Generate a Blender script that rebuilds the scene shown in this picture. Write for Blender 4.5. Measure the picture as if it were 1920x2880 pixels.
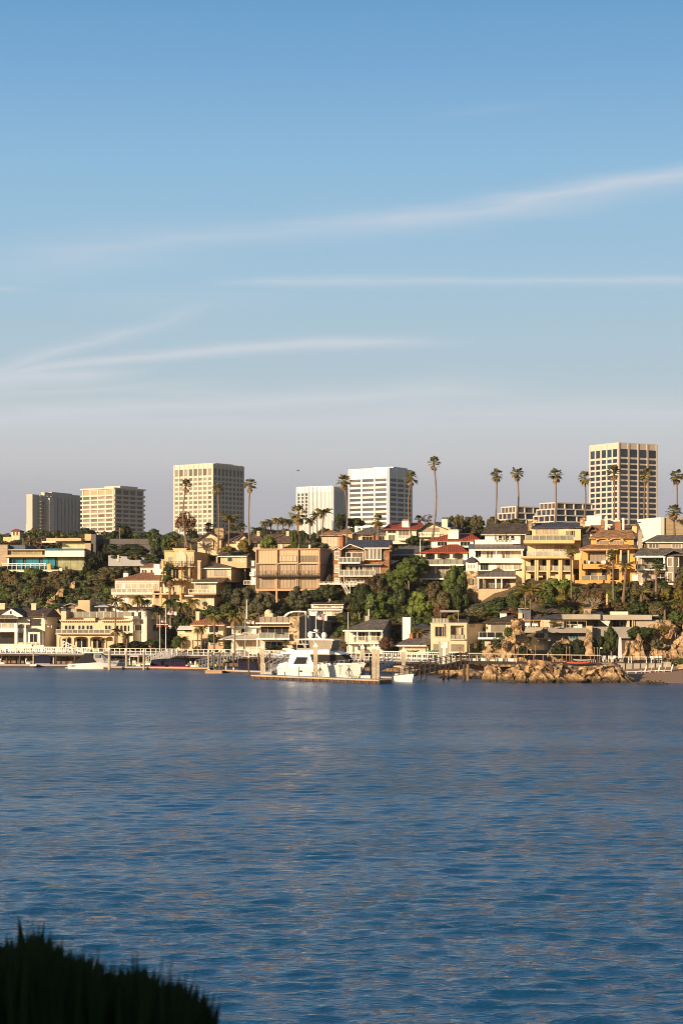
import bpy, math, random
import numpy as np
from mathutils import Vector, Matrix
for o in list(bpy.data.objects): bpy.data.objects.remove(o)
R = math.radians
S = bpy.context.scene
COL = S.collection
# ---------------------------------------------------------------- camera
F, YH, CX, H0 = 5600.0, 1700.0, 960.0, 11.52      # focal length in photo pixels, horizon row, centre column, eye height
cam_d = bpy.data.cameras.new('camera'); cam = bpy.data.objects.new('camera', cam_d); COL.objects.link(cam)
cam.location = (0, 0, H0); cam.rotation_euler = (R(90), 0, 0)
cam_d.sensor_fit = 'VERTICAL'; cam_d.sensor_height = 36; cam_d.sensor_width = 24
cam_d.lens = 70; cam_d.shift_y = 260 / 2880
cam_d.clip_start = 0.2; cam_d.clip_end = 20000
cam_d.dof.use_dof = True; cam_d.dof.focus_distance = 340; cam_d.dof.aperture_fstop = 5
S.camera = cam
# ---------------------------------------------------------------- sun and sky
SUN_EL, SUN_AZ = R(13.5), R(41)       # azimuth measured from straight behind the camera towards the left
sd = Vector((-math.sin(SUN_AZ) * math.cos(SUN_EL), -math.cos(SUN_AZ) * math.cos(SUN_EL), math.sin(SUN_EL)))
sun_d = bpy.data.lights.new('sun', 'SUN'); sun = bpy.data.objects.new('sun', sun_d); COL.objects.link(sun)
sun_d.energy = 5.0; sun_d.angle = R(0.5); sun_d.color = (1.0, 0.75, 0.48)
sun.rotation_euler = sd.to_track_quat('Z', 'Y').to_euler(); sun.location = (-60, -60, 60)
world = bpy.data.worlds.new("World"); S.world = world; world.use_nodes = True
wt = world.node_tree; wt.nodes.clear(); WN = wt.nodes.new; WL = wt.links.new
def wmath(op, a, b=None, clamp=False):
    n = WN('ShaderNodeMath'); n.operation = op; n.use_clamp = clamp
    for i, x in enumerate((a, b)):
        if x is None: continue
        if isinstance(x, (int, float)): n.inputs[i].default_value = x
        else: WL(x, n.inputs[i])
    return n.outputs[0]
def srgb(h):
    h = h.lstrip('#'); c = [int(h[i:i+2], 16) / 255 for i in (0, 2, 4)]
    return tuple(x / 12.92 if x <= .04045 else ((x + .055) / 1.055) ** 2.4 for x in c)
sky = WN('ShaderNodeTexSky'); sky.sky_type = 'NISHITA'; sky.sun_disc = False
sky.sun_elevation = SUN_EL; sky.sun_rotation = math.atan2(sd.x, sd.y); sky.air_density = 1.0; sky.dust_density = 1.0; sky.ozone_density = 1.5
bg1 = WN('ShaderNodeBackground'); bg1.inputs[1].default_value = 0.050; WL(sky.outputs[0], bg1.inputs[0])
tc = WN('ShaderNodeTexCoord'); sep = WN('ShaderNodeSeparateXYZ'); WL(tc.outputs['Generated'], sep.inputs[0])
X, Y, Z = sep.outputs
ramp = WN('ShaderNodeValToRGB'); cr = ramp.color_ramp
el = wmath('MULTIPLY', Z, 2.2, True)          # direction height 0 .. 0.45
WL(el, ramp.inputs[0])
stops = [(0.0, '#abacb4'), (0.085, '#b0afb6'), (0.125, '#b7b7bd'), (0.16, '#c6c6ca'), (0.19, '#c5cbcf'), (0.25, '#b4c8d3'), (0.36, '#a2c4db'), (0.47, '#90bcdc'), (0.57, '#79abd6'), (0.66, '#659ecb'), (0.76, '#5b93cf'), (1.0, '#4c89cf')]
while len(cr.elements) < len(stops): cr.elements.new(0.5)
for e, (p, c) in zip(cr.elements, stops): e.position = p; e.color = (*srgb(c), 1)
# thin cirrus streaks laid along slightly tilted lines of the sky
def streak(z0, slope, curve, width, x0, x1, soft, amp, seed):
    xn = wmath('DIVIDE', X, wmath('MAXIMUM', Y, 0.05))
    nz = WN('ShaderNodeTexNoise'); nz.noise_dimensions = '3D'; nz.inputs['Scale'].default_value = 6; nz.inputs['Detail'].default_value = 5
    mp = WN('ShaderNodeMapping'); mp.inputs['Location'].default_value = (seed, seed * .7, 0); mp.inputs['Scale'].default_value = (1.2, .5, 9)
    WL(tc.outputs['Generated'], mp.inputs[0]); WL(mp.outputs[0], nz.inputs['Vector'])
    zn = wmath('DIVIDE', Z, wmath('MAXIMUM', Y, 0.05))
    line = wmath('ADD', wmath('ADD', z0, wmath('MULTIPLY', xn, slope)), wmath('MULTIPLY', wmath('MULTIPLY', xn, xn), curve))
    d = wmath('ABSOLUTE', wmath('SUBTRACT', zn, wmath('ADD', line, wmath('MULTIPLY', wmath('SUBTRACT', nz.outputs[0], .5), width * 1.6))))
    a = wmath('SUBTRACT', 1, wmath('DIVIDE', d, width), True)
    a = wmath('MULTIPLY', a, a)
    l = wmath('DIVIDE', wmath('SUBTRACT', xn, x0), soft, True)
    r = wmath('DIVIDE', wmath('SUBTRACT', x1, xn), soft, True)
    n2 = wmath('ADD', .6, wmath('MULTIPLY', nz.outputs[0], 1.6))
    return wmath('MULTIPLY', wmath('MULTIPLY', a, wmath('MULTIPLY', l, r)), wmath('MULTIPLY', n2, amp), True)
def px_s(x, y): return (x - CX) / F, (YH - y) / F
def line2(xa, ya, xb, yb):
    (a, b), (c, d) = px_s(xa, ya), px_s(xb, yb); s = (d - b) / (c - a); return b - s * a, s
cl = None
for (xa, ya, xb, yb, w, x0, x1, soft, amp, cv) in [
    (1000, 628, 1920, 545, .013, 560, 3200, .10, .62, .25), (200, 700, 1300, 610, .020, -200, 1500, .08, .36, -.2),
    (600, 793, 1920, 793, .0060, 540, 3500, .04, .46, 0), (0, 962, 560, 856, .0085, -1500, 680, .06, .60, -.5),
    (150, 1003, 1300, 955, .0058, -300, 1360, .07, .85, -.25), (0, 1080, 340, 1045, .013, -1500, 460, .04, .75, 0),
    (0, 1172, 1400, 1120, .016, -900, 1700, .12, .62, 0), (900, 1150, 1920, 1152, .015, 500, 3000, .12, .55, 0), (0, 1190, 1920, 1175, .02, -900, 3000, .2, .4, 0),
    (0, 812, 130, 820, .004, -900, 130, .02, .35, 0), (300, 1090, 1000, 1120, .010, 200, 1250, .05, .34, 0), (0, 1100, 600, 1075, .007, -900, 700, .06, .45, 0), (200, 840, 700, 835, .012, 100, 900, .05, .16, 0),
    (1250, 320, 1500, 290, .006, 1150, 1600, .03, .10, 0)]:
    z0, s = line2(xa, ya, xb, yb)
    o = streak(z0, s, cv, w, px_s(x0, 0)[0], px_s(x1, 0)[0], soft, amp, xa * .013 + yb * .007)
    cl = o if cl is None else wmath('MAXIMUM', cl, o)
front = wmath('MULTIPLY', wmath('SUBTRACT', Y, 0.25), 2.2, True)     # the clear half of the sky opposite the sun
mixc = WN('ShaderNodeMix'); mixc.data_type = 'RGBA'; mixc.inputs[7].default_value = (*srgb('#d6dae2'), 1)
WL(wmath('MULTIPLY', cl, .62), mixc.inputs[0]); WL(ramp.outputs[0], mixc.inputs[6])
bg2 = WN('ShaderNodeBackground'); WL(mixc.outputs[2], bg2.inputs[0]); bg2.inputs[1].default_value = 2 ** -0.5
mx = WN('ShaderNodeMixShader'); WL(wmath('MULTIPLY', front, 0.97), mx.inputs[0]); WL(bg1.outputs[0], mx.inputs[1]); WL(bg2.outputs[0], mx.inputs[2])
wo = WN('ShaderNodeOutputWorld'); WL(mx.outputs[0], wo.inputs[0])
S.cycles.filter_width = 1.0
S.view_settings.view_transform = 'Standard'; S.view_settings.look = 'None'; S.view_settings.exposure = 0.5; S.view_settings.gamma = 1.0

# ---------------------------------------------------------------- materials
def new_mat(name):
    m = bpy.data.materials.new(name); m.use_nodes = True
    nt = m.node_tree; b = nt.nodes['Principled BSDF']; return m, nt, b
def M(name, rgb, rough=.75, var=.14, scale=.8, kind=None, metal=0, spec=.3, second=None, k=1.0):
    m, nt, b = new_mat(name); N = nt.nodes.new; L = nt.links.new
    if isinstance(rgb, str): rgb = srgb(rgb)
    tc = N('ShaderNodeTexCoord')
    nz = N('ShaderNodeTexNoise'); nz.inputs['Scale'].default_value = scale; nz.inputs['Detail'].default_value = 6
    L(tc.outputs['Object'], nz.inputs['Vector'])
    mp = N('ShaderNodeMapRange'); mp.inputs[1].default_value = .3; mp.inputs[2].default_value = .7
    mp.inputs[3].default_value = 1 - var; mp.inputs[4].default_value = 1 + var * .6; L(nz.outputs[0], mp.inputs[0])
    col = None
    if kind in ('tile', 'seam', 'siding', 'board', 'vfin'):
        wv = N('ShaderNodeTexWave'); wv.wave_type = 'BANDS'; wv.bands_direction = 'Z' if kind == 'siding' else 'X'
        wv.inputs['Scale'].default_value = {'tile': .8, 'seam': .35, 'siding': .9, 'board': .5, 'vfin': .25}[kind] * k
        wv.inputs['Distortion'].default_value = .4 if kind == 'tile' else 0; wv.inputs['Detail'].default_value = 2; L(tc.outputs['Object'], wv.inputs['Vector'])
        mr = N('ShaderNodeMapRange'); mr.inputs[3].default_value = {'tile': .6, 'seam': .75, 'siding': .85, 'board': .85, 'vfin': .8}[kind]; mr.inputs[4].default_value = 1.08; L(wv.outputs[1], mr.inputs[0])
        mm = N('ShaderNodeMath'); mm.operation = 'MULTIPLY'; L(mp.outputs[0], mm.inputs[0]); L(mr.outputs[0], mm.inputs[1]); fac = mm.outputs[0]
        if kind == 'tile':
            bp = N('ShaderNodeBump'); bp.inputs['Strength'].default_value = .6; bp.inputs['Distance'].default_value = .12; L(wv.outputs[1], bp.inputs['Height']); L(bp.outputs[0], b.inputs['Normal'])
    elif kind in ('stone', 'shingle', 'brick'):
        vo = N('ShaderNodeTexVoronoi'); vo.inputs['Scale'].default_value = {'stone': 1.5, 'shingle': 2.2, 'brick': 2.5}[kind] * k
        mpg = N('ShaderNodeMapping'); mpg.inputs['Scale'].default_value = {'stone': (1, 1, 1.4), 'shingle': (1, 1, 2), 'brick': (1, 1, 2.5)}[kind]
        L(tc.outputs['Object'], mpg.inputs[0]); L(mpg.outputs[0], vo.inputs['Vector'])
        sx = N('ShaderNodeSeparateXYZ'); L(vo.outputs['Color'], sx.inputs[0])
        mr = N('ShaderNodeMapRange'); lo, hi = {'stone': (.35, 1.5), 'shingle': (.55, 1.35), 'brick': (.6, 1.3)}[kind]; mr.inputs[3].default_value = lo; mr.inputs[4].default_value = hi; L(sx.outputs[0], mr.inputs[0])
        mm = N('ShaderNodeMath'); mm.operation = 'MULTIPLY'; L(mp.outputs[0], mm.inputs[0]); L(mr.outputs[0], mm.inputs[1]); fac = mm.outputs[0]
    else: fac = mp.outputs[0]
    if 'glass' in name or 'blind' in name or 'curtain' in name:      # every window a little different
        oi = N('ShaderNodeObjectInfo'); ro = N('ShaderNodeMapRange'); ro.inputs[3].default_value = .55; ro.inputs[4].default_value = 1.5; L(oi.outputs['Random'], ro.inputs[0])
        rm = N('ShaderNodeMath'); rm.operation = 'MULTIPLY'; L(fac, rm.inputs[0]); L(ro.outputs[0], rm.inputs[1]); fac = rm.outputs[0]
    vm = N('ShaderNodeVectorMath'); vm.operation = 'SCALE'; vm.inputs[0].default_value = rgb; L(fac, vm.inputs['Scale'])
    out = vm.outputs[0]
    if second is not None:
        if isinstance(second, str): second = srgb(second)
        n2 = N('ShaderNodeTexNoise'); n2.inputs['Scale'].default_value = scale * 1.7; n2.inputs['Detail'].default_value = 4; L(tc.outputs['Object'], n2.inputs['Vector'])
        r2 = N('ShaderNodeMapRange'); r2.inputs[1].default_value = .45; r2.inputs[2].default_value = .6; L(n2.outputs[0], r2.inputs[0])
        mc = N('ShaderNodeMix'); mc.data_type = 'RGBA'; L(r2.outputs[0], mc.inputs[0]); L(out, mc.inputs[6]); mc.inputs[7].default_value = (*second, 1); out = mc.outputs[2]
    L(out, b.inputs['Base Color'])
    b.inputs['Roughness'].default_value = rough; b.inputs['Metallic'].default_value = metal; b.inputs['Specular IOR Level'].default_value = spec
    return m
def leafmat(name, rgb, var=.35, second=None, trans=.15):
    m, nt, b = new_mat(name); N = nt.nodes.new; L = nt.links.new
    oi = N('ShaderNodeObjectInfo'); ge = N('ShaderNodeNewGeometry'); tc = N('ShaderNodeTexCoord')
    nz = N('ShaderNodeTexNoise'); nz.inputs['Scale'].default_value = 2.2; nz.inputs['Detail'].default_value = 3; L(tc.outputs['Object'], nz.inputs['Vector'])
    a = N('ShaderNodeMath'); a.operation = 'ADD'; L(nz.outputs[0], a.inputs[0]); L(ge.outputs['Random Per Island'], a.inputs[1])
    a2 = N('ShaderNodeMath'); a2.operation = 'ADD'; L(a.outputs[0], a2.inputs[0]); L(oi.outputs['Random'], a2.inputs[1])
    mr = N('ShaderNodeMapRange'); mr.inputs[1].default_value = .6; mr.inputs[2].default_value = 2.0; L(a2.outputs[0], mr.inputs[0])
    r = N('ShaderNodeValToRGB'); c0 = tuple(x * (1 - var) for x in rgb); c1 = tuple(x * (1 + var) for x in rgb)
    if second: c1 = second
    r.color_ramp.elements[0].color = (*c0, 1); r.color_ramp.elements[1].color = (*c1, 1); L(mr.outputs[0], r.inputs[0])
    L(r.outputs[0], b.inputs['Base Color']); b.inputs['Roughness'].default_value = .6; b.inputs['Specular IOR Level'].default_value = .25
    return m
def glassmat(name, rgb, rough=.12, spec=.35, var=.35, scale=.6):
    m = M(name, rgb, rough, var, scale, spec=spec); return m

C = {}
C['white'] = M('white_paint', (.80, .78, .72), .55, .06)
C['offwhite'] = M('off_white_stucco', (.70, .64, .52), .8, .10)
C['cream'] = M('cream_stucco', (.68, .54, .37), .85, .12, 1.2)
C['yellow'] = M('yellow_stucco', (.66, .47, .25), .85, .12, 1.2)
C['orange'] = M('orange_stucco', (.62, .36, .12), .85, .18, 1.2)
C['lemon'] = M('pale_yellow_stucco', (.68, .54, .31), .85, .10, 1.2)
C['beige'] = M('beige_panel', (.56, .41, .27), .8, .08, .6, 'board')
C['beigetrim'] = M('beige_trim', (.50, .33, .20), .8, .10)
C['tan'] = M('tan_stucco', (.55, .42, .27), .85, .12)
C['taupe'] = M('taupe_siding', (.42, .34, .27), .8, .08, 1, 'siding')
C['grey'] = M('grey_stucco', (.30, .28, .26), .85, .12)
C['greywall'] = M('grey_concrete', (.40, .36, .30), .85, .15, .7)
C['board'] = M('board_formed_concrete', (.42, .33, .24), .85, .15, .7, 'siding')
C['darkgrey'] = M('dark_grey_wall', (.12, .11, .11), .8, .15)
C['bluewall'] = M('slate_blue_siding', (.10, .13, .20), .8, .1, 1, 'siding')
C['shingle'] = M('brown_shingle', (.30, .15, .075), .9, .2, 1.5, 'shingle')
C['stone'] = M('pale_fieldstone', (.46, .34, .21), .9, .15, 2, 'stone')
C['stoned'] = M('brown_ledgestone', (.34, .25, .16), .9, .15, 2, 'stone', k=1.5)
C['brick'] = M('red_brick', (.36, .15, .08), .9, .15, 2, 'brick')
C['redtile'] = M('red_clay_tile', (.40, .085, .035), .75, .25, 1.5, 'tile')
C['browntile'] = M('brown_clay_tile', (.36, .17, .09), .8, .3, 1.5, 'tile')
C['terratile'] = M('terracotta_tile', (.45, .20, .10), .8, .3, 1.5, 'tile')
C['slate'] = M('slate_roofing', (.075, .075, .085), .7, .25, 1.5, 'shingle')
C['darkshingle'] = M('dark_wood_shingle', (.085, .065, .05), .85, .3, 1.5, 'shingle')
C['brownroof'] = M('brown_composition_roof', (.15, .10, .075), .9, .2, 1.2, 'shingle')
C['greyroof'] = M('grey_composition_roof', (.15, .13, .115), .9, .15, 1.2, 'shingle')
C['shake'] = M('weathered_shake_roof', (.36, .20, .10), .9, .3, 2, 'shingle', k=.8)
C['seam'] = M('standing_seam_metal', (.20, .17, .145), .5, .08, 1, 'seam', metal=.2)
C['awning'] = M('white_canvas', (.66, .60, .52), .8, .1)
C['glass'] = glassmat('dark_window_glass', (.025, .026, .03))
C['glassb'] = glassmat('blue_black_window_glass', (.03, .035, .05), .1)
C['blind'] = M('window_with_blinds', (.23, .185, .145), .4, .15, .8, spec=.3)
C['blindb'] = M('window_with_tan_blinds', (.38, .285, .20), .45, .12, .8, 'board', spec=.3)
C['blindl'] = M('window_with_pale_curtains', (.50, .43, .33), .5, .2, 1.2, 'board', spec=.3)
C['tealg'] = glassmat('teal_reflecting_glass', (.03, .22, .30), .15)
C['greeng'] = glassmat('pale_green_glass', (.36, .36, .22), .2)
C['railg'] = glassmat('balcony_glass', (.31, .30, .25), .15, .4)
C['black'] = M('black_metal', (.02, .02, .02), .5, .1)
C['iron'] = M('dark_bronze_metal', (.06, .045, .035), .5, .1)
C['wood'] = M('weathered_wood', (.28, .17, .09), .85, .3, 2)
C['darkwood'] = M('dark_dock_timber', (.075, .055, .045), .85, .3, 2)
C['pile'] = M('concrete_pile', (.50, .43, .32), .85, .15, 1.2, second=(.38, .32, .24))
C['woodpile'] = M('creosoted_timber_pile', (.14, .08, .05), .9, .35, 2)
C['lightwood'] = M('pale_wood', (.55, .36, .17), .8, .2, 2)
C['navy'] = M('navy_canvas', (.012, .013, .035), .85, .2, 2)
C['blackcanvas'] = M('black_canvas', (.018, .018, .02), .85, .2, 2)
C['gel'] = M('white_gelcoat', (.82, .80, .76), .25, .04, .5, spec=.5)
C['gel2'] = M('cream_gelcoat', (.80, .77, .72), .3, .05, .5, spec=.5)
C['alu'] = M('aluminium_rail', (.55, .54, .53), .4, .05, metal=.5)
C['greypaint'] = M('grey_marine_paint', (.36, .37, .39), .6, .1)
C['red'] = M('red_plastic', (.42, .03, .035), .5, .1)
C['redorange'] = M('orange_plastic', (.60, .10, .03), .5, .1)
C['flagred'] = M('flag_red', (.45, .03, .04), .8, .1)
C['flagblue'] = M('flag_blue', (.02, .03, .12), .8, .1)
C['yellowp'] = M('yellow_plastic', (.70, .42, .03), .6, .1)
C['lime'] = M('lime_plastic', (.50, .62, .05), .6, .1)
C['green'] = M('teal_green_plastic', (.03, .30, .20), .5, .2)
C['bark'] = M('grey_bark', (.20, .15, .11), .95, .25, 2)
C['palmbark'] = M('palm_bark', (.20, .14, .10), .95, .25, 2, 'siding', k=2)
C['paperbark'] = M('pale_bark', (.42, .32, .24), .95, .2, 2)
C['rock'] = None
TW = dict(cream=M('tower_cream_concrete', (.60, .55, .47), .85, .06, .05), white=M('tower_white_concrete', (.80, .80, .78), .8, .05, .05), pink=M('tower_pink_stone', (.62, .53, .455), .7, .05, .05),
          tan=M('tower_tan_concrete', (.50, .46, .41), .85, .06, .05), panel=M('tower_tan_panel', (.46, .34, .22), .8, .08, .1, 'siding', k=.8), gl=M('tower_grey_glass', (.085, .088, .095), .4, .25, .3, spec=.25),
          gld=M('tower_dark_glass', (.025, .035, .06), .2, .3, .3, spec=.35), gl_lit=M('tower_curtained_glass', (.20, .175, .15), .4, .3, .4, spec=.25), wpan=M('tower_pale_panel', (.50, .50, .48), .7, .1, .2))  # grey glass and its paler sunlit-face copy hold haze and sunlight in colour

# ---------------------------------------------------------------- objects
def mesh(name, geos, mat, smooth=False):
    vs, fs, n = [], [], 0
    for v, f in geos:
        vs += [tuple(p) for p in v]; fs += [tuple(i + n for i in q) for q in f]; n += len(v)
    me = bpy.data.meshes.new(name); me.from_pydata(vs, [], fs); me.materials.append(mat); me.update()
    if smooth: me.polygons.foreach_set('use_smooth', [True] * len(me.polygons))
    return me
def link(name, data, parent=None, loc=None, rz=None, sc=None):
    o = bpy.data.objects.new(name, data); COL.objects.link(o)
    if parent is not None: o.parent = parent
    if loc is not None: o.location = loc
    if rz is not None: o.rotation_euler = (0, 0, rz)
    if sc is not None: o.scale = sc if hasattr(sc, '__len__') else (sc,) * 3
    return o
def tag(o, label=None, cat=None, group=None, kind=None):
    if label: o['label'] = label
    if cat: o['category'] = cat
    if group: o['group'] = group
    if kind: o['kind'] = kind
    return o
def copy_tree(o, parent=None):
    c = o.copy(); COL.objects.link(c); c.parent = parent
    for ch in list(o.children): copy_tree(ch, c)
    return c
def W(px, py, D): return Vector(((px - CX) * D / F, D, H0 - (py - YH) * D / F))
BF = [(0, 3, 2, 1), (4, 5, 6, 7), (0, 1, 5, 4), (1, 2, 6, 5), (2, 3, 7, 6), (3, 0, 4, 7)]
def gbox(x0, y0, z0, x1, y1, z1): return ([(x0, y0, z0), (x1, y0, z0), (x1, y1, z0), (x0, y1, z0), (x0, y0, z1), (x1, y0, z1), (x1, y1, z1), (x0, y1, z1)], BF)
def gcyl(p, q, r0, r1=None, n=8, cap=True):
    p, q = Vector(p), Vector(q); r1 = r0 if r1 is None else r1; d = (q - p).normalized()
    a = d.orthogonal().normalized(); b = d.cross(a); v = []
    for c, r in ((p, r0), (q, r1)):
        for i in range(n):
            t = 2 * math.pi * i / n; v.append(c + a * math.cos(t) * r + b * math.sin(t) * r)
    f = [(i, (i + 1) % n, n + (i + 1) % n, n + i) for i in range(n)]
    if cap: f += [tuple(range(n))[::-1], tuple(range(n, 2 * n))]
    return v, f
def gtube(pts, rs, n=6):
    v, f = [], []; pts = [Vector(p) for p in pts]
    if not hasattr(rs, '__len__'): rs = [rs] * len(pts)
    for k, p in enumerate(pts):
        d = (pts[min(k + 1, len(pts) - 1)] - pts[max(k - 1, 0)]).normalized(); a = Vector((0, 1, 0)).cross(d) if abs(d.y) < .9 else Vector((1, 0, 0)).cross(d); a.normalize(); b = d.cross(a)
        for i in range(n):
            t = 2 * math.pi * i / n; v.append(p + a * math.cos(t) * rs[k] + b * math.sin(t) * rs[k])
    for k in range(len(pts) - 1):
        for i in range(n): f.append((k * n + i, k * n + (i + 1) % n, (k + 1) * n + (i + 1) % n, (k + 1) * n + i))
    f += [tuple(range(n))[::-1], tuple(range((len(pts) - 1) * n, len(pts) * n))]
    return v, f
def gloft(secs, cap=True):
    n = len(secs[0]); v = [p for s in secs for p in s]; f = []
    for k in range(len(secs) - 1):
        for i in range(n): f.append((k * n + i, k * n + (i + 1) % n, (k + 1) * n + (i + 1) % n, (k + 1) * n + i))
    if cap: f += [tuple(range(n))[::-1], tuple(range((len(secs) - 1) * n, len(secs) * n))]
    return v, f
def gsphere(c, r, nu=10, nv=7, sz=1.0):
    v, f = [], []
    for j in range(nv + 1):
        ph = math.pi * j / nv
        for i in range(nu):
            t = 2 * math.pi * i / nu; v.append((c[0] + r * math.sin(ph) * math.cos(t), c[1] + r * math.sin(ph) * math.sin(t), c[2] + r * sz * math.cos(ph)))
    for j in range(nv):
        for i in range(nu): f.append((j * nu + i, (j + 1) * nu + i, (j + 1) * nu + (i + 1) % nu, j * nu + (i + 1) % nu))
    return v, f

class T:
    """a thing laid out in photo pixels on a front plane at depth D, turned by yaw (front normal leans left)"""
    def __init__(s, name, label, cat, px, py, D, yaw=0, group=None, kind=None):
        s.D = D; s.th = R(yaw); s.o = W(px, py, D); s.n = Vector((-math.sin(s.th), -math.cos(s.th), 0)); s.u = Vector((math.cos(s.th), -math.sin(s.th), 0))
        s.root = bpy.data.objects.new(name, None); COL.objects.link(s.root); s.root.location = s.o; s.root.rotation_euler = (0, 0, -s.th)
        s.root.empty_display_size = .5
        s.inv = (Matrix.Translation(s.o) @ Matrix.Rotation(-s.th, 4, 'Z')).inverted()
        tag(s.root, label, cat, group, kind); s.rng = random.Random(int(px * 7 + py))
    def z(s, py, v=0): return H0 - (py - YH) * (s.D + v) / F
    def P(s, px, py, v=0):                       # exact: the point on the plane v behind the front that is seen at px
        d = Vector(((px - CX) / F, 1, 0)); c = Vector((0, 0, H0)) - s.o
        t = (-v - c.xy.dot(s.n.xy)) / d.xy.dot(s.n.xy)
        return Vector((d.x * t, t, s.z(py, v)))
    def box(s, x1, y1, x2, y2, v0=0, v1=1.0):
        a, b = s.P(x1, y2, v0), s.P(x2, y2, v0); e = -s.n * (v1 - v0); zt = Vector((0, 0, s.z(y1, v0) - a.z))
        a.z = b.z = s.z(y2, v0)
        q = [a, b, b + e, a + e]
        return (q + [p + zt for p in q], BF)
    def poly(s, pts, faces): return ([s.P(*p) for p in pts], faces)
    def ext(s, pts, v0, v1):                     # outline in pixels, extruded in depth
        n = len(pts); A = [s.P(x, y, v0) for x, y in pts]; e = -s.n * (v1 - v0); B = [p + e for p in A]
        return (A + B, [tuple(range(n)), tuple(range(n, 2 * n))[::-1]] + [(i, n + i, n + (i + 1) % n, (i + 1) % n) for i in range(n)])
    def hip(s, x1, x2, ye, yr, v0, v1, xa=None, xb=None, t=2.5):
        a, b = s.P(x1, ye, v0), s.P(x2, ye, v0); e = -s.n * (v1 - v0); q = [a, b, b + e, a + e]; vm = (v0 + v1) / 2
        zr = s.z(yr, vm)
        ra = s.P(xa, yr, vm) if xa is not None else a + e / 2; rb = s.P(xb, yr, vm) if xb is not None else b + e / 2
        ra, rb = Vector((ra.x, ra.y, zr)), Vector((rb.x, rb.y, zr)); dn = Vector((0, 0, -t * s.D / F))
        v = q + [p + dn for p in q] + [ra, rb]
        return (v, [(0, 1, 9, 8), (1, 2, 9), (2, 3, 8, 9), (3, 0, 8), (4, 7, 6, 5), (0, 4, 5, 1), (1, 5, 6, 2), (2, 6, 7, 3), (3, 7, 4, 0)])
    def gable(s, x1, x2, ye, xp, yr, v0, v1, t=2.5):      # gable end faces the camera
        a, p, b = s.P(x1, ye, v0), s.P(xp, yr, v0), s.P(x2, ye, v0); dn = Vector((0, 0, -t * s.D / F)); e = -s.n * (v1 - v0)
        f = [a, p, b, b + dn, p + dn, a + dn]; v = f + [q + e for q in f]
        return (v, [(0, 5, 4, 1), (1, 4, 3, 2), (6, 7, 10, 11), (7, 8, 9, 10), (0, 1, 7, 6), (1, 2, 8, 7), (5, 11, 10, 4), (4, 10, 9, 3), (0, 6, 11, 5), (2, 3, 9, 8)])
    def shed(s, x1, x2, yf, yb, v0, v1, t=2):
        a, b = s.P(x1, yf, v0), s.P(x2, yf, v0); e = -s.n * (v1 - v0); zb = s.z(yb, v1); dn = Vector((0, 0, -t * s.D / F))
        c, d = b + e, a + e; c.z = d.z = zb; q = [a, b, c, d]
        return (q + [p + dn for p in q], [(0, 1, 2, 3), (7, 6, 5, 4), (0, 4, 5, 1), (1, 5, 6, 2), (2, 6, 7, 3), (3, 7, 4, 0)])
    def put(s, name, mat, *geos, parent=None, label=None, smooth=False, kind=None):
        if isinstance(mat, str): mat = C[mat]
        g = [([s.inv @ Vector(p) for p in v], f) for v, f in geos]
        o = link(name, mesh(name, g, mat, smooth), parent or s.root)
        tag(o, label, kind=kind); return o
    def win(s, x1, y1, x2, y2, nx=2, ny=1, v=0, fm='white', gm='glass', fw=1.3, name='window', mw=None, arch=0):
        px = s.D / F; mw = mw or fw * .6; g = []
        g += [s.box(x1 - fw, y1 - fw, x2 + fw, y1, v - .09, v - .001), s.box(x1 - fw, y2, x2 + fw, y2 + fw, v - .11, v - .001),
              s.box(x1 - fw, y1, x1, y2, v - .09, v - .001), s.box(x2, y1, x2 + fw, y2, v - .09, v - .001)]
        for i in range(1, nx): c = x1 + (x2 - x1) * i / nx; g.append(s.box(c - mw / 2, y1, c + mw / 2, y2, v - .07, v - .001))
        for i in range(1, ny): c = y1 + (y2 - y1) * i / ny; g.append(s.box(x1, c - mw / 2, x2, c + mw / 2, v - .065, v - .001))
        w = s.put(name, fm, *g)
        if arch: pg = s.ext([(x1, y2), (x2, y2), (x2, y1)] + [((x1 + x2) / 2 + (x2 - x1) / 2 * math.cos(t), y1 - arch * math.sin(t)) for t in (.5, 1.0, 1.57, 2.1, 2.6)] + [(x1, y1)], v - .03, v - .001)
        else: pg = s.box(x1, y1, x2, y2, v - .03, v - .001)
        s.put('pane', gm, pg, parent=w); return w
    def wins(s, lst, **k):
        for a in lst: s.win(*a, **k)
    def rail(s, x1, x2, yt, yb, v, mat='white', gl=None, n=6, tw=1.2, bars=0, name='railing', side=0):
        """posts and rails; gl = glass panels; bars = thin balusters; side = metres the railing returns back at both ends"""
        g = [s.box(x1, yt - tw, x2, yt, v, v + .08)]; r = .7
        if not gl: g.append(s.box(x1, yb - tw * 1.4, x2, yb - tw * .4, v + .01, v + .07))
        for i in range(n + 1): c = x1 + r + (x2 - x1 - 2 * r) * i / n; g.append(s.box(c - r, yt, c + r, yb, v - .01, v + .09))
        for i in range(bars): c = x1 + (x2 - x1) * (i + .5) / bars; g.append(s.box(c - .25, yt, c + .25, yb, v + .02, v + .06))
        if side:
            for c in (x1 + r, x2 - r):
                g += [s.box(c - r, yt - tw, c + r, yt, v + .08, v + side)]
                for k in (.5, 1): g.append(s.box(c - r, yt, c + r, yb, v + side * k - .1, v + side * k))
        w = s.put(name, mat, *g)
        if gl:
            pg = [s.box(x1, yt + .4, x2, yb, v + .03, v + .05)]
            if side: pg += [s.box(c - .2, yt + .4, c + .2, yb, v + .08, v + side - .1) for c in (x1 + r, x2 - r)]
            s.put('glass_panel', gl, *pg, parent=w)
        return w
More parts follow.
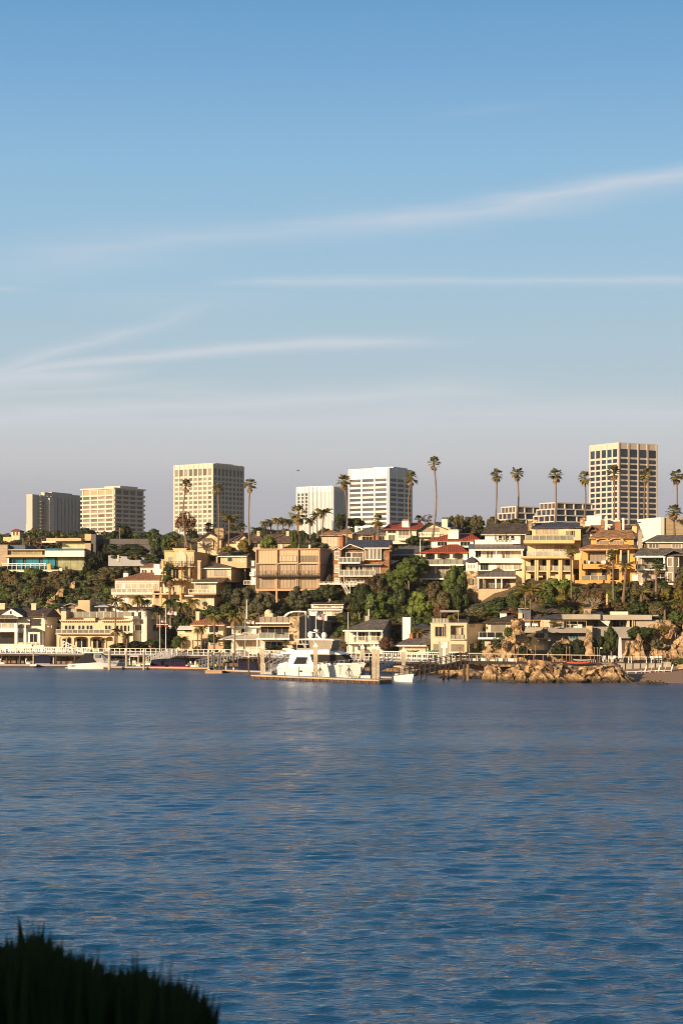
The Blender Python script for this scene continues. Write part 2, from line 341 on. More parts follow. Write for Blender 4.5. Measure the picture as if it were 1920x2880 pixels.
    def chim(s, x1, y1, x2, y2, v0, v1, mat='white', cap=None, parent=None, capm='darkgrey', ch=5):
        c = s.put('chimney', mat, s.box(x1, y1 + (ch if cap else 0), x2, y2, v0, v1), parent=parent)
        if cap: s.put('chimney_cap', capm, s.box(x1 - (1 if cap == 2 else -1), y1, x2 + (1 if cap == 2 else -1), y1 + ch - .01, v0 + (.1 if cap != 2 else -.1), v1 + (-.1 if cap != 2 else .1)), parent=c if parent is None else None)
        return c
# ---------------------------------------------------------------- setting: water, terrain
def water():
    m, nt, b = new_mat('harbour_water'); N = nt.nodes.new; L = nt.links.new
    b.inputs['Base Color'].default_value = (.006, .064, .145, 1); b.inputs['Roughness'].default_value = .08; b.inputs['IOR'].default_value = 1.33
    tc = N('ShaderNodeTexCoord'); hs = []
    def noise_(sc, sx, rot, det, rough=.55):
        mp = N('ShaderNodeMapping'); mp.inputs['Scale'].default_value = (sx, 1, 1); mp.inputs['Rotation'].default_value = (0, 0, rot)
        nz = N('ShaderNodeTexNoise'); nz.inputs['Scale'].default_value = sc; nz.inputs['Detail'].default_value = det; nz.inputs['Roughness'].default_value = rough
        L(tc.outputs['Object'], mp.inputs[0]); L(mp.outputs[0], nz.inputs['Vector']); return nz.outputs[0]
    def mth(op, x, y):
        n = N('ShaderNodeMath'); n.operation = op
        for k, q in enumerate((x, y)):
            if isinstance(q, (int, float)): n.inputs[k].default_value = q
            else: L(q, n.inputs[k])
        return n.outputs[0]
    h = mth('ADD', mth('MULTIPLY', noise_(.25, .6, .1, 3, .7), .6), mth('MULTIPLY', noise_(1.7, .5, .12, 3, .6), .16))
    h = mth('ADD', h, mth('ADD', mth('MULTIPLY', noise_(4.6, .5, -.1, 3, .6), .085), mth('MULTIPLY', noise_(12, .6, .08, 3, .6), .03)))
    mr = N('ShaderNodeMapRange'); mr.inputs[1].default_value = .36; mr.inputs[2].default_value = .64; mr.inputs[3].default_value = .45; mr.inputs[4].default_value = 1.15; L(noise_(.05, .12, .03, 4), mr.inputs[0])
    bp = N('ShaderNodeBump'); bp.inputs['Distance'].default_value = 1.0; L(mr.outputs[0], bp.inputs['Strength']); L(h, bp.inputs['Height']); L(bp.outputs[0], b.inputs['Normal'])
    sp = N('ShaderNodeSeparateXYZ'); L(tc.outputs['Object'], sp.inputs[0]); rr = N('ShaderNodeMapRange'); rr.inputs[1].default_value = 60; rr.inputs[2].default_value = 260; rr.inputs[3].default_value = .05; rr.inputs[4].default_value = .29; L(sp.outputs[1], rr.inputs[0]); L(rr.outputs[0], b.inputs['Roughness'])   # unresolved ripples
    # one sheet, finer towards the camera, with real swell in it
    ny, nx = 1000, 420
    Ys = 45 * (420 / 45) ** (np.linspace(0, 1, ny)); ang = np.linspace(-.30, .30, nx)
    YY, AA = np.meshgrid(Ys, ang, indexing='ij'); XX = YY * AA; rng = np.random.RandomState(4); ZZ = np.zeros_like(XX)
    for k in range(70):
        lam = rng.uniform(.5, 2.0) ; th = rng.normal(math.pi / 2 + .08, .5); a = .0036 * lam ** .75
        step = np.maximum(YY * .6 / nx, YY * math.log(9.3) / ny); fade = np.clip((lam / step - 2.5) / 3, 0, 1)
        ZZ += a * fade * np.sin(2 * math.pi / lam * (XX * math.cos(th) + YY * math.sin(th)) + rng.uniform(0, 6.28))
    P_ = np.stack([XX, YY, ZZ], -1).reshape(-1, 3); i = np.arange((ny - 1) * nx).reshape(ny - 1, nx)[:, :-1].ravel()
    fc = np.stack([i, i + 1, i + nx + 1, i + nx], 1)
    n0 = len(P_); big = np.array([(-9000, -200, 0), (9000, -200, 0), (9000, 9000, 0), (-9000, 9000, 0)], float)
    # skirt: link the fine sheet to a far rectangle so it is still one surface
    ring = [(-9000, 30, 0), (-30 * .3, 30, 0)]
    V = [tuple(p) for p in P_]; Fc = [tuple(int(q) for q in r) for r in fc]
    def add(*ps):
        k = len(V); V.extend(ps); Fc.append(tuple(range(k, k + len(ps))))
    add((-9000, -40, 0), (9000, -40, 0), (9000, 45, 0), (13.5, 45, 0), (-13.5, 45, 0), (-9000, 45, 0))
    add((-9000, 45, 0), (-13.5, 45, 0), (-126, 420, 0), (-9000, 420, 0)); add((13.5, 45, 0), (9000, 45, 0), (9000, 420, 0), (126, 420, 0))
    me = bpy.data.meshes.new('water'); me.from_pydata(V, [], Fc); me.materials.append(m); me.update()
    me.polygons.foreach_set('use_smooth', [True] * len(me.polygons))
    tag(link('water', me), kind='structure')
water()
KN = {  # terrain profiles by photo column: (depth, height) knots
 -3000: [(380, -3), (396, -1), (398.5, 1.9), (424, 2.4), (434, 7), (456, 18.6), (480, 21), (520, 26), (760, 38), (1300, 50), (9000, 90)],
 0:     [(380, -3), (396, -1), (398.5, 1.9), (424, 2.4), (434, 7), (456, 18.6), (480, 21), (520, 26), (760, 38), (1300, 50), (9000, 90)],
 260:   [(380, -3), (396, -1), (398.5, 1.9), (416, 2.4), (428, 8), (450, 16.5), (480, 21), (520, 26), (760, 38), (1300, 50), (9000, 90)],
 640:   [(362, -3), (374, -1), (376, 1.6), (396, 2.4), (408, 7.5), (428, 13), (452, 22), (500, 27), (760, 38), (1300, 50), (9000, 90)],
 820:   [(350, -3), (362, -1), (364, 1.6), (372, 2.4), (386, 7.0), (400, 12), (422, 23), (480, 27), (760, 38), (1300, 50), (9000, 90)],
 1100:  [(334, -3), (342, -1), (344, 1.9), (356, 2.4), (366, 8), (386, 14.5), (400, 21), (450, 26), (760, 38), (1300, 50), (9000, 90)],
 1330:  [(318, -3), (330, -.6), (334, 1.6), (344, 2.4), (352, 8), (364, 13), (385, 21), (440, 27), (760, 38), (1300, 50), (9000, 90)],
 1500:  [(292, -3), (303, -.6), (312, 1.2), (330, 2.4), (338, 8.6), (352, 14.2), (380, 22), (440, 27), (760, 38), (1300, 50), (9000, 90)],
 1700:  [(288, -3), (296, -.2), (306, .9), (327, 2.4), (338, 9.2), (350, 14.6), (380, 22), (440, 27), (760, 38), (1300, 50), (9000, 90)],
 1920:  [(282, -3), (291, .0), (304, 1.2), (326, 3.4), (337, 9.8), (350, 14.8), (380, 22), (440, 27), (760, 38), (1300, 50), (9000, 90)],
 5000:  [(240, -3), (262, .0), (284, 1.2), (320, 3.4), (337, 9.8), (350, 14.8), (380, 22), (440, 27), (760, 38), (1300, 50), (9000, 90)]}
KX = sorted(KN); KA = np.array([KN[k] for k in KX], float)
def prof(px):
    j = int(np.clip(np.searchsorted(KX, px) - 1, 0, len(KX) - 2)); t = np.clip((px - KX[j]) / (KX[j + 1] - KX[j]), 0, 1); return KA[j] * (1 - t) + KA[j + 1] * t
def ground(px, D):
    p = prof(px); return float(np.interp(D, p[:, 0], p[:, 1]))
def terrain():
    pxs = list(np.linspace(-9000, -200, 20)) + list(np.linspace(-150, 2100, 181)) + list(np.linspace(2300, 11000, 20)); rows = []
    rng = np.random.RandomState(3); ph = rng.uniform(0, 6, 12); V = []; nr = 0
    for px in pxs:
        p = prof(px); Ds = []
        for k in range(len(p) - 1):
            m = 10 if k < 7 else 6; Ds += list(np.linspace(p[k, 0], p[k + 1, 0], m, endpoint=False))
        Ds.append(p[-1, 0]); nr = len(Ds)
        for D in Ds:
            x = (px - CX) * D / F; z = float(np.interp(D, p[:, 0], p[:, 1]))
            if z > 4: z += .35 * math.sin(x * .5 + ph[0]) * math.sin(D * .45 + ph[1]) + .2 * math.sin(x * 1.3 + D * .9)
            V.append((x, D, z))
    nc = len(pxs); Fc = [(c * nr + r, (c + 1) * nr + r, (c + 1) * nr + r + 1, c * nr + r + 1) for c in range(nc - 1) for r in range(nr - 1)]
    m, nt, b = new_mat('hillside_soil'); N = nt.nodes.new; L = nt.links.new; tc = N('ShaderNodeTexCoord')
    nz = N('ShaderNodeTexNoise'); nz.inputs['Scale'].default_value = .25; nz.inputs['Detail'].default_value = 8; L(tc.outputs['Object'], nz.inputs['Vector'])
    r = N('ShaderNodeValToRGB'); r.color_ramp.elements[0].color = (.035, .035, .015, 1); r.color_ramp.elements[1].color = (.13, .085, .045, 1); r.color_ramp.elements[0].position = .42; r.color_ramp.elements[1].position = .6; L(nz.outputs[0], r.inputs[0])
    sp = N('ShaderNodeSeparateXYZ'); L(tc.outputs['Object'], sp.inputs[0]); mr = N('ShaderNodeMapRange'); mr.inputs[1].default_value = 2.5; mr.inputs[2].default_value = 3.2; L(sp.outputs[2], mr.inputs[0])
    mc = N('ShaderNodeMix'); mc.data_type = 'RGBA'; L(mr.outputs[0], mc.inputs[0]); mc.inputs[6].default_value = (.30, .19, .12, 1); L(r.outputs[0], mc.inputs[7]); L(mc.outputs[2], b.inputs['Base Color']); b.inputs['Roughness'].default_value = .95
    me = bpy.data.meshes.new('hillside'); me.from_pydata(V, [], Fc); me.materials.append(m); me.update(); me.polygons.foreach_set('use_smooth', [True] * len(me.polygons))
    tag(link('hillside', me), kind='structure')
terrain()
def bluff():
    """the near bluff the camera stands on; its unseen climb behind the camera is added to keep the foreground in shade"""
    V, Fc = [], []; ys = [-160, -110, -70, -45, -30, -20, -12, -6, -2, 2, 4.5, 6.5, 8, 9, 10, 14]; zs = [48, 42, 32, 27.5, 23, 18, 13.5, 10.6, 9.8, 9.72, 9.6, 9.5, 9.0, 7.5, 4, -3]  # unseen rise behind the camera, shaped to shade the grass
    xs = list(np.linspace(-150, -12, 14)) + list(np.linspace(-10, 10, 41)) + list(np.linspace(12, 120, 12))
    for x in xs:
        for y, z in zip(ys, zs):
            zz = z
            if -1 < y < 9: zz += .85 * max(0, min(1, (-x - .35) / 1.1)) * math.exp(-((y - 6.5) / 2.5) ** 2)
            V.append((x, y, zz + .04 * math.sin(x * 7 + y * 3)))
    n = len(ys); Fc = [(i * n + j, (i + 1) * n + j, (i + 1) * n + j + 1, i * n + j + 1) for i in range(len(xs) - 1) for j in range(n - 1)]
    me = bpy.data.meshes.new('hill'); me.from_pydata(V, [], Fc); me.materials.append(M('bluff_soil', (.02, .02, .012), .95, .3, 3)); me.update()
    me.polygons.foreach_set('use_smooth', [True] * len(me.polygons)); tag(link('hill', me), kind='structure')
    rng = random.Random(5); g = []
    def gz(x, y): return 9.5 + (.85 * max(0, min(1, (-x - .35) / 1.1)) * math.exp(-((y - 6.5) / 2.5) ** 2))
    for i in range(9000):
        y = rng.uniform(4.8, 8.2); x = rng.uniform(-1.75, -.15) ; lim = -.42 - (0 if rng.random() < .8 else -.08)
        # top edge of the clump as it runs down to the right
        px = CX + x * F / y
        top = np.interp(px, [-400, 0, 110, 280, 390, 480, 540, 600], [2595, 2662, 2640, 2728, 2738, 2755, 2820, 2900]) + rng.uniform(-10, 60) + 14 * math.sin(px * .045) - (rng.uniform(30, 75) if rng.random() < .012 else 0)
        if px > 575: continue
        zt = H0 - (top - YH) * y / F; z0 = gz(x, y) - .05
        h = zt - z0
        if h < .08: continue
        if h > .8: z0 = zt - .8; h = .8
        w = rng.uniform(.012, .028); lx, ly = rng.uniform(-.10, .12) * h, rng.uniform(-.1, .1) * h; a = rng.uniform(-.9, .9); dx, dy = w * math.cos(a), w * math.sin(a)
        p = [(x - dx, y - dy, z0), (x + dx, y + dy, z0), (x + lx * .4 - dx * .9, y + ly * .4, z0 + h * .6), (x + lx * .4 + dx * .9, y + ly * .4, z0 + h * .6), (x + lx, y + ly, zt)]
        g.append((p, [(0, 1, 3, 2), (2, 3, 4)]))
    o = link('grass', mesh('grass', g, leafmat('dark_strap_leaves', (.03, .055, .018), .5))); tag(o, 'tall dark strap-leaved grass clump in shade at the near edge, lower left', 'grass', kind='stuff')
bluff()
# ---------------------------------------------------------------- vegetation builders
LM = dict(dark=leafmat('dark_green_leaves', (0.030, 0.042, 0.011), .45), mid=leafmat('mid_green_leaves', (0.050, 0.070, 0.014), .4), olive=leafmat('olive_leaves', (0.078, 0.068, 0.027), .35),
          bright=leafmat('bright_green_leaves', (0.085, 0.110, 0.018), .4), brown=leafmat('brown_red_leaves', (0.102, 0.054, 0.027), .35), dry=leafmat('dry_twiggy_leaves', (0.116, 0.075, 0.041), .3), greyg=leafmat('grey_green_leaves', (0.068, 0.068, 0.037), .35),
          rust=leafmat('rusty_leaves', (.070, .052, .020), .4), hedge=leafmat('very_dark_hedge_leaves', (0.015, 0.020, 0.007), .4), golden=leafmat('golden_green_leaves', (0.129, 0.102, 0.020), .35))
def clump_pts(rng, n, shape):
    out = []
    for i in range(n):
        while 1:
            p = Vector((rng.uniform(-1, 1), rng.uniform(-1, 1), rng.uniform(-1, 1)))
            if shape == 'round' and p.length < 1: break
            if shape == 'dome' and p.length < 1 and p.z > -.55: break
            if shape == 'flat' and (p.x ** 2 + p.y ** 2) < 1 and abs(p.z) < .8: p.z *= .8; break
            if shape == 'open' and p.length < 1 and p.length > .35: break
            if shape == 'box': p.x *= .96; p.y *= .96; break
        out.append(p)
    return out
def crown_mesh(seed, shape='dome', nc=26, nl=90, ls=.075, core=.62, cr=.34):
    rng = random.Random(seed); V, Fc = [], []
    cs = clump_pts(rng, nc, shape); big = [(c * .74, rng.uniform(.7, 1.25) * cr) for c in cs]
    for c, r in big:
        for k in range(nl):
            d = Vector((rng.gauss(0, 1), rng.gauss(0, 1), rng.gauss(0, 1) + .25)).normalized(); p = c + d * r * rng.uniform(.75, 1.08)
            nrm = (d + Vector((rng.gauss(0, .45), rng.gauss(0, .45), rng.gauss(0, .45)))).normalized(); a = nrm.orthogonal().normalized(); b = nrm.cross(a); s_ = ls * rng.uniform(.6, 1.3); t = rng.uniform(0, 6.28)
            a2 = (a * math.cos(t) + b * math.sin(t)) * s_; b2 = (b * math.cos(t) - a * math.sin(t)) * s_ * .7; n = len(V)
            V += [p - a2, p - b2, p + a2, p + b2]; Fc.append((n, n + 1, n + 2, n + 3))
        if core:
            v, f = gsphere(c, r * .86, 7, 5); n = len(V); V += [Vector(q) * 1 for q in v]; Fc += [tuple(i + n for i in q) for q in f]
    return V, Fc
CR = {}
def crown(shape, mat, var=0):
    k = (shape, mat, var)
    if k not in CR:
        prm = {'dome': dict(nc=64, nl=52, cr=.25), 'round': dict(nc=60, nl=52, cr=.25), 'open': dict(shape='open', nc=20, nl=55, ls=.075, core=0, cr=.26), 'flat': dict(nc=26, nl=80), 'box': dict(nc=60, nl=60, cr=.30),
               'tight': dict(shape='dome', nc=70, nl=60, ls=.06, cr=.24), 'sparse': dict(shape='open', nc=16, nl=50, ls=.06, core=0, cr=.22)}[shape]
        p = dict(shape=shape); p.update(prm); CR[k] = mesh('crown', [crown_mesh(hash((shape, var)) % 999 if 0 else sum(map(ord, shape)) + var * 17, **p)], LM[mat])
    return CR[k]
BR = {}
def branches(seed, mat, h, spread, n=6):
    rng = random.Random(seed); g = [gtube([(0, 0, -.4), (rng.uniform(-.1, .1), rng.uniform(-.1, .1), h * .35), (rng.uniform(-.15, .15), 0, h * .6)], [.055 * h ** .6 + .06, .04 * h ** .6 + .04, .03 * h ** .6 + .03])]
    for i in range(n):
        a = rng.uniform(0, 6.28); r = spread * rng.uniform(.45, .85)
        g.append(gtube([(0, 0, h * rng.uniform(.3, .5)), (r * .5 * math.cos(a), r * .5 * math.sin(a), h * .65), (r * math.cos(a), r * math.sin(a), h * rng.uniform(.8, .98))], [.03 * h ** .6 + .02, .03 * h ** .5, .02], 5))
    return mesh('trunk', g, mat)
def tree(name, label, px, ptop, pw, pbot, D, shape='dome', mat='dark', trunk=None, group=None, cat='tree', lean=0, dy=None, bark='bark', var=0, pbase=None):
    """crown seen from ptop to pbot and pw pixels wide, trunk down to pbase"""
    s = D / F; zt, zb = H0 - (ptop - YH) * s, H0 - (pbot - YH) * s; x = (px - CX) * s; zg = (H0 - (pbase - YH) * s) if pbase else min(zb, max(ground(px, D), zb - 6))
    r = bpy.data.objects.new(name, None); COL.objects.link(r); r.location = (x, D, zg); tag(r, label, cat, group)
    rx = pw * s / 2; rz = (zt - zb) / 2; rng = random.Random(int(px * 3 + ptop))
    c = link('crown', crown(shape, mat, var), r, (lean, 0, (zt + zb) / 2 - zg), rng.uniform(0, 6.28) if shape != 'box' else 0, (rx, (dy or rx), rz * (1 if shape != 'dome' else 1.1)))
    link('trunk', branches(int(px), C[bark], max(.8, (zt + zb) / 2 - zg + rz * .5), rx, 6 if shape in ('open', 'sparse') else 4), r)
    return r
def shrub(px, ptop, pw, pbot, D, mat, label, shape='dome', var=0, group='shrubs on the hillside', name='shrub', dy=None):
    s = D / F; zt, zb = H0 - (ptop - YH) * s, H0 - (pbot - YH) * s
    o = link(name, crown(shape, mat, var), None, ((px - CX) * s, D, (zt + zb) / 2), (px * .7) % 6.28 if shape != 'box' else 0, (pw * s / 2, dy or pw * s / 2, (zt - zb) / 2))
    tag(o, label, 'hedge' if name == 'hedge' else 'shrub', group); return o
# fan palm crown, unit radius about 1
def fan_crown(seed, n=34, up=.95, skirt=10):
    rng = random.Random(seed); g = []; dead = []
    def frond(az, el, L, droop, out):
        d = Vector((math.cos(az) * math.cos(el), math.sin(az) * math.cos(el), math.sin(el))); side = Vector((-math.sin(az), math.cos(az), 0)); p1 = d * L * .5; nrm = d.cross(side)
        v, f = gcyl((0, 0, 0), p1, .018, .014, 3, False); out.append((v, f)); K = 9; V = [p1]; Fc = []
        for k in range(K):
            t = (k - (K - 1) / 2) / (K / 2) * 1.25; dd = (d * math.cos(t) + side * math.sin(t)).normalized(); ll = L * .55 * (1 - .25 * abs(t)); wv = dd.cross(nrm).normalized() * .055
            a = p1 + dd * ll * .6; tip = p1 + dd * ll + Vector((0, 0, -droop * ll)); m = len(V); V += [a + wv, a - wv, tip + wv * .3]; Fc += [(0, m, m + 1), (m, m + 2, m + 1)]
        out.append((V, Fc))
    for i in range(n): frond(rng.uniform(0, 6.28), rng.uniform(-.55, 1.35), rng.uniform(.85, 1.1), rng.uniform(.15, .5), g)
    for i in range(skirt): frond(rng.uniform(0, 6.28), rng.uniform(-1.45, -.8), rng.uniform(.7, .95), rng.uniform(0, .3), dead)
    return g, dead
def feather_crown(seed, n=17, nl=22, dead=3, stiff=.5, ll=.3):
    rng = random.Random(seed); g = []; dd = []
    for i in range(n + dead):
        az = rng.uniform(0, 6.28) if i >= n else i * 2.4 + rng.uniform(-.3, .3); el = rng.uniform(.1, 1.25) if i < n else rng.uniform(-.9, -.2); L = rng.uniform(.85, 1.1); pts = []
        for k in range(8):
            t = k / 7; e = el - t * (1.7 - stiff) * (1.0 if i < n else .5); q = pts[-1] if pts else Vector((0, 0, 0)); pts.append(q + Vector((math.cos(az) * math.cos(e), math.sin(az) * math.cos(e), math.sin(e))) * (L / 7) if pts else q)
        out = g if i < n else dd; out.append(gtube(pts, [.022 - .002 * k for k in range(8)], 3)); side = Vector((-math.sin(az), math.cos(az), 0)); V, Fc = [], []
        for k in range(nl):
            t = .15 + .85 * k / nl; x = t * 7; j = min(int(x), 6); p = pts[j].lerp(pts[j + 1], x - j); tg = (pts[j + 1] - pts[j]).normalized(); l = ll * math.sin(math.pi * min(1, .25 + t * .7)) * rng.uniform(.8, 1.15)
            for sg in (-1, 1):
                tip = p + (side * sg * .75 + tg * .45 + Vector((0, 0, -.45 - rng.uniform(0, .3)))) * l; m = len(V); w = tg * .026; V += [p - w, p + w, tip]; Fc.append((m, m + 1, m + 2))
        out.append((V, Fc))
    return g, dd
PM = dict(fan=leafmat('fan_palm_fronds', (.085, .095, .022), .4, second=(.20, .17, .045)), dead=leafmat('dead_palm_fronds', (.22, .14, .07), .35), feather=leafmat('feather_palm_fronds', (.085, .105, .02), .4, second=(.24, .19, .04)), dkf=leafmat('dark_palm_fronds', (.05, .065, .018), .4))
PC = {}
def palm_meshes(kind, var, mat):
    k = (kind, var, mat)
    if k not in PC:
        if kind == 'fan': g, d = fan_crown(11 + var)
        elif kind == 'skirt': g, d = fan_crown(31 + var, 30, .95, 46)
        elif kind == 'droop': g, d = feather_crown(51 + var, 16, 22, 4, .1, .34)
        else: g, d = feather_crown(71 + var, 22, 22, 3, .75, .26)
        PC[k] = (mesh('crown', g, PM[mat]), mesh('dead_fronds', d, PM['dead']))
    return PC[k]
def palm(label, cx, cy, rpx, bx, by, D, kind='fan', var=0, tw=.17, group=None, mat=None, bow=0, ball=1.0, name=None):
    """crown centre (cx, cy), frond radius in pixels, trunk foot (bx, by)"""
    s = D / F; c = W(cx, cy, D); f = W(bx, by, D); f.z -= .3; mat = mat or ('fan' if kind in ('fan', 'skirt') else 'feather')
    r = bpy.data.objects.new(name or ('fan_palm' if kind in ('fan', 'skirt') else 'feather_palm'), None); COL.objects.link(r); r.location = f; tag(r, label, 'palm tree', group)
    h = c - f; n = 9; pts = [Vector((h.x * t + bow * math.sin(math.pi * t), .15 * math.sin(2 * t), h.z * t)) for t in (i / n for i in range(n + 1))]
    link('trunk', mesh('trunk', [gtube(pts, [tw * (1.35 - .5 * min(1, i / n * 2.5)) * (1.15 if i == 0 else 1) for i in range(n + 1)], 7)], C['palmbark']), r)
    cm, dm = palm_meshes(kind, var, mat); R0 = rpx * s
    a = link('crown', cm, r, h, (cx * .37) % 6.28, (R0, R0, R0 * ball)); link('dead_fronds', dm, a)
    return r
# ---------------------------------------------------------------- towers of the business district
def tower(name, label, xl, xc, xr, ytop, ybase, D, yaw, wallm, secL, secR, slabs=(), roof=None):
    """corner column xc; left face xl..xc, right face xc..xr. sec = (bays, [(y1,y2,glassmat)], margin, gap)"""
    t = T(name, label, 'office tower', xc, ybase, D, yaw, 'office towers on the skyline'); s = D / F; th = t.th
    w = (xc - xl) * s / math.cos(th); d = (xr - xc) * s / math.sin(th); Zt = t.z(ytop) - t.o.z; top = link('wall', mesh('wall', [gbox(-w, 0, -6, 0, d, Zt)], wallm), t.root)
    cnt = [0]
    def face(side, sec):
        bays, rows, mg, gap, fins = sec; L = w if side == 0 else d; bw = (L - 2 * mg) / bays
        R_ = sorted(rows); ms = {}
        for (y1, y2, gm) in R_:
            z1, z2 = t.z(y2) - t.o.z, t.z(y1) - t.o.z
            for b in range(bays):
                u = mg + b * bw + gap / 2; ww = bw - gap; key = (round(z2 - z1, 2), gm)
                if key not in ms:
                    g = gbox(0, -.12, 0, ww, .02, z2 - z1) if side == 0 else gbox(-.02, 0, 0, .12, ww, z2 - z1); m = mesh('window', [g], TW[gm]); ms[key] = m
                    # mullions share the pane mesh as a second material
                    m.materials.append(wallm)
                loc = (-w + u, 0, z1) if side == 0 else (0, u, z1)
                if cnt[0] < 100: link('window', ms[key], t.root, loc); cnt[0] += 1
                else: extra.append(([Vector(q) + Vector(loc) for q in (gbox(0, -.12, 0, ww, .02, z2 - z1) if side == 0 else gbox(-.02, 0, 0, .12, ww, z2 - z1))[0]], BF)); em[0] = TW[gm]
        # proud grid of piers and spandrels, so that the glass sits in reveals
        g = []; pr = fins
        if pr:
            for b in range(bays + 1):
                u = mg + b * bw; gg = max(gap, .6) / 2
                g.append(gbox(-w + u - gg, -pr, -6, -w + u + gg, -.001, Zt - .3) if side == 0 else gbox(.001, u - gg, -6, pr, u + gg, Zt - .3))
            link('piers', mesh('piers', g, wallm), t.root)
    extra, em = [], [None]
    face(0, secL); face(1, secR)
    if extra: tag(link('window', mesh('window', extra, em[0]), t.root), kind='stuff')
    g = []
    for (y1, y2, pr) in slabs:
        z1, z2 = t.z(y2) - t.o.z, t.z(y1) - t.o.z; g.append(gbox(-w - pr, -pr, z1, pr, d + pr, z2))
    if g: link('floor_bands', mesh('floor_bands', g, wallm), t.root)
    if roof: link('roof_plant', mesh('roof_plant', [gbox(-w + w * roof[0], d * .2, Zt - .2, -w + w * roof[1], d * .8, Zt + roof[2])], wallm), t.root)
    return t, w, d, Zt
r = lambda y0, p, h, n, g: [(y0 + i * p, y0 + i * p + h, g) for i in range(n)]
# 1 hotel slab
t, w, d, Zt = tower('hotel_tower', 'wide grey hotel tower with rows of balconies, leftmost on the skyline', 74, 92, 232, 1390, 1530, 1500, 24, TW['tan'],
    (1, [], 1, 1, 0), (14, r(1407, 9.6, 6.5, 12, 'gl'), 10, 3.2, 1.6), (), (.2, .8, 2.5))
link('stair_wing', mesh('stair_wing', [gbox(-w * 1.35, 2, -6, -w, d * .35, t.z(1473) - t.o.z)], TW['tan']), t.root)
tw = []
for i in range(11): tw.append(gbox(.05, 7.0, t.z(1410 + i * 9.6) - t.o.z, 3.2, 14, t.z(1408.6 + i * 9.6) - t.o.z))
link('balcony', mesh('balcony', tw, TW['cream']), t.root)
link('lift_shaft', mesh('lift_shaft', [gbox(0.01, 16, -6, 5, 23, t.z(1398) - t.o.z)], TW['cream']), t.root)
link('penthouse', mesh('penthouse', [gbox(-w * .6, d * .3, Zt - .1, -.5, d * .62, Zt + 3.2)], TW['tan']), t.root)
tx = bpy.data.curves.new('lettering', 'FONT'); tx.body = 'NORT'; tx.size = 5.2; tx.extrude = .1; to = bpy.data.objects.new('tmp', tx); COL.objects.link(to)
dg = bpy.context.evaluated_depsgraph_get(); lm = bpy.data.meshes.new_from_object(to.evaluated_get(dg)); bpy.data.objects.remove(to); lm.materials.clear(); lm.materials.append(C['darkgrey'])
lo = link('lettering', lm, t.root, (.3, d * .80, t.z(1411) - t.o.z)); lo.rotation_euler = (R(90), 0, R(90))
# 2
tower('office_tower', 'cream office tower with projecting floor bands, between the hotel and the palms', 223, 322, 394, 1371, 1530, 1450, 36, TW['cream'],
    (4, [(1377.5, 1390, 'panel')] + r(1395.5, 12.6, 7.6, 10, 'gl_lit'), .8, 1.2, .5), (4, [(1377.5, 1390, 'gl')] + r(1395.5, 12.6, 7.6, 10, 'gl'), .8, 1.2, .5),
    [(1371, 1375, 1.2)] + [(1390.5 + i * 12.6, 1395 + i * 12.6, 1.0) for i in range(12)], (.5, 1.0, 1.5))
# 3
tower('office_tower', 'tall cream office tower with a dense window grid, behind the reddish tree', 483, 599, 679, 1303, 1530, 1350, 34, TW['cream'],
    (8, [(1317, 1336, 'gl_lit')] + r(1342, 13.1, 8, 13, 'gl_lit'), .4, 1.1, .3), (8, [(1317, 1336, 'gl')] + r(1342, 13.1, 8, 13, 'gl'), .4, 1.4, .4), (), (.35, .9, .8))
# 4
tower('office_tower', 'low white office tower with tall vertical fins, left of the bright white tower', 833, 935, 984, 1366, 1560, 1500, 32, TW['white'],
    (9, [(1382, 1560, 'wpan')], .5, .9, .9), (8, [(1382, 1560, 'wpan')], .5, .8, .9), (), None)
t5 = [o for o in COL.objects if 'finned' in o.get('label', '') or 'vertical fins' in o.get('label', '')][0]; sc_ = 1500 / F; w_ = 102 * sc_ / math.cos(R(32)); bw_ = (w_ - 1) / 9
for b_ in range(3):
    for k_ in range(9): link('window', mesh('window', [gbox(-w_ + .5 + b_ * bw_ + .9, -.3, 0, -w_ + .5 + (b_ + 1) * bw_ - .9, -.121, 1.9)], TW['gld']), t5, (0, 0, H0 - (1392 + k_ * 10 - YH) * sc_ - t5.location.z))
# 5
tower('office_tower', 'bright white office tower with wide window strips, in the middle of the skyline', 980, 1092, 1161, 1315, 1530, 1300, 33, TW['white'],
    (3, r(1345, 13.7, 8, 12, 'gl'), .7, 1.1, .6), (3, r(1345, 13.7, 8, 12, 'gl'), .7, 1.2, .6), (), (.5, 1.0, .9))
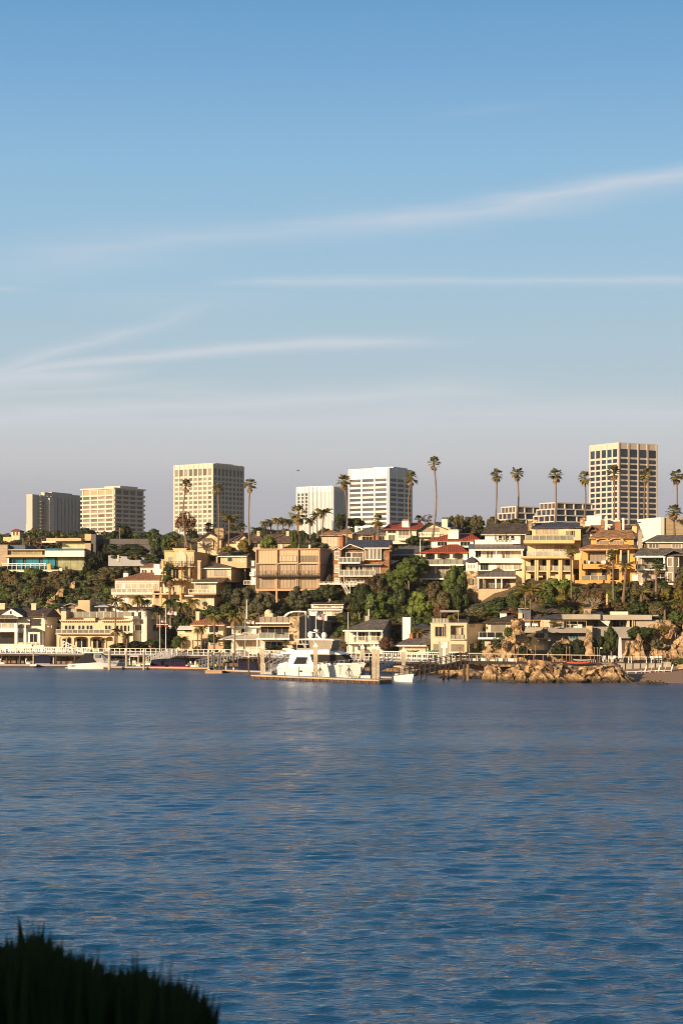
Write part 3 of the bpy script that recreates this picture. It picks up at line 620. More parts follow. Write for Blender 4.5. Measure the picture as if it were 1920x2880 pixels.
# 6
tower('office_tower', 'tallest pink stone tower with big dark windows, at the right of the skyline', 1671, 1738, 1858, 1244, 1500, 1150, 58, TW['pink'],
    (5, [(1262, 1284, 'gld')] + r(1290, 15.6, 10.8, 14, 'gld'), .2, 1.15, .3), (4, [(1262, 1284, 'gld')] + r(1290, 15.6, 10.8, 14, 'gld'), .3, 1.2, .3), (), (.1, .6, .5))
def lowrise(label, xl, xc, xr, ytop, D, n):
    t = T('office_block', label, 'office block', xc, 1485, D, 57, 'low office blocks on the skyline'); s = D / F; w = (xc - xl) * s / math.cos(t.th) ; d = (xr - xc) * s / math.sin(t.th) * 1.0
    for k in range(4):
        y = ytop + k * 18; off = .9 * k; z1, z2 = t.z(y + 18) - t.o.z, t.z(y) - t.o.z
        link('glazing', mesh('glazing', [gbox(-w - off + .5, .5 - off, z1, -.5 + off, d + off - .5, z2 - .3)], TW['gld' if k else 'gl']), t.root)
        link('floor_slab', mesh('floor_slab', [gbox(-w - off, -off, z2 - .45, off, d + off, z2)], TW['pink']), t.root)
        g = []
        for b in range(5): u = -w - off + (w + 2 * off - .35) * b / 4; g.append(gbox(u, -off + .02, z1 + .001, u + .35, -off + .7, z2 - .46))
        for b in range(n + 1): u = -off + (d + 2 * off - .35) * b / n; g.append(gbox(off - .7, u, z1 + .001, off - .02, u + .35, z2 - .46))
        link('columns', mesh('columns', g, TW['pink']), t.root)
lowrise('terraced two-storey office block, behind the tall thin palms', 1412, 1450, 1530, 1423, 800, 3)
lowrise('terraced office block abutting the pink tower, behind the cream house', 1522, 1562, 1674, 1412, 760, 4)
# ---------------------------------------------------------------- houses on the hill
# glass mansion at the far left
t = T('modern_mansion', 'sprawling flat-roofed mansion with teal glass walls and white balcony, far left on hilltop', 'house', 20, 1602, 458, 3)
t.put('wall', 'board', t.box(-60, 1532, 22, 1606, 0, 12), t.box(22.1, 1545.5, 128, 1548, .6, 12), t.box(239, 1528, 256, 1560, 1, 12), t.box(22, 1602, 176, 1618, .2, 3), t.box(160, 1567.2, 240, 1618, 1.6, 12))
t.put('roof_screen', 'bluewall', t.box(22.2, 1533, 72, 1545.4, 1.5, 12))
t.put('fascia', 'tan', t.box(14, 1560.5, 128, 1567, -.8, 4), t.box(24, 1545, 128, 1547.5, -.2, 6))
t.win(27, 1549.5, 118, 1560, 4, 1, .9, 'tan', 'greeng', 1.5)
t.put('wall', 'darkgrey', t.box(23, 1567.2, 160, 1602, 1.2, 10), t.box(24, 1548, 127, 1560.4, 1.3, 9))
for a, b in ((32, 65), (73, 110), (120, 155)): t.win(a, 1570, b, 1601, 2, 1, 1.1, 'black', 'tealg', .8)
t.put('column', 'white', t.box(22, 1569, 26, 1591, -.5, -.1))
t.put('balcony', 'white', t.box(127, 1549, 238, 1566, -1.2, 4)); t.put('glass_panel', 'tealg', t.box(127, 1543, 238, 1548.8, -1.1, -1.0), t.box(237, 1543, 238, 1548.8, -1, 4))
t.win(162, 1568, 236, 1604, 4, 2, 1.5, 'greeng', 'greeng', .6)
t.win(176, 1529, 239, 1543, 3, 1, 2.8, 'offwhite', 'greeng', .8)
t.put('wall', 'offwhite', t.box(175, 1526, 240, 1549, 2.9, 12))
t.put('roof', 'tan', t.box(131, 1513.5, 229, 1522, .5, 12), t.box(229.1, 1515, 256, 1521, 1.5, 12)); t.put('canopy', 'white', t.box(118, 1522.3, 157, 1526, -.5, 3))
t.chim(239, 1502, 257, 1518, 2, 5, 'tan'); t.put('wall', 'darkgrey', t.box(257.2, 1503, 270, 1572, 1.6, 12), t.box(270.2, 1516, 448, 1531, 5, 14), t.box(300, 1531.1, 448, 1560, 5.2, 13))
g = [t.box(5, 1584, 130, 1586, -1.4, -1.3), t.box(8, 1588.5, 132, 1590.5, -1.4, -1.3)] + [t.box(x, 1584.1, x + 1, 1602, -1.29, -1.2) for x in range(8, 132, 13)]
t.put('railing', 'white', *g); t.put('garden_wall', 'offwhite', t.box(-60, 1602.3, 172, 1609, -1.8, -1.2), t.box(168, 1597, 176, 1607, -1.9, -1.1)); 
t = T('tool_cabin', 'small yellow box standing on the terrace of the glass mansion', 'cabin', 138, 1602, 456.5, 3); t.put('body', 'yellowp', t.box(133, 1585.5, 143, 1602, -.6, .6)); t.put('door', 'tan', t.box(134.5, 1588, 141, 1601.5, -.66, -.61))
t = T('retaining_wall', 'long pale grey retaining wall below the dark clipped hedge', 'wall', 306, 1578, 451, 2)
t.put('wall', 'greypaint', t.ext([(305, 1562), (445, 1571), (470, 1574), (470, 1592), (305, 1592)], 0, .4)); t.put('gate_post', 'offwhite', t.box(331, 1561, 334.5, 1579, -.2, .5)); t.put('gate_post', 'offwhite', t.box(370, 1561, 372, 1569, -.2, .5))
t = T('turret_house', 'cream turret with a red pyramid roof and low yellow wings, far left skyline', 'house', 32, 1525, 540, 12)
t.put('wall', 'cream', t.box(33, 1493, 56, 1535, 0, 2.4)); t.put('roof', 'redtile', t.hip(31, 58, 1493, 1487, -.3, 2.8, 44, 46)); t.put('wing', 'yellow', t.box(10, 1510, 32.5, 1535, .5, 5), t.box(57, 1512, 84, 1535, 3, 8))
t.win(38, 1496, 42, 1506, 1, 1, 0, 'cream', 'glass', .5); t.win(47, 1496, 51, 1506, 1, 1, 0, 'cream', 'glass', .5)
# white house with brown tile roof
t = T('tile_roofed_house', 'white house with brown tile roof and long glazed terrace, left of the yellow house', 'house', 324, 1700, 426, 5, 'houses stepping up the hillside')
t.put('wall', 'white', t.box(324, 1636, 449, 1666, .3, 12), t.box(395, 1594, 456, 1640, 6, 12), t.box(435, 1600, 456, 1617, 3, 6), t.box(318, 1672.5, 432, 1722, .8, 12))
t.put('roof', 'browntile', t.hip(322, 452, 1630, 1610, -.5, 11, 402, 452), t.hip(393, 442, 1594.5, 1583, 5.5, 12.5, 425, 440)); t.put('fascia', 'white', t.box(324, 1630.5, 449, 1636, -.3, 1))
t.chim(347, 1607, 360, 1624, 2, 3.6, 'white', 1); t.put('chimney', 'white', t.box(433, 1587, 449, 1602, 5, 7))
for a, b in ((328, 341), (352, 368), (371, 389), (391, 408), (411, 426), (430, 447)): t.win(a, 1641, b, 1664, 1, 1, .3, 'white', 'blindl', .8)
for a in (399, 407, 424): t.win(a, 1603, a + 5, 1611, 1, 1, 6, 'offwhite', 'glass', .4)
t.put('balcony', 'white', t.box(313, 1666.5, 430, 1672, -1.6, .8), t.box(302, 1700.5, 428, 1706, -2.2, .8)); t.rail(313, 430, 1656, 1666.4, -1.5, 'white', 'railg', 8, .5)
for a, b in ((340, 350), (360, 378), (385, 400), (412, 426)): t.win(a, 1676, b, 1697, 2, 1, .8, 'cream', 'blindl', .8)
# yellow house with arched parapet
t = T('yellow_house', 'tall golden yellow house with arched central window and black balcony rails', 'house', 463, 1700, 425, 7, 'houses stepping up the hillside')
t.put('wall', 'yellow', t.box(463, 1551, 546, 1592, 0, 20), t.box(487, 1543.5, 524, 1550.9, -.1, 2), t.box(462, 1592.2, 546, 1635, .6, 20), t.box(452, 1635.2, 546, 1722, 1.2, 20))
t.put('cornice', 'cream', t.box(461, 1548.6, 486.8, 1550.8, -.3, 2), t.box(524.2, 1548.6, 548, 1550.8, -.3, 2), t.box(485, 1542, 526, 1543.4, -.3, 2), t.box(460, 1591.8, 548, 1594, -1.8, .7), t.box(452, 1634, 546, 1636, -1.5, 1.1))
t.win(495, 1562, 522, 1591, 2, 1, -.15, 'cream', 'blindl', 1.5, arch=12); t.win(473, 1566, 486, 1590, 1, 1, 0, 'cream', 'blindl', 1); t.win(528, 1566, 541, 1590, 1, 1, 0, 'cream', 'blindl', 1)
for a, b in ((468, 480), (486, 502), (528, 540)): t.win(a, 1600, b, 1627, 2, 1, .6, 'cream', 'glass', 1)
for a, b in ((456, 478), (484, 505)): t.win(a, 1641, b, 1668, 2, 1, 1.2, 'cream', 'blindl', 1)
t.rail(462, 547, 1579, 1591.6, -1.7, 'black', None, 4, .7, bars=20); t.put('column', 'yellow', t.box(455, 1576, 460, 1634, -1.4, -.9)); t.put('column', 'yellow', t.box(528, 1594, 534, 1634, -1.2, -.8))
t.put('terrace', 'yellow', t.box(428, 1668, 510, 1672, -2.5, 1.1), t.box(430, 1672.2, 436, 1700, -2.3, -1.9), t.box(448, 1672.2, 455, 1705, -2.3, -1.9), t.box(505, 1672.2, 511, 1705, -2.3, -1.9), t.box(429, 1651, 433, 1668, -2.4, -2.1), t.box(450, 1651, 455, 1668, -2.4, -2.1), t.box(486, 1651, 490, 1668, -2.4, -2.1))
t.win(436, 1677, 447, 1703, 1, 1, 1.2, 'yellow', 'blindl', .6)
g = []                                             # spiral stair
for i in range(26):
    a = i * .5; y = 1665 - i * 3.3; c = t.P(519 + 4.5 * math.cos(a), y, -1.6 + .55 * math.sin(a)); g.append(gbox(c.x - .35, c.y - .35, c.z, c.x + .35, c.y + .35, c.z + .05))
t.put('spiral_stair', 'iron', *g, t.box(511, 1577, 513.4, 1668, -2.6, -2.4), t.box(535, 1577, 537, 1668, -2.6, -2.4), t.box(511, 1620, 537, 1621.5, -2.5, -2.4), t.box(518.6, 1580, 519.6, 1668, -1.65, -1.6))
t.chim(608, 1566, 612, 1592, 4, 5, 'beige')
# stepped tan house with brown roofs
t = T('stepped_house', 'tan three-tier house with brown roofs and bright windows, right of yellow house', 'house', 548, 1705, 420, 12, 'houses stepping up the hillside')
t.put('wall', 'tan', t.box(546, 1637, 608, 1672, 1, 14), t.box(540, 1677.5, 603, 1722, 1.6, 14), t.box(568, 1597, 650, 1637, 3.5, 16), t.box(620, 1565, 694, 1598, 7, 18))
t.put('roof', 'brownroof', t.shed(538, 628, 1636, 1624, -.2, 3.6), t.hip(567, 652, 1596, 1583, 2.8, 12, 600, 612), t.hip(612, 698, 1563, 1548, 6.5, 15, 620, None))
t.put('fascia', 'white', t.box(538, 1637.9, 612, 1640.2, -.3, 0), t.box(567, 1597.8, 650, 1600, 2.7, 3), t.box(612, 1564.5, 694, 1566.6, 6.3, 6.6), t.box(519, 1674, 603, 1677.3, .4, 2))
for a, b in ((549, 561), (565, 585), (588, 607)): t.win(a, 1641, b, 1664, 2 if b - a > 15 else 1, 1, 1, 'offwhite', 'blindl', .8)
for a, b in ((592, 603), (603.8, 619), (620, 634), (638, 650)): t.win(a, 1601.5, b, 1621, 1, 1, 3.5, 'cream', 'blindl', .6)
for a, b in ((557, 575), (580, 602)): t.win(a, 1681, b, 1703, 1, 1, 1.6, 'cream', 'blindl', .8)
t.win(640, 1569, 653, 1580, 1, 1, 7, 'white', 'glass', 1.4); t.win(680, 1568, 690, 1580, 1, 1, 7, 'white', 'blindl', 1.4)
t.put('balcony', 'beigetrim', t.box(530, 1668, 608, 1672, -1.4, 1)); t.rail(530, 608, 1657.5, 1667.8, -1.3, 'white', None, 6, 1); t.chim(556, 1576, 564, 1637, 1.8, 3.4, 'tan', 2, capm='tan')
# beige block on stilts
t = T('flat_roofed_block', 'large beige flat-roofed house on stilts with three floors of sliding windows', 'house', 719, 1662, 400, 8, 'houses stepping up the hillside')
t.put('wall', 'beige', t.box(719, 1545.5, 899, 1585, .5, 15), t.box(719, 1585.2, 899, 1656, .6, 15))
t.put('frame', 'beigetrim', t.box(718, 1543, 900, 1546, 0, 15.2), t.box(718, 1583.5, 900, 1587, 0, 15.1), t.box(718, 1655.5, 900, 1662, -.1, 15.1), *[t.box(x - 1.5, 1546.2, x + 1.5, 1655.3, 0, .5) for x in (720, 779, 837.5, 897.5)], *[t.box(719, 1619.2, 899, 1624, .1, 1.2)])
t.put('stilt', 'beigetrim', t.box(775, 1662.2, 780, 1706, 0, .5)); t.put('stilt', 'beigetrim', t.box(893, 1662.2, 898, 1706, 0, .5)); t.put('stilt', 'beigetrim', t.box(722, 1662.2, 727, 1706, 0, .5))
for a, b in ((782, 834), (842, 892)): t.win(a, 1564, b, 1579, 5, 1, .5, 'iron', 'blindb', .8)
for y1, y2 in ((1589, 1618), (1626, 1654)):
    for a, b in ((723, 776), (782, 834), (841, 894)): t.win(a + 4, y1, b - 5, y2, 4, 1, .6, 'iron', 'blindb', .8); t.put('stone_pier', 'cream', t.box(a - .5, y1 - .5, a + 2.4, y2, .3, .59), t.box(b - 3, y1 - .5, b - .2, y2, .3, .59))
t.rail(716, 900, 1606, 1619, -1.5, 'iron', None, 12, .6, bars=60); t.put('balcony', 'iron', t.box(716, 1619.2, 900, 1621.5, -1.6, .1))
for x in (793, 871): v = t.P(x, 1543, 5); t.put('roof_vent', 'white', gcyl(v, v + Vector((0, 0, .35)), .22, .22), gsphere((v.x, v.y, v.z + .5), .3, 8, 6), smooth=True)
t = T('small_white_house', 'narrow white house with a balcony, squeezed in left of the beige block', 'house', 702, 1645, 407, 6, 'houses stepping up the hillside')
t.put('wall', 'white', t.box(706, 1594, 722, 1645, 0, 8)); t.put('roof', 'darkshingle', t.shed(699, 722, 1594, 1590, -.8, 6)); t.chim(707, 1577, 715, 1592, 2, 3, 'white', 2, capm='white', ch=2)
t.put('balcony', 'white', t.box(702, 1617, 718, 1620, -1.4, 0)); t.rail(702, 718, 1611, 1617, -1.3, 'white', None, 2, 1); t.rail(685, 718, 1634, 1644, -2.4, 'white', None, 2, 1.2, bars=9)
# brown shingle house
t = T('shingle_house', 'brown shingle house with white trimmed windows and white balconies', 'house', 936, 1640, 390, 5, 'houses stepping up the hillside')
t.put('wall', 'shingle', t.box(937, 1545, 959, 1650, 0, 8), t.box(959.1, 1543, 1094, 1655, 1.2, 13), t.ext([(959.5, 1543), (983, 1530), (1023, 1543)], .6, 1.3), t.box(1024, 1541, 1072, 1577, .5, 1.2))
t.put('roof', 'slate', t.hip(965, 1096, 1541, 1519, .2, 14, 978, None), t.gable(956, 1026, 1543.5, 984, 1528.5, .1, 7, 2)); t.put('barge_board', 'white', t.gable(933.5, 961, 1545.5, 948, 1539, -.4, .2, 2), t.gable(957, 1025, 1545, 984, 1530, -.15, .08, 2), t.box(1023, 1540.5, 1096, 1543, .0, .3)); t.put('roof', 'slate', t.gable(934, 961, 1543.7, 948, 1537.2, -.3, 6, 1.5))
for y1, y2 in ((1551, 1573), (1590, 1609), (1627, 1638)): t.win(943, y1, 953, y2, 2, 2, 0, 'white', 'blind', 1.8)
t.win(1028, 1545, 1070, 1573, 4, 1, .5, 'white', 'blind', 2, mw=3); t.win(974, 1554, 986, 1567, 1, 1, 1.2, 'white', 'glass', 1.2); t.win(990, 1554, 1020, 1580, 2, 2, 1.2, 'white', 'blind', 1.2); t.win(1077, 1553, 1080, 1572, 1, 1, 1.2, 'white', 'glass', 1)
for a, b in ((957, 972), (981, 992), (999, 1008), (1011, 1020), (1028, 1048), (1050, 1068)): t.win(a, 1592, b, 1618, 1, 1, 1.2, 'white' if a > 970 else 'iron', 'glass' if a < 1020 else 'blind', 1.2)
for a, b in ((974, 986), (989, 999), (1001, 1012), (1014, 1023)): t.win(a, 1627, b, 1638, 1, 1, 1.2, 'white', 'blind', 1.2)
t.put('balcony', 'white', t.box(950, 1581, 1012, 1585, -1.4, 1), t.box(951, 1619, 1055, 1621.5, -1.4, 1)); t.rail(951, 1012, 1568, 1580.8, -1.3, 'white', 'railg', 5, 1.3); t.rail(952, 1054, 1604, 1618.8, -1.3, 'white', 'railg', 7, 1.3)
t.put('awning', 'greypaint', t.shed(1012, 1074, 1588, 1585, -.4, 1.2, 1.2)); t.chim(1093.5, 1534, 1101, 1551, .8, 1.8, 'brick')
t.put('deck', 'white', t.box(897, 1641.5, 1004, 1644, -3, 1)); t.rail(897, 962, 1637, 1641.4, -2.9, 'white', None, 5, .8, bars=20); t.rail(970, 1004, 1637, 1650, -2.9, 'white', 'railg', 3, 1)
a, b = t.P(966, 1620, -1.6), t.P(990, 1682, -3); g = [gtube([a, t.P(968, 1640, -3)], .07, 4), gtube([t.P(968, 1641, -3), b], .08, 4), gtube([t.P(960, 1641, -2.6), t.P(984, 1682, -2.6)], .08, 4)] + [gbox(*(t.P(965 + i * 1.7, 1644 + i * 3.2, -2.9) + Vector((-.5, 0, 0))), *(t.P(965 + i * 1.7, 1644 + i * 3.2, -2.9) + Vector((.5, .4, .06)))) for i in range(12)]
t.put('stair', 'white', *g)
# grey-roofed white house
t = T('white_house', 'low white house with grey roof, half hidden by trees right of shingle house', 'house', 1090, 1612, 398, 4, 'houses stepping up the hillside')
t.put('wall', 'offwhite', t.box(1089, 1559, 1186, 1618, .8, 12)); t.put('roof', 'greyroof', t.hip(1085, 1190, 1558, 1535, -.2, 14, 1142, None), t.hip(1120, 1212, 1545, 1532, 8, 16, 1150, None))
t.put('fascia', 'white', t.box(1085, 1559.8, 1186, 1561.5, -.3, 0)); t.win(1097, 1562, 1125, 1575, 2, 1, .8, 'white', 'blind', 1); t.win(1128, 1562, 1150, 1582, 3, 1, .8, 'white', 'glass', 1); t.win(1099, 1593, 1122, 1612, 3, 1, .8, 'white', 'blind', 1)
t.put('balcony', 'white', t.box(1087, 1576, 1125, 1587, -1.3, .7)); t.put('column', 'white', t.box(1090, 1587.2, 1096, 1616, -1.2, -.8)); t.rail(1125, 1152, 1578, 1586, -1.2, 'white', 'railg', 3, .5)
# red tile house
t = T('red_tile_house', 'white house with two bright red tile roofs and arched terraces', 'house', 1190, 1630, 376, 4, 'houses stepping up the hillside')
t.put('wall', 'white', t.box(1212, 1519, 1330, 1540, 5, 12), t.box(1188, 1592, 1300, 1636, 1.3, 12), t.box(1188, 1552, 1314, 1592, 2.2, 12))
t.put('roof', 'redtile', t.hip(1202, 1352, 1518, 1500, 4.3, 12.7, 1268, 1323), t.hip(1179, 1318, 1553, 1531, -.8, 9, 1262, 1288))
pts = []
for a, b in ((1195, 1222), (1229, 1265), (1272, 1302)):
    pts += [(a, 1573 + 17)] + [(a, 1561)] + [((a + b) / 2 - (b - a) / 2 * math.cos(k), 1561 - 5 * math.sin(k)) for k in (.5, 1, 1.57, 2.14, 2.64)] + [(b, 1561), (b, 1590)]
t.put('arcade', 'white', t.ext([(1188, 1590)] + pts + [(1314, 1590), (1314, 1553), (1188, 1553)], 0, .5), t.box(1188, 1553, 1190, 1590, .5, 2.2), t.box(1311, 1553, 1314, 1590, .5, 2.2))
for a, b in ((1198, 1221), (1232, 1262), (1275, 1301)): t.win(a + 3, 1558, b, 1588, 3, 1, 2.2, 'white', 'blind', 1)
for a, b in ((1230, 1256), (1294, 1321)): t.win(a, 1524, b, 1535, 3, 1, 5, 'white', 'glass', 1.2, arch=3)
for a, b in ((1201, 1221), (1228, 1263)): t.win(a, 1595, b, 1622, 3, 1, 1.3, 'white', 'blind', 1)
t.rail(1177, 1302, 1573, 1587, -.6, 'iron', 'railg', 7, .5); t.put('balcony', 'white', t.box(1177, 1587.3, 1303, 1591.7, -.8, 2), t.box(1169, 1626.3, 1250, 1630, -.9, 1.2), t.box(1192, 1591.9, 1199, 1626, -.4, 0)); t.rail(1169, 1250, 1613, 1626, -.7, 'iron', 'railg', 5, .5)
t.chim(1259, 1489, 1289, 1516, 4.2, 6, 'white', 1, capm='tan', ch=3.4)
# white house with metal roof, stone turret and pavilion
t = T('white_terraced_house', 'bright white terraced house with a dark shingle roof and standing-seam metal roofs', 'house', 1345, 1605, 368, 5, 'houses stepping up the hillside')
t.put('wall', 'white', t.box(1363, 1502, 1462, 1532, 6, 13), t.box(1320, 1546, 1470, 1572, 2.2, 12), t.box(1343, 1583, 1468, 1606, 1, 12), t.box(1310, 1570.5, 1468, 1583, -.4, 6))
t.put('roof', 'darkshingle', t.hip(1351, 1490, 1501, 1472.5, 5.3, 15, 1376, 1488)); t.put('fascia', 'white', t.box(1351, 1503.5, 1478, 1505, 5.2, 5.5), t.box(1318, 1545.2, 1472, 1548.5, -.1, .3))
t.put('roof', 'seam', t.shed(1316, 1474, 1543.5, 1530, 0, 4.8, 1.6)); t.put('parapet', 'white', t.box(1334, 1518, 1396, 1531, 4, 5.8), t.box(1396.1, 1525, 1442, 1531, 4, 5.8), t.box(1440, 1519, 1462, 1530, 3.8, 5.8)); t.rail(1396, 1440, 1519, 1525, 4.1, 'white', 'railg', 4, .5)
for a, b in ((1401, 1411), (1413, 1421), (1424, 1430), (1436, 1444)): t.win(a, 1507, b, 1523, 1, 2, 6, 'offwhite', 'glass' if a != 1413 else 'blindl', 1)
t.win(1336, 1549, 1351, 1566, 2, 1, 2.2, 'white', 'glass', 1); t.win(1356, 1550, 1364, 1569, 1, 1, 2.2, 'white', 'blindl', 1); t.win(1368, 1551, 1385, 1569, 2, 1, 2.2, 'white', 'blind', 1.6, mw=2.5)
for a, b in ((1409, 1419), (1421, 1433), (1436, 1452), (1455, 1468)): t.win(a, 1549, b, 1570, 1, 1, 2.2, 'white', 'blindl', .8)
for a, b in ((1395, 1415), (1419, 1440), (1444, 1464)): t.win(a, 1587, b, 1602, 3, 1, 1, 'white', 'blindl', 1)
t.win(1350, 1586, 1372, 1603, 3, 1, 1, 'white', 'glass', .8); t.put('post', 'white', t.box(1318, 1548.7, 1321, 1570.3, .1, .4)); t.put('post', 'white', t.box(1393, 1548.7, 1395, 1570.3, .1, .4)); t.put('post', 'white', t.box(1465, 1548.7, 1468, 1570.3, .1, .4))
for x in (1393, 1422): t2 = T('closed_parasol', 'closed black parasol on the top terrace of the white house, %s one' % ('left' if x < 1400 else 'right'), 'parasol', x, 1525, 371.5, 0, 'closed black parasols'); b = t2.P(x, 1525); t2.put('pole', 'iron', gcyl(b, b + Vector((0, 0, .6)), .04)); t2.put('canopy', 'blackcanvas', gcyl(b + Vector((0, 0, .5)), b + Vector((0, 0, 1.65)), .16, .05))
t = T('stone_turret', 'tapering pale fieldstone turret topped by a white lantern and dark bell roof', 'tower', 1303, 1700, 361, 6)
z0, z1 = t.z(1706), t.z(1605); A = [t.P(1299, 1700), t.P(1344, 1700)]; B = [t.P(1304, 1700, .3), t.P(1343.5, 1700, .3)]; e = -t.n * 3
def lv(p, z): return Vector((p.x, p.y, z))
t.put('wall', 'stone', ([lv(A[0], z0), lv(A[1], z0), lv(A[1] + e, z0), lv(A[0] + e, z0), lv(B[0], z1), lv(B[1], z1), lv(B[1] + e * .9, z1), lv(B[0] + e * .9, z1)], BF))
t.put('lantern', 'white', t.box(1309, 1582, 1343, 1604.8, .4, 2.9)); c = t.P(1326, 1582, 1.6)
t.put('roof', 'slate', gloft([[c + Vector((r * math.cos(a), r * math.sin(a), h)) for a in [i * math.pi / 4 + .39 for i in range(8)]] for r, h in ((1.5, -.08), (1.42, .1), (1.0, .55), (.6, .8), (.12, .98), (.03, 1.3))]), smooth=False)
for x in (1315, 1322, 1330): t.win(x, 1588, x + 3, 1598, 1, 1, .4, 'offwhite', 'blindl', .6)
t.win(1319, 1628, 1328, 1644, 1, 1, .1, 'iron', 'blind', 1)
t = T('pavilion', 'low pavilion with grey metal roof above a tan retaining wall, beside stone turret', 'pavilion', 1343, 1692, 360, 6)
t.put('wall', 'tan', t.box(1344, 1655, 1450, 1702, .2, 6), t.box(1432, 1640, 1449, 1654.9, .2, 6), t.box(1344, 1622, 1449, 1655, 2.2, 7)); t.put('wall', 'cream', t.box(1449.1, 1606, 1474, 1660, 1.5, 8))
t.put('roof', 'seam', t.shed(1338, 1450, 1621, 1607, -.4, 5, 1.2)); t.put('fascia', 'white', t.box(1339, 1622.5, 1450, 1627, -.45, -.05)); t.put('post', 'white', t.box(1342, 1627.2, 1346, 1655, -.2, .2))
t.put('post', 'white', t.box(1391, 1627.2, 1395, 1655, -.2, .2)); t.put('post', 'white', t.box(1408, 1627.2, 1411, 1655, -.2, .2))
for a, b, n in ((1361, 1390, 3), (1397, 1406, 1), (1413, 1431, 2)): t.win(a, 1629, b, 1654, n, 3 if n > 1 else 1, 2.2, 'iron', 'blind', .6)
t.rail(1346, 1432, 1645, 1654.8, -.1, 'black', None, 6, .6, bars=14)
# cream yellow house
t = T('cream_house', 'pale yellow four-storey house with columns and slate roof, left of orange house', 'house', 1478, 1640, 358, 6, 'houses stepping up the hillside')
t.put('wall', 'lemon', t.box(1495, 1485, 1572, 1520, 3, 12), t.box(1572.1, 1489, 1632, 1520, 2.2, 12), t.box(1482, 1529, 1592, 1565, 2, 12), t.box(1592.1, 1520, 1632, 1600, 4, 12), t.box(1474, 1572, 1608, 1612, 2.2, 12), t.box(1472, 1612.2, 1612, 1655, 1.4, 12), t.box(1560, 1616, 1616, 1640, -.2, 1.4))
t.put('roof', 'slate', t.hip(1492, 1640, 1484, 1470, 2.4, 12, 1514, 1624)); c = t.P(1602, 1488, 3.2)
t.put('bay', 'lemon', gloft([[c + Vector((1.25 * math.cos(a), 1.25 * math.sin(a), h)) for a in [i * math.pi / 4 + .39 for i in range(8)]] for h in (-2, 0)])); t.put('roof', 'slate', gloft([[c + Vector((r * math.cos(a), r * math.sin(a), h)) for a in [i * math.pi / 4 + .39 for i in range(8)]] for r, h in ((1.6, 0.02), (.05, .75))]))
t.win(1505, 1489, 1569, 1517, 5, 2, 3, 'lemon', 'blindl', 1, mw=1); cc = t.P(1597, 1500, 2.0); t.win(1590, 1494, 1600, 1508, 1, 1, 1.92, 'lemon', 'blind', 1); t.win(1605, 1493, 1611, 1508, 1, 1, 2.0, 'lemon', 'glass', 1)
t.put('balcony', 'yellow', t.box(1471, 1519, 1614, 1528, -1.3, 3), t.box(1474, 1528.1, 1612, 1530, -1, 3), t.box(1463, 1564, 1606, 1570, -2, 2.1), t.box(1467, 1570.1, 1604, 1572, -1.7, 2.1), t.box(1476, 1605, 1608, 1608.5, -.9, 2.1)); t.rail(1475, 1613, 1506, 1518.8, -1.1, 'offwhite', 'railg', 7, .5); t.rail(1480, 1600, 1550.5, 1563.8, -1.5, 'offwhite', 'railg', 5, .5); t.rail(1478, 1606, 1592, 1604.8, -.7, 'offwhite', 'railg', 5, .5)
for a, b in ((1492, 1521), (1525, 1555), (1558, 1587)): t.win(a, 1533, b, 1563, 2, 3, 2, 'cream', 'blindl', 1, mw=1)
for a in (1492, 1525, 1558, 1590): t.win(a, 1576, a + 10, 1604, 2, 1, 2.2, 'black', 'glass', 1.2); t.win(a, 1618, a + 8, 1636, 1, 1, 1.4, 'lemon', 'glass', 1)
for a in (1470, 1503, 1509, 1536.5, 1542, 1570, 1575.5, 1606):
    p = t.P(a + 2, 1650, -.9); q = Vector((p.x, p.y, t.z(1572.2))); t.put('column', 'lemon', gcyl(p, q, .19 if a != 1470 else .32, n=10), smooth=True)
t.chim(1484, 1461, 1495, 1492, 3, 4.4, 'stone', 2, capm='tan', ch=5); t.chim(1499, 1462, 1509, 1480, 6, 7.4, 'cream', 2, capm='tan', ch=4); t.chim(1630, 1457, 1644, 1486, 4, 5.6, 'stone', 2, capm='stoned', ch=5); t.put('chimney_breast', 'stoned', t.box(1632.2, 1486, 1637, 1600, 6, 8.5))
# orange house
t = T('orange_house', 'bright orange stucco house with arched dormer windows and a shake roof', 'house', 1628, 1652, 354, 8, 'houses stepping up the hillside')
t.put('wall', 'orange', t.box(1660, 1512, 1781, 1534, 4, 12), t.box(1630, 1543, 1785, 1588, 2.2, 12), t.box(1628, 1586, 1786, 1600, .1, 12), t.box(1628, 1600, 1786, 1660, 2.4, 12), t.box(1615, 1632, 1746, 1644, -.6, 2.4))
t.put('base_wall', 'rockwall' if 'rockwall' in C else 'greywall', t.box(1622, 1644.2, 1744, 1662, -.9, 2)); t.put('roof', 'shake', t.hip(1654, 1785, 1513, 1490.5, 3.2, 13, 1686, 1774), t.hip(1626, 1790, 1543, 1529, -.4, 10, 1662, 1760, 2)); t.put('fascia', 'yellow', t.box(1627, 1545, 1735, 1548, -.3, 0), t.box(1655, 1515, 1678, 1516.5, 3.3, 3.6))
for a, b in ((1676, 1708), (1714, 1750)):
    t.win(a, 1521, b, 1531, 4, 1, 3.9, 'yellow', 'blind', 1.2, arch=4); n = 8; t.put('arch_hood', 'yellow', t.ext([((a + b) / 2 - ((b - a) / 2 + 3) * math.cos(i * math.pi / n), 1521 - 7.5 * math.sin(i * math.pi / n)) for i in range(n + 1)] + [((a + b) / 2 + ((b - a) / 2) * math.cos(i * math.pi / n), 1521 - 5 * math.sin(i * math.pi / n)) for i in range(n + 1)], 3.2, 4))
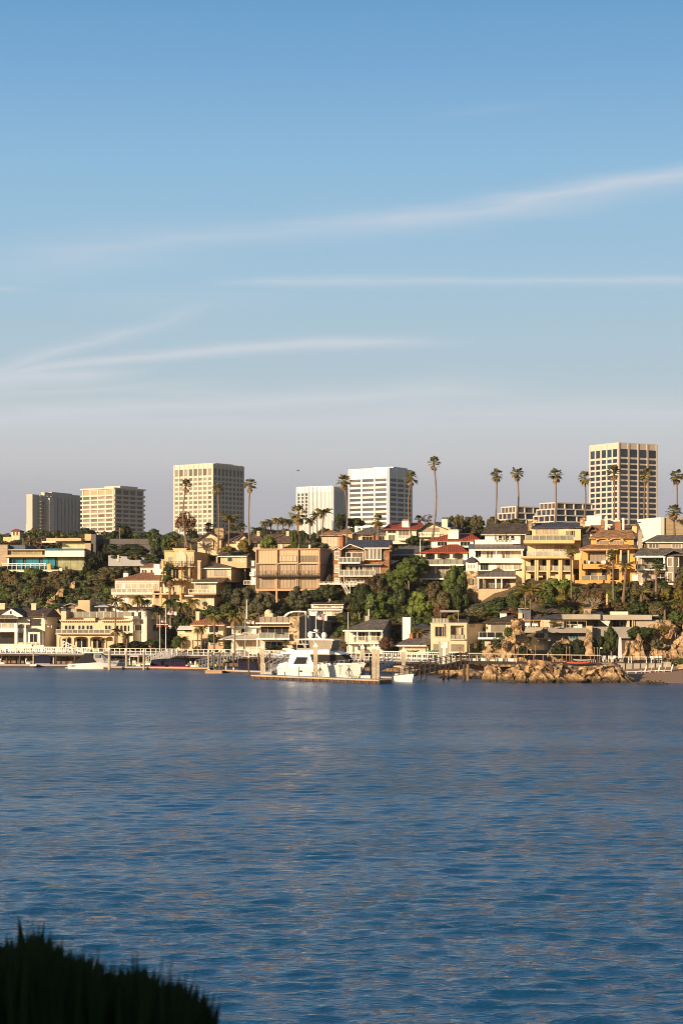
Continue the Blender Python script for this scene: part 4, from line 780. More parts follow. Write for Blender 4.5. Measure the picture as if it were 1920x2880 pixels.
t.win(1657, 1555, 1702, 1585, 4, 1, 2.2, 'iron', 'blind', 1); t.win(1745, 1556, 1762, 1585, 2, 1, 2.2, 'iron', 'glass', 1); t.win(1653, 1601, 1674, 1628, 2, 1, 2.4, 'iron', 'blind', 1); t.win(1692, 1603, 1703, 1626, 1, 1, 2.4, 'iron', 'glass', 1); t.win(1717, 1600, 1738, 1626, 2, 1, 2.4, 'orange', 'blind', 1)
for a, y1, y2 in ((1631, 1548, 1575), (1704, 1548, 1586), (1713, 1548, 1586), (1743, 1548, 1586), (1764, 1548, 1586)):
    p = t.P(a + 2, y2, .1); t.put('column', 'cream', gcyl(p, Vector((p.x, p.y, t.z(y1))), .17, n=10), smooth=True)
t.put('pier', 'orange', t.box(1627, 1575, 1635, 1632, -.1, .8)); t.put('pier', 'orange', t.box(1706, 1600.2, 1715, 1632, 0, 1)); t.put('pier', 'orange', t.box(1740, 1600.2, 1748, 1640, .2, 1)); t.rail(1636, 1704, 1619, 1631.5, .1, 'offwhite', 'railg', 3, .4)
t.put('sofa', 'grey', t.box(1640, 1576, 1649, 1585, 1, 1.8), t.box(1668, 1577, 1676, 1585, 1, 1.8)); t.put('cushion', 'white', t.box(1651, 1577, 1658, 1585, .9, 1.7), t.box(1690, 1577, 1702, 1585, .9, 1.7)); t.chim(1776, 1481, 1789, 1500, 8, 9.5, 'yellow')
# taupe house
t = T('taupe_house', 'taupe sided house with white window frames and grey-brown roof, at right edge', 'house', 1790, 1640, 350, 3, 'houses stepping up the hillside')
t.put('wall', 'taupe', t.box(1819, 1523, 1960, 1548, 4, 12), t.box(1791, 1562, 1960, 1602, 2, 12), t.box(1794, 1602, 1960, 1642, 1.2, 12)); c = t.P(1893, 1640, 1.2)
t.put('bay', 'taupe', t.ext([(1870, 1561), (1894, 1561), (1894, 1641), (1870, 1641)], -.2, 2), gloft([[t.P(x, y, v) for x, v in ((1894, -.2), (1912, .9), (1912, 2), (1894, 2))] for y in (1641, 1561)]))
t.put('roof', 'greyroof', t.hip(1814, 1970, 1523, 1505, 3.4, 13, 1846, None), t.hip(1786, 1970, 1561.5, 1541, -.6, 9, 1800, None, 2), t.gable(1864, 1940, 1561.8, 1893, 1547, -1.1, 4, 2)); t.put('fascia', 'white', t.box(1814, 1525.2, 1965, 1527, 3.3, 3.6), t.box(1786, 1563.6, 1870, 1568, -.7, -.3))
for a, b in ((1824, 1851), (1889, 1914)): t.win(a, 1529.5, b, 1541, 3, 1, 4, 'white', 'blind', 1.4)
t.win(1803, 1569, 1837, 1595, 1, 1, 2, 'white', 'blind', 1.4); t.win(1844, 1569, 1864, 1598, 3, 1, 2, 'white', 'glass', 1.4); t.win(1877, 1569, 1888, 1593, 1, 1, -.2, 'white', 'blind', 2); t.win(1877, 1611, 1888, 1635, 1, 1, -.2, 'white', 'blind', 2); t.win(1899, 1569, 1906, 1593, 1, 1, .45, 'white', 'glass', 2); t.win(1899, 1611, 1906, 1635, 1, 1, .45, 'white', 'glass', 2)
t.win(1805, 1610, 1834, 1636, 3, 2, 1.2, 'white', 'blind', 1.8); t.win(1842, 1611, 1868, 1636, 2, 2, 1.2, 'white', 'glass', 1.6); t.put('balcony', 'white', t.box(1789, 1600, 1870, 1604, -.9, 1.9)); t.rail(1790, 1869, 1587, 1599.8, -.8, 'white', 'railg', 4, .5); t.put('post', 'white', t.box(1790, 1568, 1792.5, 1587, -.7, -.5)); t.put('post', 'white', t.box(1864, 1568, 1868, 1587, -.7, -.5))
t.put('base', 'white', t.box(1790, 1640, 1912, 1647, -.8, 1.2)); t.chim(1794, 1490, 1805, 1562, 4.5, 5.8, 'taupe', 1, capm='grey', ch=8); t.put('side_wall', 'white', t.box(1776, 1616, 1793, 1633, 1.4, 1.9))

# ---- upper row, along the crest
t = T('gabled_house', 'cream gabled house with a bay window and fieldstone chimney, below the cream tower', 'house', 556, 1548, 440, 6, 'houses along the crest of the hill')
t.put('wall', 'cream', t.box(556, 1518, 622, 1562, 0, 12), t.ext([(556, 1518), (586, 1499), (622, 1518)], 0, .4), t.box(630, 1518, 676, 1562, 3, 12)); t.put('roof', 'brownroof', t.gable(552, 626, 1519.5, 587, 1494.5, -.8, 12, 2.5), t.hip(610, 700, 1518, 1493, 2.4, 13, None, 672), t.gable(664, 700, 1520, 683, 1503, 0, 6, 2))
t.put('wall', 'cream', t.ext([(668, 1548), (668, 1518), (683, 1506), (697, 1518), (697, 1548)], .5, 5)); t.put('stone_pier', 'stone', t.box(601, 1512, 622.5, 1549, -.3, .6)); t.chim(604, 1485, 629, 1522, 1, 3, 'stoned')
t.win(571, 1522, 598, 1540, 3, 1, -.5, 'cream', 'blind', 1.5); t.put('bay', 'cream', t.box(570, 1521, 599, 1545, -.49, 0)); t.put('roof', 'seam', t.hip(567, 602, 1521, 1513, -.8, .8, 573, 596, 1)); t.rail(630, 668, 1538, 1549, 1, 'cream', None, 3, 8)
for a, b, n, D, x0, x1 in ((735, 874, 'long low brown-roofed house behind the shaggy palm', 430, 752, 840), (700, 745, 'small brown-roofed house behind the round green tree', 436, 712, 730)):
    t = T('low_house', n, 'house', a, 1540, D, 5, 'houses along the crest of the hill'); t.put('wall', 'tan', t.box(a + 6, 1523, b - 6, 1552, 0, 9)); t.put('roof', 'brownroof', t.hip(a, b, 1524, 1502, -.8, 10, x0, x1)); t.win(a + 12, 1528, a + 24, 1540, 2, 1, 0, 'offwhite', 'glass', 1); t.chim((a + b) / 2, 1494, (a + b) / 2 + 8, 1508, 3, 4, 'cream')
    for k in range(1, 3): t.win(a + 12 + 22 * k, 1529, a + 22 + 22 * k, 1541, 2, 1, 0, 'offwhite', 'blind', 1) if b - a > 90 else None
t = T('gazebo_house', 'small tan house with tall glazed panels and brown hip roof, behind shingle house', 'house', 905, 1538, 425, 6, 'houses along the crest of the hill')
t.put('wall', 'tan', t.box(904, 1506, 953, 1545, 0, 8), t.box(953.2, 1500, 990, 1545, 2, 9)); t.put('roof', 'shake', t.hip(897, 964, 1504.5, 1491, -.8, 6, 926, 934, 3), t.hip(948, 996, 1500, 1489, 2, 10, 965, 980)); t.win(908, 1510, 949, 1536, 4, 1, 0, 'cream', 'blindl', .8); t.chim(953, 1508, 964, 1540, -.4, 1, 'brick')
t = T('hip_roofed_house', 'cream house with grey hip roof and white chimney, before the bright white tower', 'house', 992, 1520, 428, 4, 'houses along the crest of the hill')
t.put('wall', 'cream', t.box(993, 1501, 1086, 1530, 0, 9)); t.put('roof', 'greyroof', t.hip(989, 1090, 1501, 1484, -.8, 10, 1036, 1052)); t.chim(997, 1479, 1006, 1500, 2, 3, 'white'); t.win(1018, 1509, 1048, 1519, 3, 1, 0, 'cream', 'glass', 1, arch=3); t.chim(1046, 1506, 1060, 1522, -.8, 0, 'brick'); t.win(1066, 1508, 1080, 1519, 2, 1, 0, 'cream', 'glass', 1)
t = T('red_roofed_house', 'white house with red roof and wide chimney on the crest, below thin palms', 'house', 1084, 1520, 420, 4, 'houses along the crest of the hill')
t.put('wall', 'offwhite', t.box(1085, 1488, 1170, 1530, 0, 9)); t.put('roof', 'redtile', t.hip(1075, 1200, 1488, 1470, -.9, 10, 1098, 1186)); t.chim(1130, 1461, 1150, 1488, .6, 2, 'white', 1, capm='brick', ch=4)
t.win(1090, 1492, 1112, 1499, 2, 1, 0, 'white', 'glass', 1); t.win(1092, 1505, 1110, 1522, 2, 1, 0, 'white', 'blind', 1); t.win(1121, 1492, 1149, 1512, 3, 1, 0, 'white', 'blind', 1); t.rail(1119, 1150, 1506, 1514, -1.2, 'white', 'railg', 3, .5); t.put('balcony', 'white', t.box(1118, 1514.2, 1152, 1520, -1.3, 0))
t = T('dark_gabled_house', 'low house with broad dark gable and dark-capped white chimney', 'house', 1182, 1510, 415, 8, 'houses along the crest of the hill')
t.put('wall', 'cream', t.box(1181, 1484, 1265, 1520, 0, 10), t.ext([(1181, 1484), (1206, 1471), (1238, 1484)], .2, .6)); t.put('roof', 'slate', t.gable(1170, 1266, 1492, 1206, 1467, -1, 14, 3), t.hip(1215, 1292, 1494, 1468, 2, 12, None, 1262)); t.win(1184, 1485, 1234, 1498, 3, 1, 0, 'tan', 'blind', .8)
t.rail(1174, 1236, 1498, 1508, -1.2, 'white', None, 6, 1, bars=24); t.put('balcony', 'offwhite', t.box(1174, 1508.2, 1236, 1511, -1.3, 0)); t.chim(1241, 1455, 1258, 1484, 3, 4.5, 'offwhite', 1, capm='darkgrey', ch=6)
t = T('brown_roofed_house', 'white-parapeted house with brown gables and tall thin chimneys, below the pink tower', 'house', 1640, 1500, 400, 6, 'houses along the crest of the hill')
t.put('wall', 'white', t.box(1649, 1450, 1690, 1466, 4, 9), t.box(1634, 1466.2, 1692, 1480, 3.5, 9)); t.put('wall', 'offwhite', t.box(1660, 1480.2, 1772, 1512, 3, 10)); t.put('roof', 'browntile', t.hip(1648, 1712, 1492, 1471, 1, 8, 1664, 1700), t.hip(1706, 1790, 1494, 1476, 1.5, 9, 1722, 1760)); t.put('roof', 'slate', t.gable(1650, 1684, 1495, 1664, 1478, .4, 3, 2))
t.chim(1699, 1453, 1707, 1495, .5, 1.3, 'offwhite'); t.chim(1748, 1457, 1754, 1494, .5, 1.2, 'white'); t.chim(1728, 1467, 1744, 1492, .2, 1.6, 'brick'); t.chim(1688, 1461, 1697, 1486, 2, 3, 'brick'); t.put('parapet', 'offwhite', t.box(1706, 1463, 1742, 1474, 8, 9))
t = T('apartment_building', 'big tan windowless block with white end wall, cut off by right edge', 'building', 1856, 1515, 385, -20, 'houses along the crest of the hill')
t.put('wall', 'tan', t.box(1867, 1455, 1990, 1530, 0, 10)); t.put('end_wall', 'white', t.box(1856, 1455, 1866.8, 1530, -.3, 9)); t.put('groove', 'tan', *[t.box(1868, y, 1985, y + .8, -.06, -.001) for y in range(1466, 1510, 11)])
t = T('terraced_house', 'tan flat-roofed house with white roof deck and pale glazed upper floor', 'house', 1795, 1510, 392, 5, 'houses along the crest of the hill')
t.put('wall', 'tan', t.box(1800, 1470, 1856, 1484, 1, 9), t.box(1806, 1484.2, 1856, 1520, 2, 9)); t.put('roof', 'greyroof', t.box(1792, 1467, 1857, 1469.8, 0, 9)); t.put('parapet', 'white', t.box(1797, 1463, 1856, 1466.8, 1, 1.4)); t.win(1812, 1486, 1853, 1504, 3, 1, 2, 'cream', 'railg', 1); t.put('roof', 'darkshingle', t.poly([(1770, 1512, -1), (1790, 1470, 1), (1832, 1512, -1), (1770, 1512, 2), (1790, 1472, 2), (1832, 1512, 2)], [(0, 2, 1), (3, 4, 5), (0, 1, 4, 3), (1, 2, 5, 4), (0, 3, 5, 2)]))
# ---------------------------------------------------------------- houses along the shore
SH = 'houses along the waterfront'
def arched(t, spans, ytop, ybot, rise, x1, x2, y1, v0, v1, mat, name='arcade'):
    pts = []
    for a, b in spans:
        pts += [(a, ybot), (a, ytop + rise)] + [((a + b) / 2 - (b - a) / 2 * math.cos(k), ytop + rise - rise * math.sin(k)) for k in (.4, .8, 1.2, 1.57, 1.94, 2.34, 2.74)] + [(b, ytop + rise), (b, ybot)]
    t.put(name, mat, t.ext([(x1, ybot)] + pts + [(x2, ybot), (x2, y1), (x1, y1)], v0, v1))
t = T('beach_house', 'white beach house with a front gable and brown roof, leftmost on the waterfront', 'house', 66, 1826, 402, 9, SH)
t.put('wall', 'offwhite', t.box(-50, 1734, 127, 1775, .8, 9), t.box(66, 1775.2, 127, 1828, .8, 9), t.box(-50, 1778, 66, 1828, 2.8, 9)); t.put('side_gable', 'greywall', ([t.P(127, 1733, .8) , t.P(127, 1733, .8) - t.n * 8.2, t.P(127, 1712, .8) - t.n * 4.1, t.P(127, 1733, .8) - t.u * .3, t.P(127, 1733, .8) - t.n * 8.2 - t.u * .3, t.P(127, 1712, .8) - t.n * 4.1 - t.u * .3], [(0, 1, 2), (3, 5, 4), (0, 2, 5, 3), (2, 1, 4, 5), (0, 3, 4, 1)]))  # grey of the side gable puts that wall's shade into its colour
t.put('roof', 'darkshingle', t.hip(-50, 131, 1733, 1710, 0, 10, None, None)); t.put('gable', 'white', t.ext([(-6, 1735), (-6, 1731), (31, 1712), (64, 1731), (64, 1735)], -1.2, .2)); t.put('roof', 'darkshingle', t.gable(-9, 67, 1732.5, 31, 1709, -1.5, 5, 1.5))
t.win(28, 1719, 34, 1727, 1, 1, -1.2, 'white', 'glass', .8); t.put('canopy', 'seam', t.hip(-30, 52, 1738, 1728, -2.2, 0, -10, 34, 2.5)); t.win(-20, 1740, 47, 1766, 4, 1, .8, 'offwhite', 'glass', .8)
t.put('balcony', 'white', t.box(-50, 1767, 50, 1777, -2, .8), t.box(50.1, 1767, 73, 1777, -.6, .8), t.box(42, 1752, 49.5, 1766.8, -2, -1.4)); t.rail(-30, 42, 1753, 1766.8, -1.9, 'white', 'railg', 4, 1); t.rail(50, 73, 1753, 1766.8, -.5, 'white', 'railg', 3, 1)
t.put('pillar', 'white', t.box(42, 1777.2, 49.5, 1826, -2, -1.3)); t.put('pillar', 'white', t.box(66, 1777.2, 73, 1826, -.6, .2)); t.win(-20, 1781, 40, 1810, 4, 1, 2.8, 'iron', 'glass', .8); t.win(53, 1782, 65, 1806, 1, 1, 2.8, 'iron', 'glass', .8)
t.win(86, 1741, 115, 1759, 3, 1, .8, 'iron', 'glass', 1); t.put('bay', 'white', t.box(80, 1777, 113, 1826, -.6, .8)); t.win(85, 1783, 105, 1806, 2, 1, -.6, 'white', 'glass', 1.2); t.put('roof', 'slate', t.hip(78, 119, 1776, 1767, -1, 1, 92, 104, 1)); t.rail(76, 114, 1806, 1813, -1.2, 'white', 'railg', 3, .5)
t.chim(89, 1697, 102, 1716, 3.5, 5, 'cream', 2, capm='cream', ch=4); t.chim(0, 1696, 14, 1714, 3.5, 5, 'cream', 2, capm='cream', ch=4); t.put('terrace_wall', 'offwhite', t.box(-50, 1811, 90, 1824, -2.6, -2.2), t.box(90.2, 1814, 125, 1826, -2.2, -1.9))
t = T('cream_villa', 'long cream villa with arched ground floor and tiled eaves, second from left on the waterfront', 'house', 158, 1828, 400, 4, SH)
t.put('wall', 'cream', t.box(172, 1745, 373, 1785, 1.6, 12), t.box(163, 1786, 373, 1832, 3.2, 12)); arched(t, [(168, 202), (209, 248), (254, 292), (299, 318)], 1790, 1826, 6, 160, 345, 1782, 0, 1, 'cream')
t.put('balcony', 'cream', t.box(157, 1780, 312, 1784, -1.2, 1.7)); t.rail(158, 311, 1771, 1779.8, -1.1, 'offwhite', 'railg', 10, 1); t.put('eave', 'cream', t.box(168, 1743, 268, 1746.5, .9, 3), t.box(285, 1743, 374, 1746.5, .9, 3))
t.put('bracket', 'beigetrim', *[t.box(x, 1746.7, x + 2, 1749, 1.0, 1.55) for x in range(170, 266, 5)], *[t.box(x, 1746.7, x + 2, 1749, 1.0, 1.55) for x in range(287, 372, 5)])
t.put('roof', 'terratile', t.shed(184, 236, 1742.8, 1736.5, 1, 3.5, 1), t.shed(288, 373, 1742.8, 1736.5, 1, 3.5, 1)); t.put('parapet', 'cream', t.box(236, 1738, 268, 1742.9, .9, 1.4)); t.chim(173, 1711, 187, 1745, 1.8, 3.4, 'cream', 1, capm='slate', ch=8)
for a in (183, 193.5, 203, 221, 231.5, 244, 254, 296, 305.5, 327, 339, 349, 360): t.win(a, 1760, a + 6.5, 1775, 1, 1, 1.6, 'offwhite', 'glass', .9, arch=2.5)
for a, b in ((176, 199), (217, 244), (262, 286)): t.win(a, 1797, b, 1825, 2, 1, 3.2, 'cream', 'glass', 1.2, arch=4, mw=2)
t.rail(195, 370, 1721, 1737, 3.4, 'offwhite', 'railg', 9, .5, name='roof_rail'); t.put('roof_house', 'greywall', t.box(200, 1712, 216, 1738, 6, 9)); t.put('roof_furniture', 'white', t.box(323, 1724, 333, 1736, 3.8, 4.6), t.box(378, 1722, 388, 1736, 3.8, 5))
t = T('villa_wing', 'shaded grey wing of the cream villa with a broad flat-capped chimney', 'house', 374, 1832, 400, -52, SH)
t.put('wall', 'offwhite', t.box(374, 1745, 447, 1838, 0, 9)); t.put('eave', 'offwhite', t.box(373, 1741, 449, 1744.8, -.6, 9)); t.win(380, 1758, 399, 1773, 3, 1, 0, 'offwhite', 'glass', .8); t.win(404, 1758, 408, 1774, 1, 1, 0, 'offwhite', 'glass', .6); t.win(432, 1758, 446, 1775, 2, 1, 0, 'offwhite', 'glass', .8); t.chim(413, 1712, 427, 1838, -1.6, -.1, 'offwhite', 2, capm='darkgrey', ch=5)
t.put('parapet', 'offwhite', t.box(374, 1733, 395, 1740.8, .5, 3))
t = T('tan_box_house', 'plain tan cube of a house rising behind the cream villa', 'house', 220, 1735, 409, 7, SH); t.put('wall', 'tan', t.box(220, 1688, 253, 1745, 0, 5)); t.put('rear_wing', 'greywall', t.box(253.2, 1702, 300, 1745, 2, 6)); t.put('roof', 'greypaint', t.hip(266, 306, 1705, 1699, 1, 7, 272, 292)); t.win(272, 1707, 276, 1718, 1, 1, 2, 'grey', 'glass', .6); t.win(282, 1707, 294, 1718, 2, 1, 2, 'grey', 'glass', .6)
t = T('vaulted_house', 'low brown house with two shallow vaulted roofs behind the cream villa', 'house', 128, 1735, 412, 4, SH); t.put('wall', 'tan', t.box(130, 1706, 222, 1745, .6, 7)); n = 8
for a, b in ((126, 172), (176, 222)): t.put('roof', 'grey', t.ext([(a + (b - a) * i / n, 1705 - 8 * math.sin(math.pi * i / n)) for i in range(n + 1)] + [(b - (b - a) * i / n, 1706.5 - 8 * math.sin(math.pi * i / n) + .8) for i in range(n + 1)], -.3, 6)); t.win(a + 14, 1704, b - 14, 1714, 2, 1, .55, 'brick', 'blind', 1)
t = T('tile_hip_house', 'small cream house with a terracotta hip roof and slim chimney, behind the double flagpoles', 'house', 540, 1834, 384, 8, SH)
t.put('wall', 'cream', t.box(540, 1757, 628, 1800, .5, 8), t.box(545, 1800, 628, 1840, 1.5, 8), t.box(500, 1775, 540, 1830, 3, 9)); t.put('roof', 'terratile', t.hip(534, 632, 1756, 1735, -.5, 9, 560, 606, 2)); t.put('fascia', 'offwhite', t.box(535, 1758.2, 630, 1760, -.4, .4)); t.put('awning', 'white', t.shed(498, 544, 1770, 1760, 1, 3, 1)); t.chim(551, 1720, 561, 1752, 2, 3.2, 'cream', 2, capm='cream', ch=3)
t.win(589, 1761, 614, 1779, 2, 1, .5, 'white', 'glass', 1.6); t.put('balcony', 'tan', t.box(556, 1783, 612, 1796, -.9, .4)); t.win(568, 1802, 586, 1826, 2, 1, 1.5, 'white', 'glass', 1); t.win(592, 1802, 612, 1816, 3, 3, 1.5, 'white', 'blind', .8); t.win(505, 1783, 512, 1794, 1, 1, 3, 'white', 'blindl', .8); t.put('garden_wall', 'beigetrim', t.box(585, 1814, 640, 1834, -2, -1.6))
t = T('awning_house', 'low white house with a big white canvas awning over the patio', 'house', 650, 1832, 377, 3, SH)
t.put('wall', 'offwhite', t.box(652, 1765, 736, 1800, .4, 8), t.box(650, 1800, 736, 1840, .4, 8)); t.put('roof', 'white', t.box(638, 1761.5, 737, 1764.8, -1, 8)); t.put('awning', 'awning', t.poly([(615, 1798, -4), (735, 1798, -4), (735, 1785, .3), (652, 1785, .3), (615, 1800, -4), (735, 1800, -4), (735, 1786, .3), (652, 1786, .3)], BF))
for a, b, m in ((656, 665, 'blind'), (668, 676, 'railg'), (678, 692, 'glass'), (722, 732, 'blind')): t.win(a, 1768, b, 1780, 1, 1, .4, 'white', m, 1)
t.put('panel', 'white', t.box(697, 1767, 721, 1782, -.1, .39))
for a, b in ((656, 668), (670, 683), (685, 696), (698, 709), (711, 724)): t.win(a, 1803, b, 1824, 1, 1, .4, 'white', 'blindl', .8)
t = T('stone_modern_house', 'modern three-level house with a beige ledgestone tower, glass balcony and white arched pergola', 'house', 720, 1832, 368, 5, SH)
t.put('wall', 'cream', t.box(731, 1755, 813, 1762, .2, 9), t.box(731, 1796, 842, 1838, 2.2, 9)); t.put('roof', 'white', t.box(718, 1751, 815, 1754.5, -1.2, 9)); t.put('rear_wall', 'greywall', t.box(733, 1762.2, 813, 1796, 2, 9)); t.win(734, 1763, 812, 1793, 4, 1, 2, 'tan', 'glass', 1.2); t.put('roof', 'brownroof', t.box(733, 1754.7, 813, 1755, .3, 9))
t.put('balcony', 'white', t.box(720, 1794, 814, 1799, -1.6, 2.1)); t.rail(728, 813, 1780, 1793.8, -1.5, 'offwhite', 'railg', 4, .5); t.rail(728, 812, 1735, 1750.8, .2, 'iron', 'blind', 5, .5, name='roof_rail'); t.put('roof_wall', 'cream', t.box(739, 1734, 753, 1750.5, .4, 1))
t.win(745, 1805, 795, 1826, 3, 1, 2.2, 'cream', 'glass', 1.6); t.put('post', 'white', t.box(722, 1799.2, 725, 1832, -1, -.7)); t.put('tower', 'stone', t.box(813.2, 1734, 841, 1812, -.6, 9)); t.put('lounge_chair', 'white', t.box(785, 1783, 796, 1793, .2, 1)); t.put('planter', 'white', t.box(805, 1787, 811, 1793.8, -.9, -.4)); n = 10
t.put('pergola', 'white', t.ext([(797, 1735), (801, 1728), (810, 1722), (822, 1718.5), (840, 1718), (860, 1718.5), (861, 1728), (857, 1728), (856, 1722), (840, 1721.5), (824, 1722), (812, 1726), (802, 1735)], 1, 4)); t.put('pergola_post', 'iron', t.box(858, 1728, 860, 1744, 1.1, 1.4)); v = t.P(755, 1735, 4); t.put('dome_chimney', 'cream', t.box(744, 1725, 767, 1736, 3, 5), gsphere((v.x, t.P(755, 1735, 4).y, t.z(1725, 4)), .75, 12, 8), smooth=False)
for a in (770, 775, 790, 800): v = t.P(a, 1750, .8); t.put('roof_chair', 'awning', gbox(v.x, v.y, v.z, v.x + .4, v.y + .4, v.z + .55))
t = T('grey_side_house', 'long shaded grey house side with dark windows, behind the yacht', 'house', 845, 1832, 368.5, -56, SH)  # stands for the stone house's side, its shade put into the grey
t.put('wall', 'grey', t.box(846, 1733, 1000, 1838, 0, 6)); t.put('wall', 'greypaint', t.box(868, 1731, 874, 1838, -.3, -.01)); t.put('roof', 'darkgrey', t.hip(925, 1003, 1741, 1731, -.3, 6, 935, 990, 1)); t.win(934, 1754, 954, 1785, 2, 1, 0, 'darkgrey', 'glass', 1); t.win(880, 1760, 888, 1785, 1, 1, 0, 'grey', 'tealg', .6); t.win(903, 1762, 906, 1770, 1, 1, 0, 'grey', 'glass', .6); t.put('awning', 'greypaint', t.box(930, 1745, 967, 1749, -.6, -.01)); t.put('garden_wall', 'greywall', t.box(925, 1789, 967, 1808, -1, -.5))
t = T('clerestory_house', 'small white two-tier house with a strip of clerestory windows, below the acacia trees', 'house', 868, 1745, 380, 5, SH)
t.put('wall', 'white', t.box(875, 1699, 965, 1712, 2.5, 8), t.box(869, 1717, 963, 1755, .5, 8)); t.put('roof', 'slate', t.shed(873, 967, 1699, 1693, 1.8, 8, 1), t.box(866, 1711, 963, 1713.3, -.3, 2.4)); t.put('fascia', 'white', t.box(866, 1713.5, 963, 1716.8, -.3, 1), t.box(873, 1700, 966, 1702, 1.7, 1.9))
for a, b in ((896, 912), (919, 929), (943, 953)): t.win(a, 1704, b, 1708.5, 1, 1, 2.5, 'white', 'blindl', 1)
t.win(893, 1719, 908, 1732, 3, 1, .5, 'white', 'glass', .8); t.win(913, 1719, 933, 1734, 1, 1, .5, 'cream', 'blindl', .8); t.win(936, 1719, 954, 1734, 1, 1, .5, 'cream', 'blindl', .8)
t = T('porch_house', 'house with a wide brown-grey roof, white upstairs porch and slate blue side wall', 'house', 969, 1832, 352, 10, SH)
t.put('wall', 'offwhite', t.box(972, 1774, 1074, 1808, 2, 13), t.box(975, 1810, 1074, 1838, 1.4, 13)); t.put('side_wall', 'bluewall', t.box(1074.1, 1776, 1079, 1838, .3, 13)); t.put('roof', 'greyroof', t.hip(963, 1078, 1771.5, 1742, -.6, 14, 1042, None, 1)); e = -t.n * 14.2
a, b = t.P(1079, 1776, .4), t.P(1079, 1776, .4) - t.n * 12; m = (a + b) / 2; m.z = t.z(1745, 7); t.put('side_gable', 'bluewall', ([a, b, m, a - t.u * .3, b - t.u * .3, m - t.u * .3], [(0, 1, 2), (3, 5, 4), (0, 2, 5, 3), (2, 1, 4, 5)]))
t.put('fascia', 'white', t.box(963, 1772.7, 1076, 1776, -.7, -.3)); t.put('porch_floor', 'white', t.box(970, 1807, 1074, 1811, -.5, 2)); t.rail(970, 1074, 1791, 1806.8, -.4, 'offwhite', None, 3, 1, bars=44)
for x in (970, 1003, 1036.5, 1072): t.put('post', 'white', t.box(x, 1776.2, x + 2.2, 1806.8, -.38, -.1))
for x in (975, 1010, 1041): t.put('post', 'white', t.box(x, 1811, x + 2, 1832, -.2, .1))
for a, b, m in ((996, 1001, 'glass'), (1008, 1026, 'glass'), (1028, 1035, 'blind'), (1044, 1056, 'blind'), (1059, 1068, 'glass')): t.win(a, 1778, b, 1800, 2 if b - a > 9 else 1, 1, 2, 'white', m, 1)
t.put('dining_table', 'white', t.box(990, 1786, 998, 1791, .6, 1.2)); t.win(1006, 1815, 1030, 1828, 3, 1, 1.4, 'white', 'glass', 1); t.chim(1026, 1732, 1038, 1750, 7, 8, 'greywall'); t.chim(1131, 1736, 1139, 1800, 2.6, 4, 'white'); t.put('chimney', 'white', t.box(1139.1, 1736, 1154, 1800, 2.6, 4.2))
t = T('low_cottage', 'low cottage with a grey roof and cream wall, between the reddish bush and pale house', 'house', 1118, 1832, 346, 5, SH)
t.put('wall', 'cream', t.box(1122, 1817, 1204, 1840, 0, 7)); t.put('roof', 'greyroof', t.hip(1104, 1206, 1813, 1794, -1.2, 8, 1150, None, 1)); t.put('fascia', 'white', t.box(1104, 1814.2, 1198, 1818, -1.3, -.9)); t.chim(1150, 1782, 1160, 1797, 3, 4, 'brick'); t.put('roof', 'slate', t.hip(1160, 1215, 1770, 1755, 6, 12, 1170, 1200, 1)); t.put('wall', 'darkgrey', t.box(1178, 1772, 1214, 1800, 7, 11)); t.put('side_hedge', 'iron', t.box(1196, 1819, 1199, 1838, -.8, -.6))
t = T('pale_stucco_house', 'pale two-storey stucco house with a framed loggia, behind the white T-shaped sign', 'house', 1210, 1832, 342, 8, SH)
t.put('wall', 'cream', t.box(1210, 1754, 1266, 1836, 0, 15), t.box(1304, 1754, 1312, 1836, 0, 15), t.box(1266.1, 1754, 1303.9, 1759, 0, 15), t.box(1266.1, 1797, 1303.9, 1836, 0, 15), t.box(1266.1, 1759, 1303.9, 1797, 1.4, 15)); t.put('cornice', 'offwhite', t.box(1209, 1751.5, 1313, 1753.8, -.3, 15.2))
t.put('roof', 'brownroof', t.hip(1262, 1314, 1751.2, 1740, 0, 15, 1292, None, .8)); t.win(1223, 1763, 1252, 1790, 3, 1, 0, 'tan', 'glass', 2.2); t.win(1271, 1763, 1290, 1796, 3, 1, 1.4, 'cream', 'blind', 1.4); t.win(1296, 1766, 1302, 1796, 1, 1, 1.4, 'cream', 'glass', 1)
t.rail(1266, 1305, 1785, 1796.8, -.1, 'iron', 'railg', 3, .5); t.put('sill', 'tan', t.box(1264, 1797, 1307, 1800.5, -.4, -.02)); t.win(1218, 1812, 1234, 1831, 1, 1, 0, 'tan', 'blind', 1.6); t.win(1268, 1812, 1302, 1831, 1, 1, 0, 'tan', 'blind', 1.6); t.rail(1213, 1262, 1739, 1751, .4, 'iron', 'railg', 5, .5, name='roof_rail')
t.put('pergola', 'grey', t.box(1237, 1716, 1290, 1722, 2, 5), t.box(1237.5, 1722.2, 1239, 1751, 2.1, 2.3), t.box(1287, 1722.2, 1288.5, 1751, 2.1, 2.3)); s2 = T('_', None, None, 1312, 1832, 342, -60); s2.put('x', 'cream', s2.box(1312, 1831, 1312.1, 1832)); bpy.data.objects.remove(s2.root.children[0]); bpy.data.objects.remove(s2.root)
t = T('side_annex', 'shaded grey annex with blue solar panels on its roof, right of the pale stucco house', 'house', 1314, 1832, 343, -55, SH)
t.put('wall', 'offwhite', t.box(1314, 1755, 1367, 1838, 0, 6)); t.win(1324, 1757, 1333, 1763, 1, 1, 0, 'tan', 'blindl', 1); t.win(1320, 1815, 1330, 1822, 1, 1, 0, 'darkgrey', 'glass', 1); t.put('roof', 'brownroof', t.shed(1312, 1370, 1754, 1744, -.3, 5, 1)); t.put('solar_panel', 'glassb', t.box(1318, 1742, 1355, 1743.5, 1, 4)); 
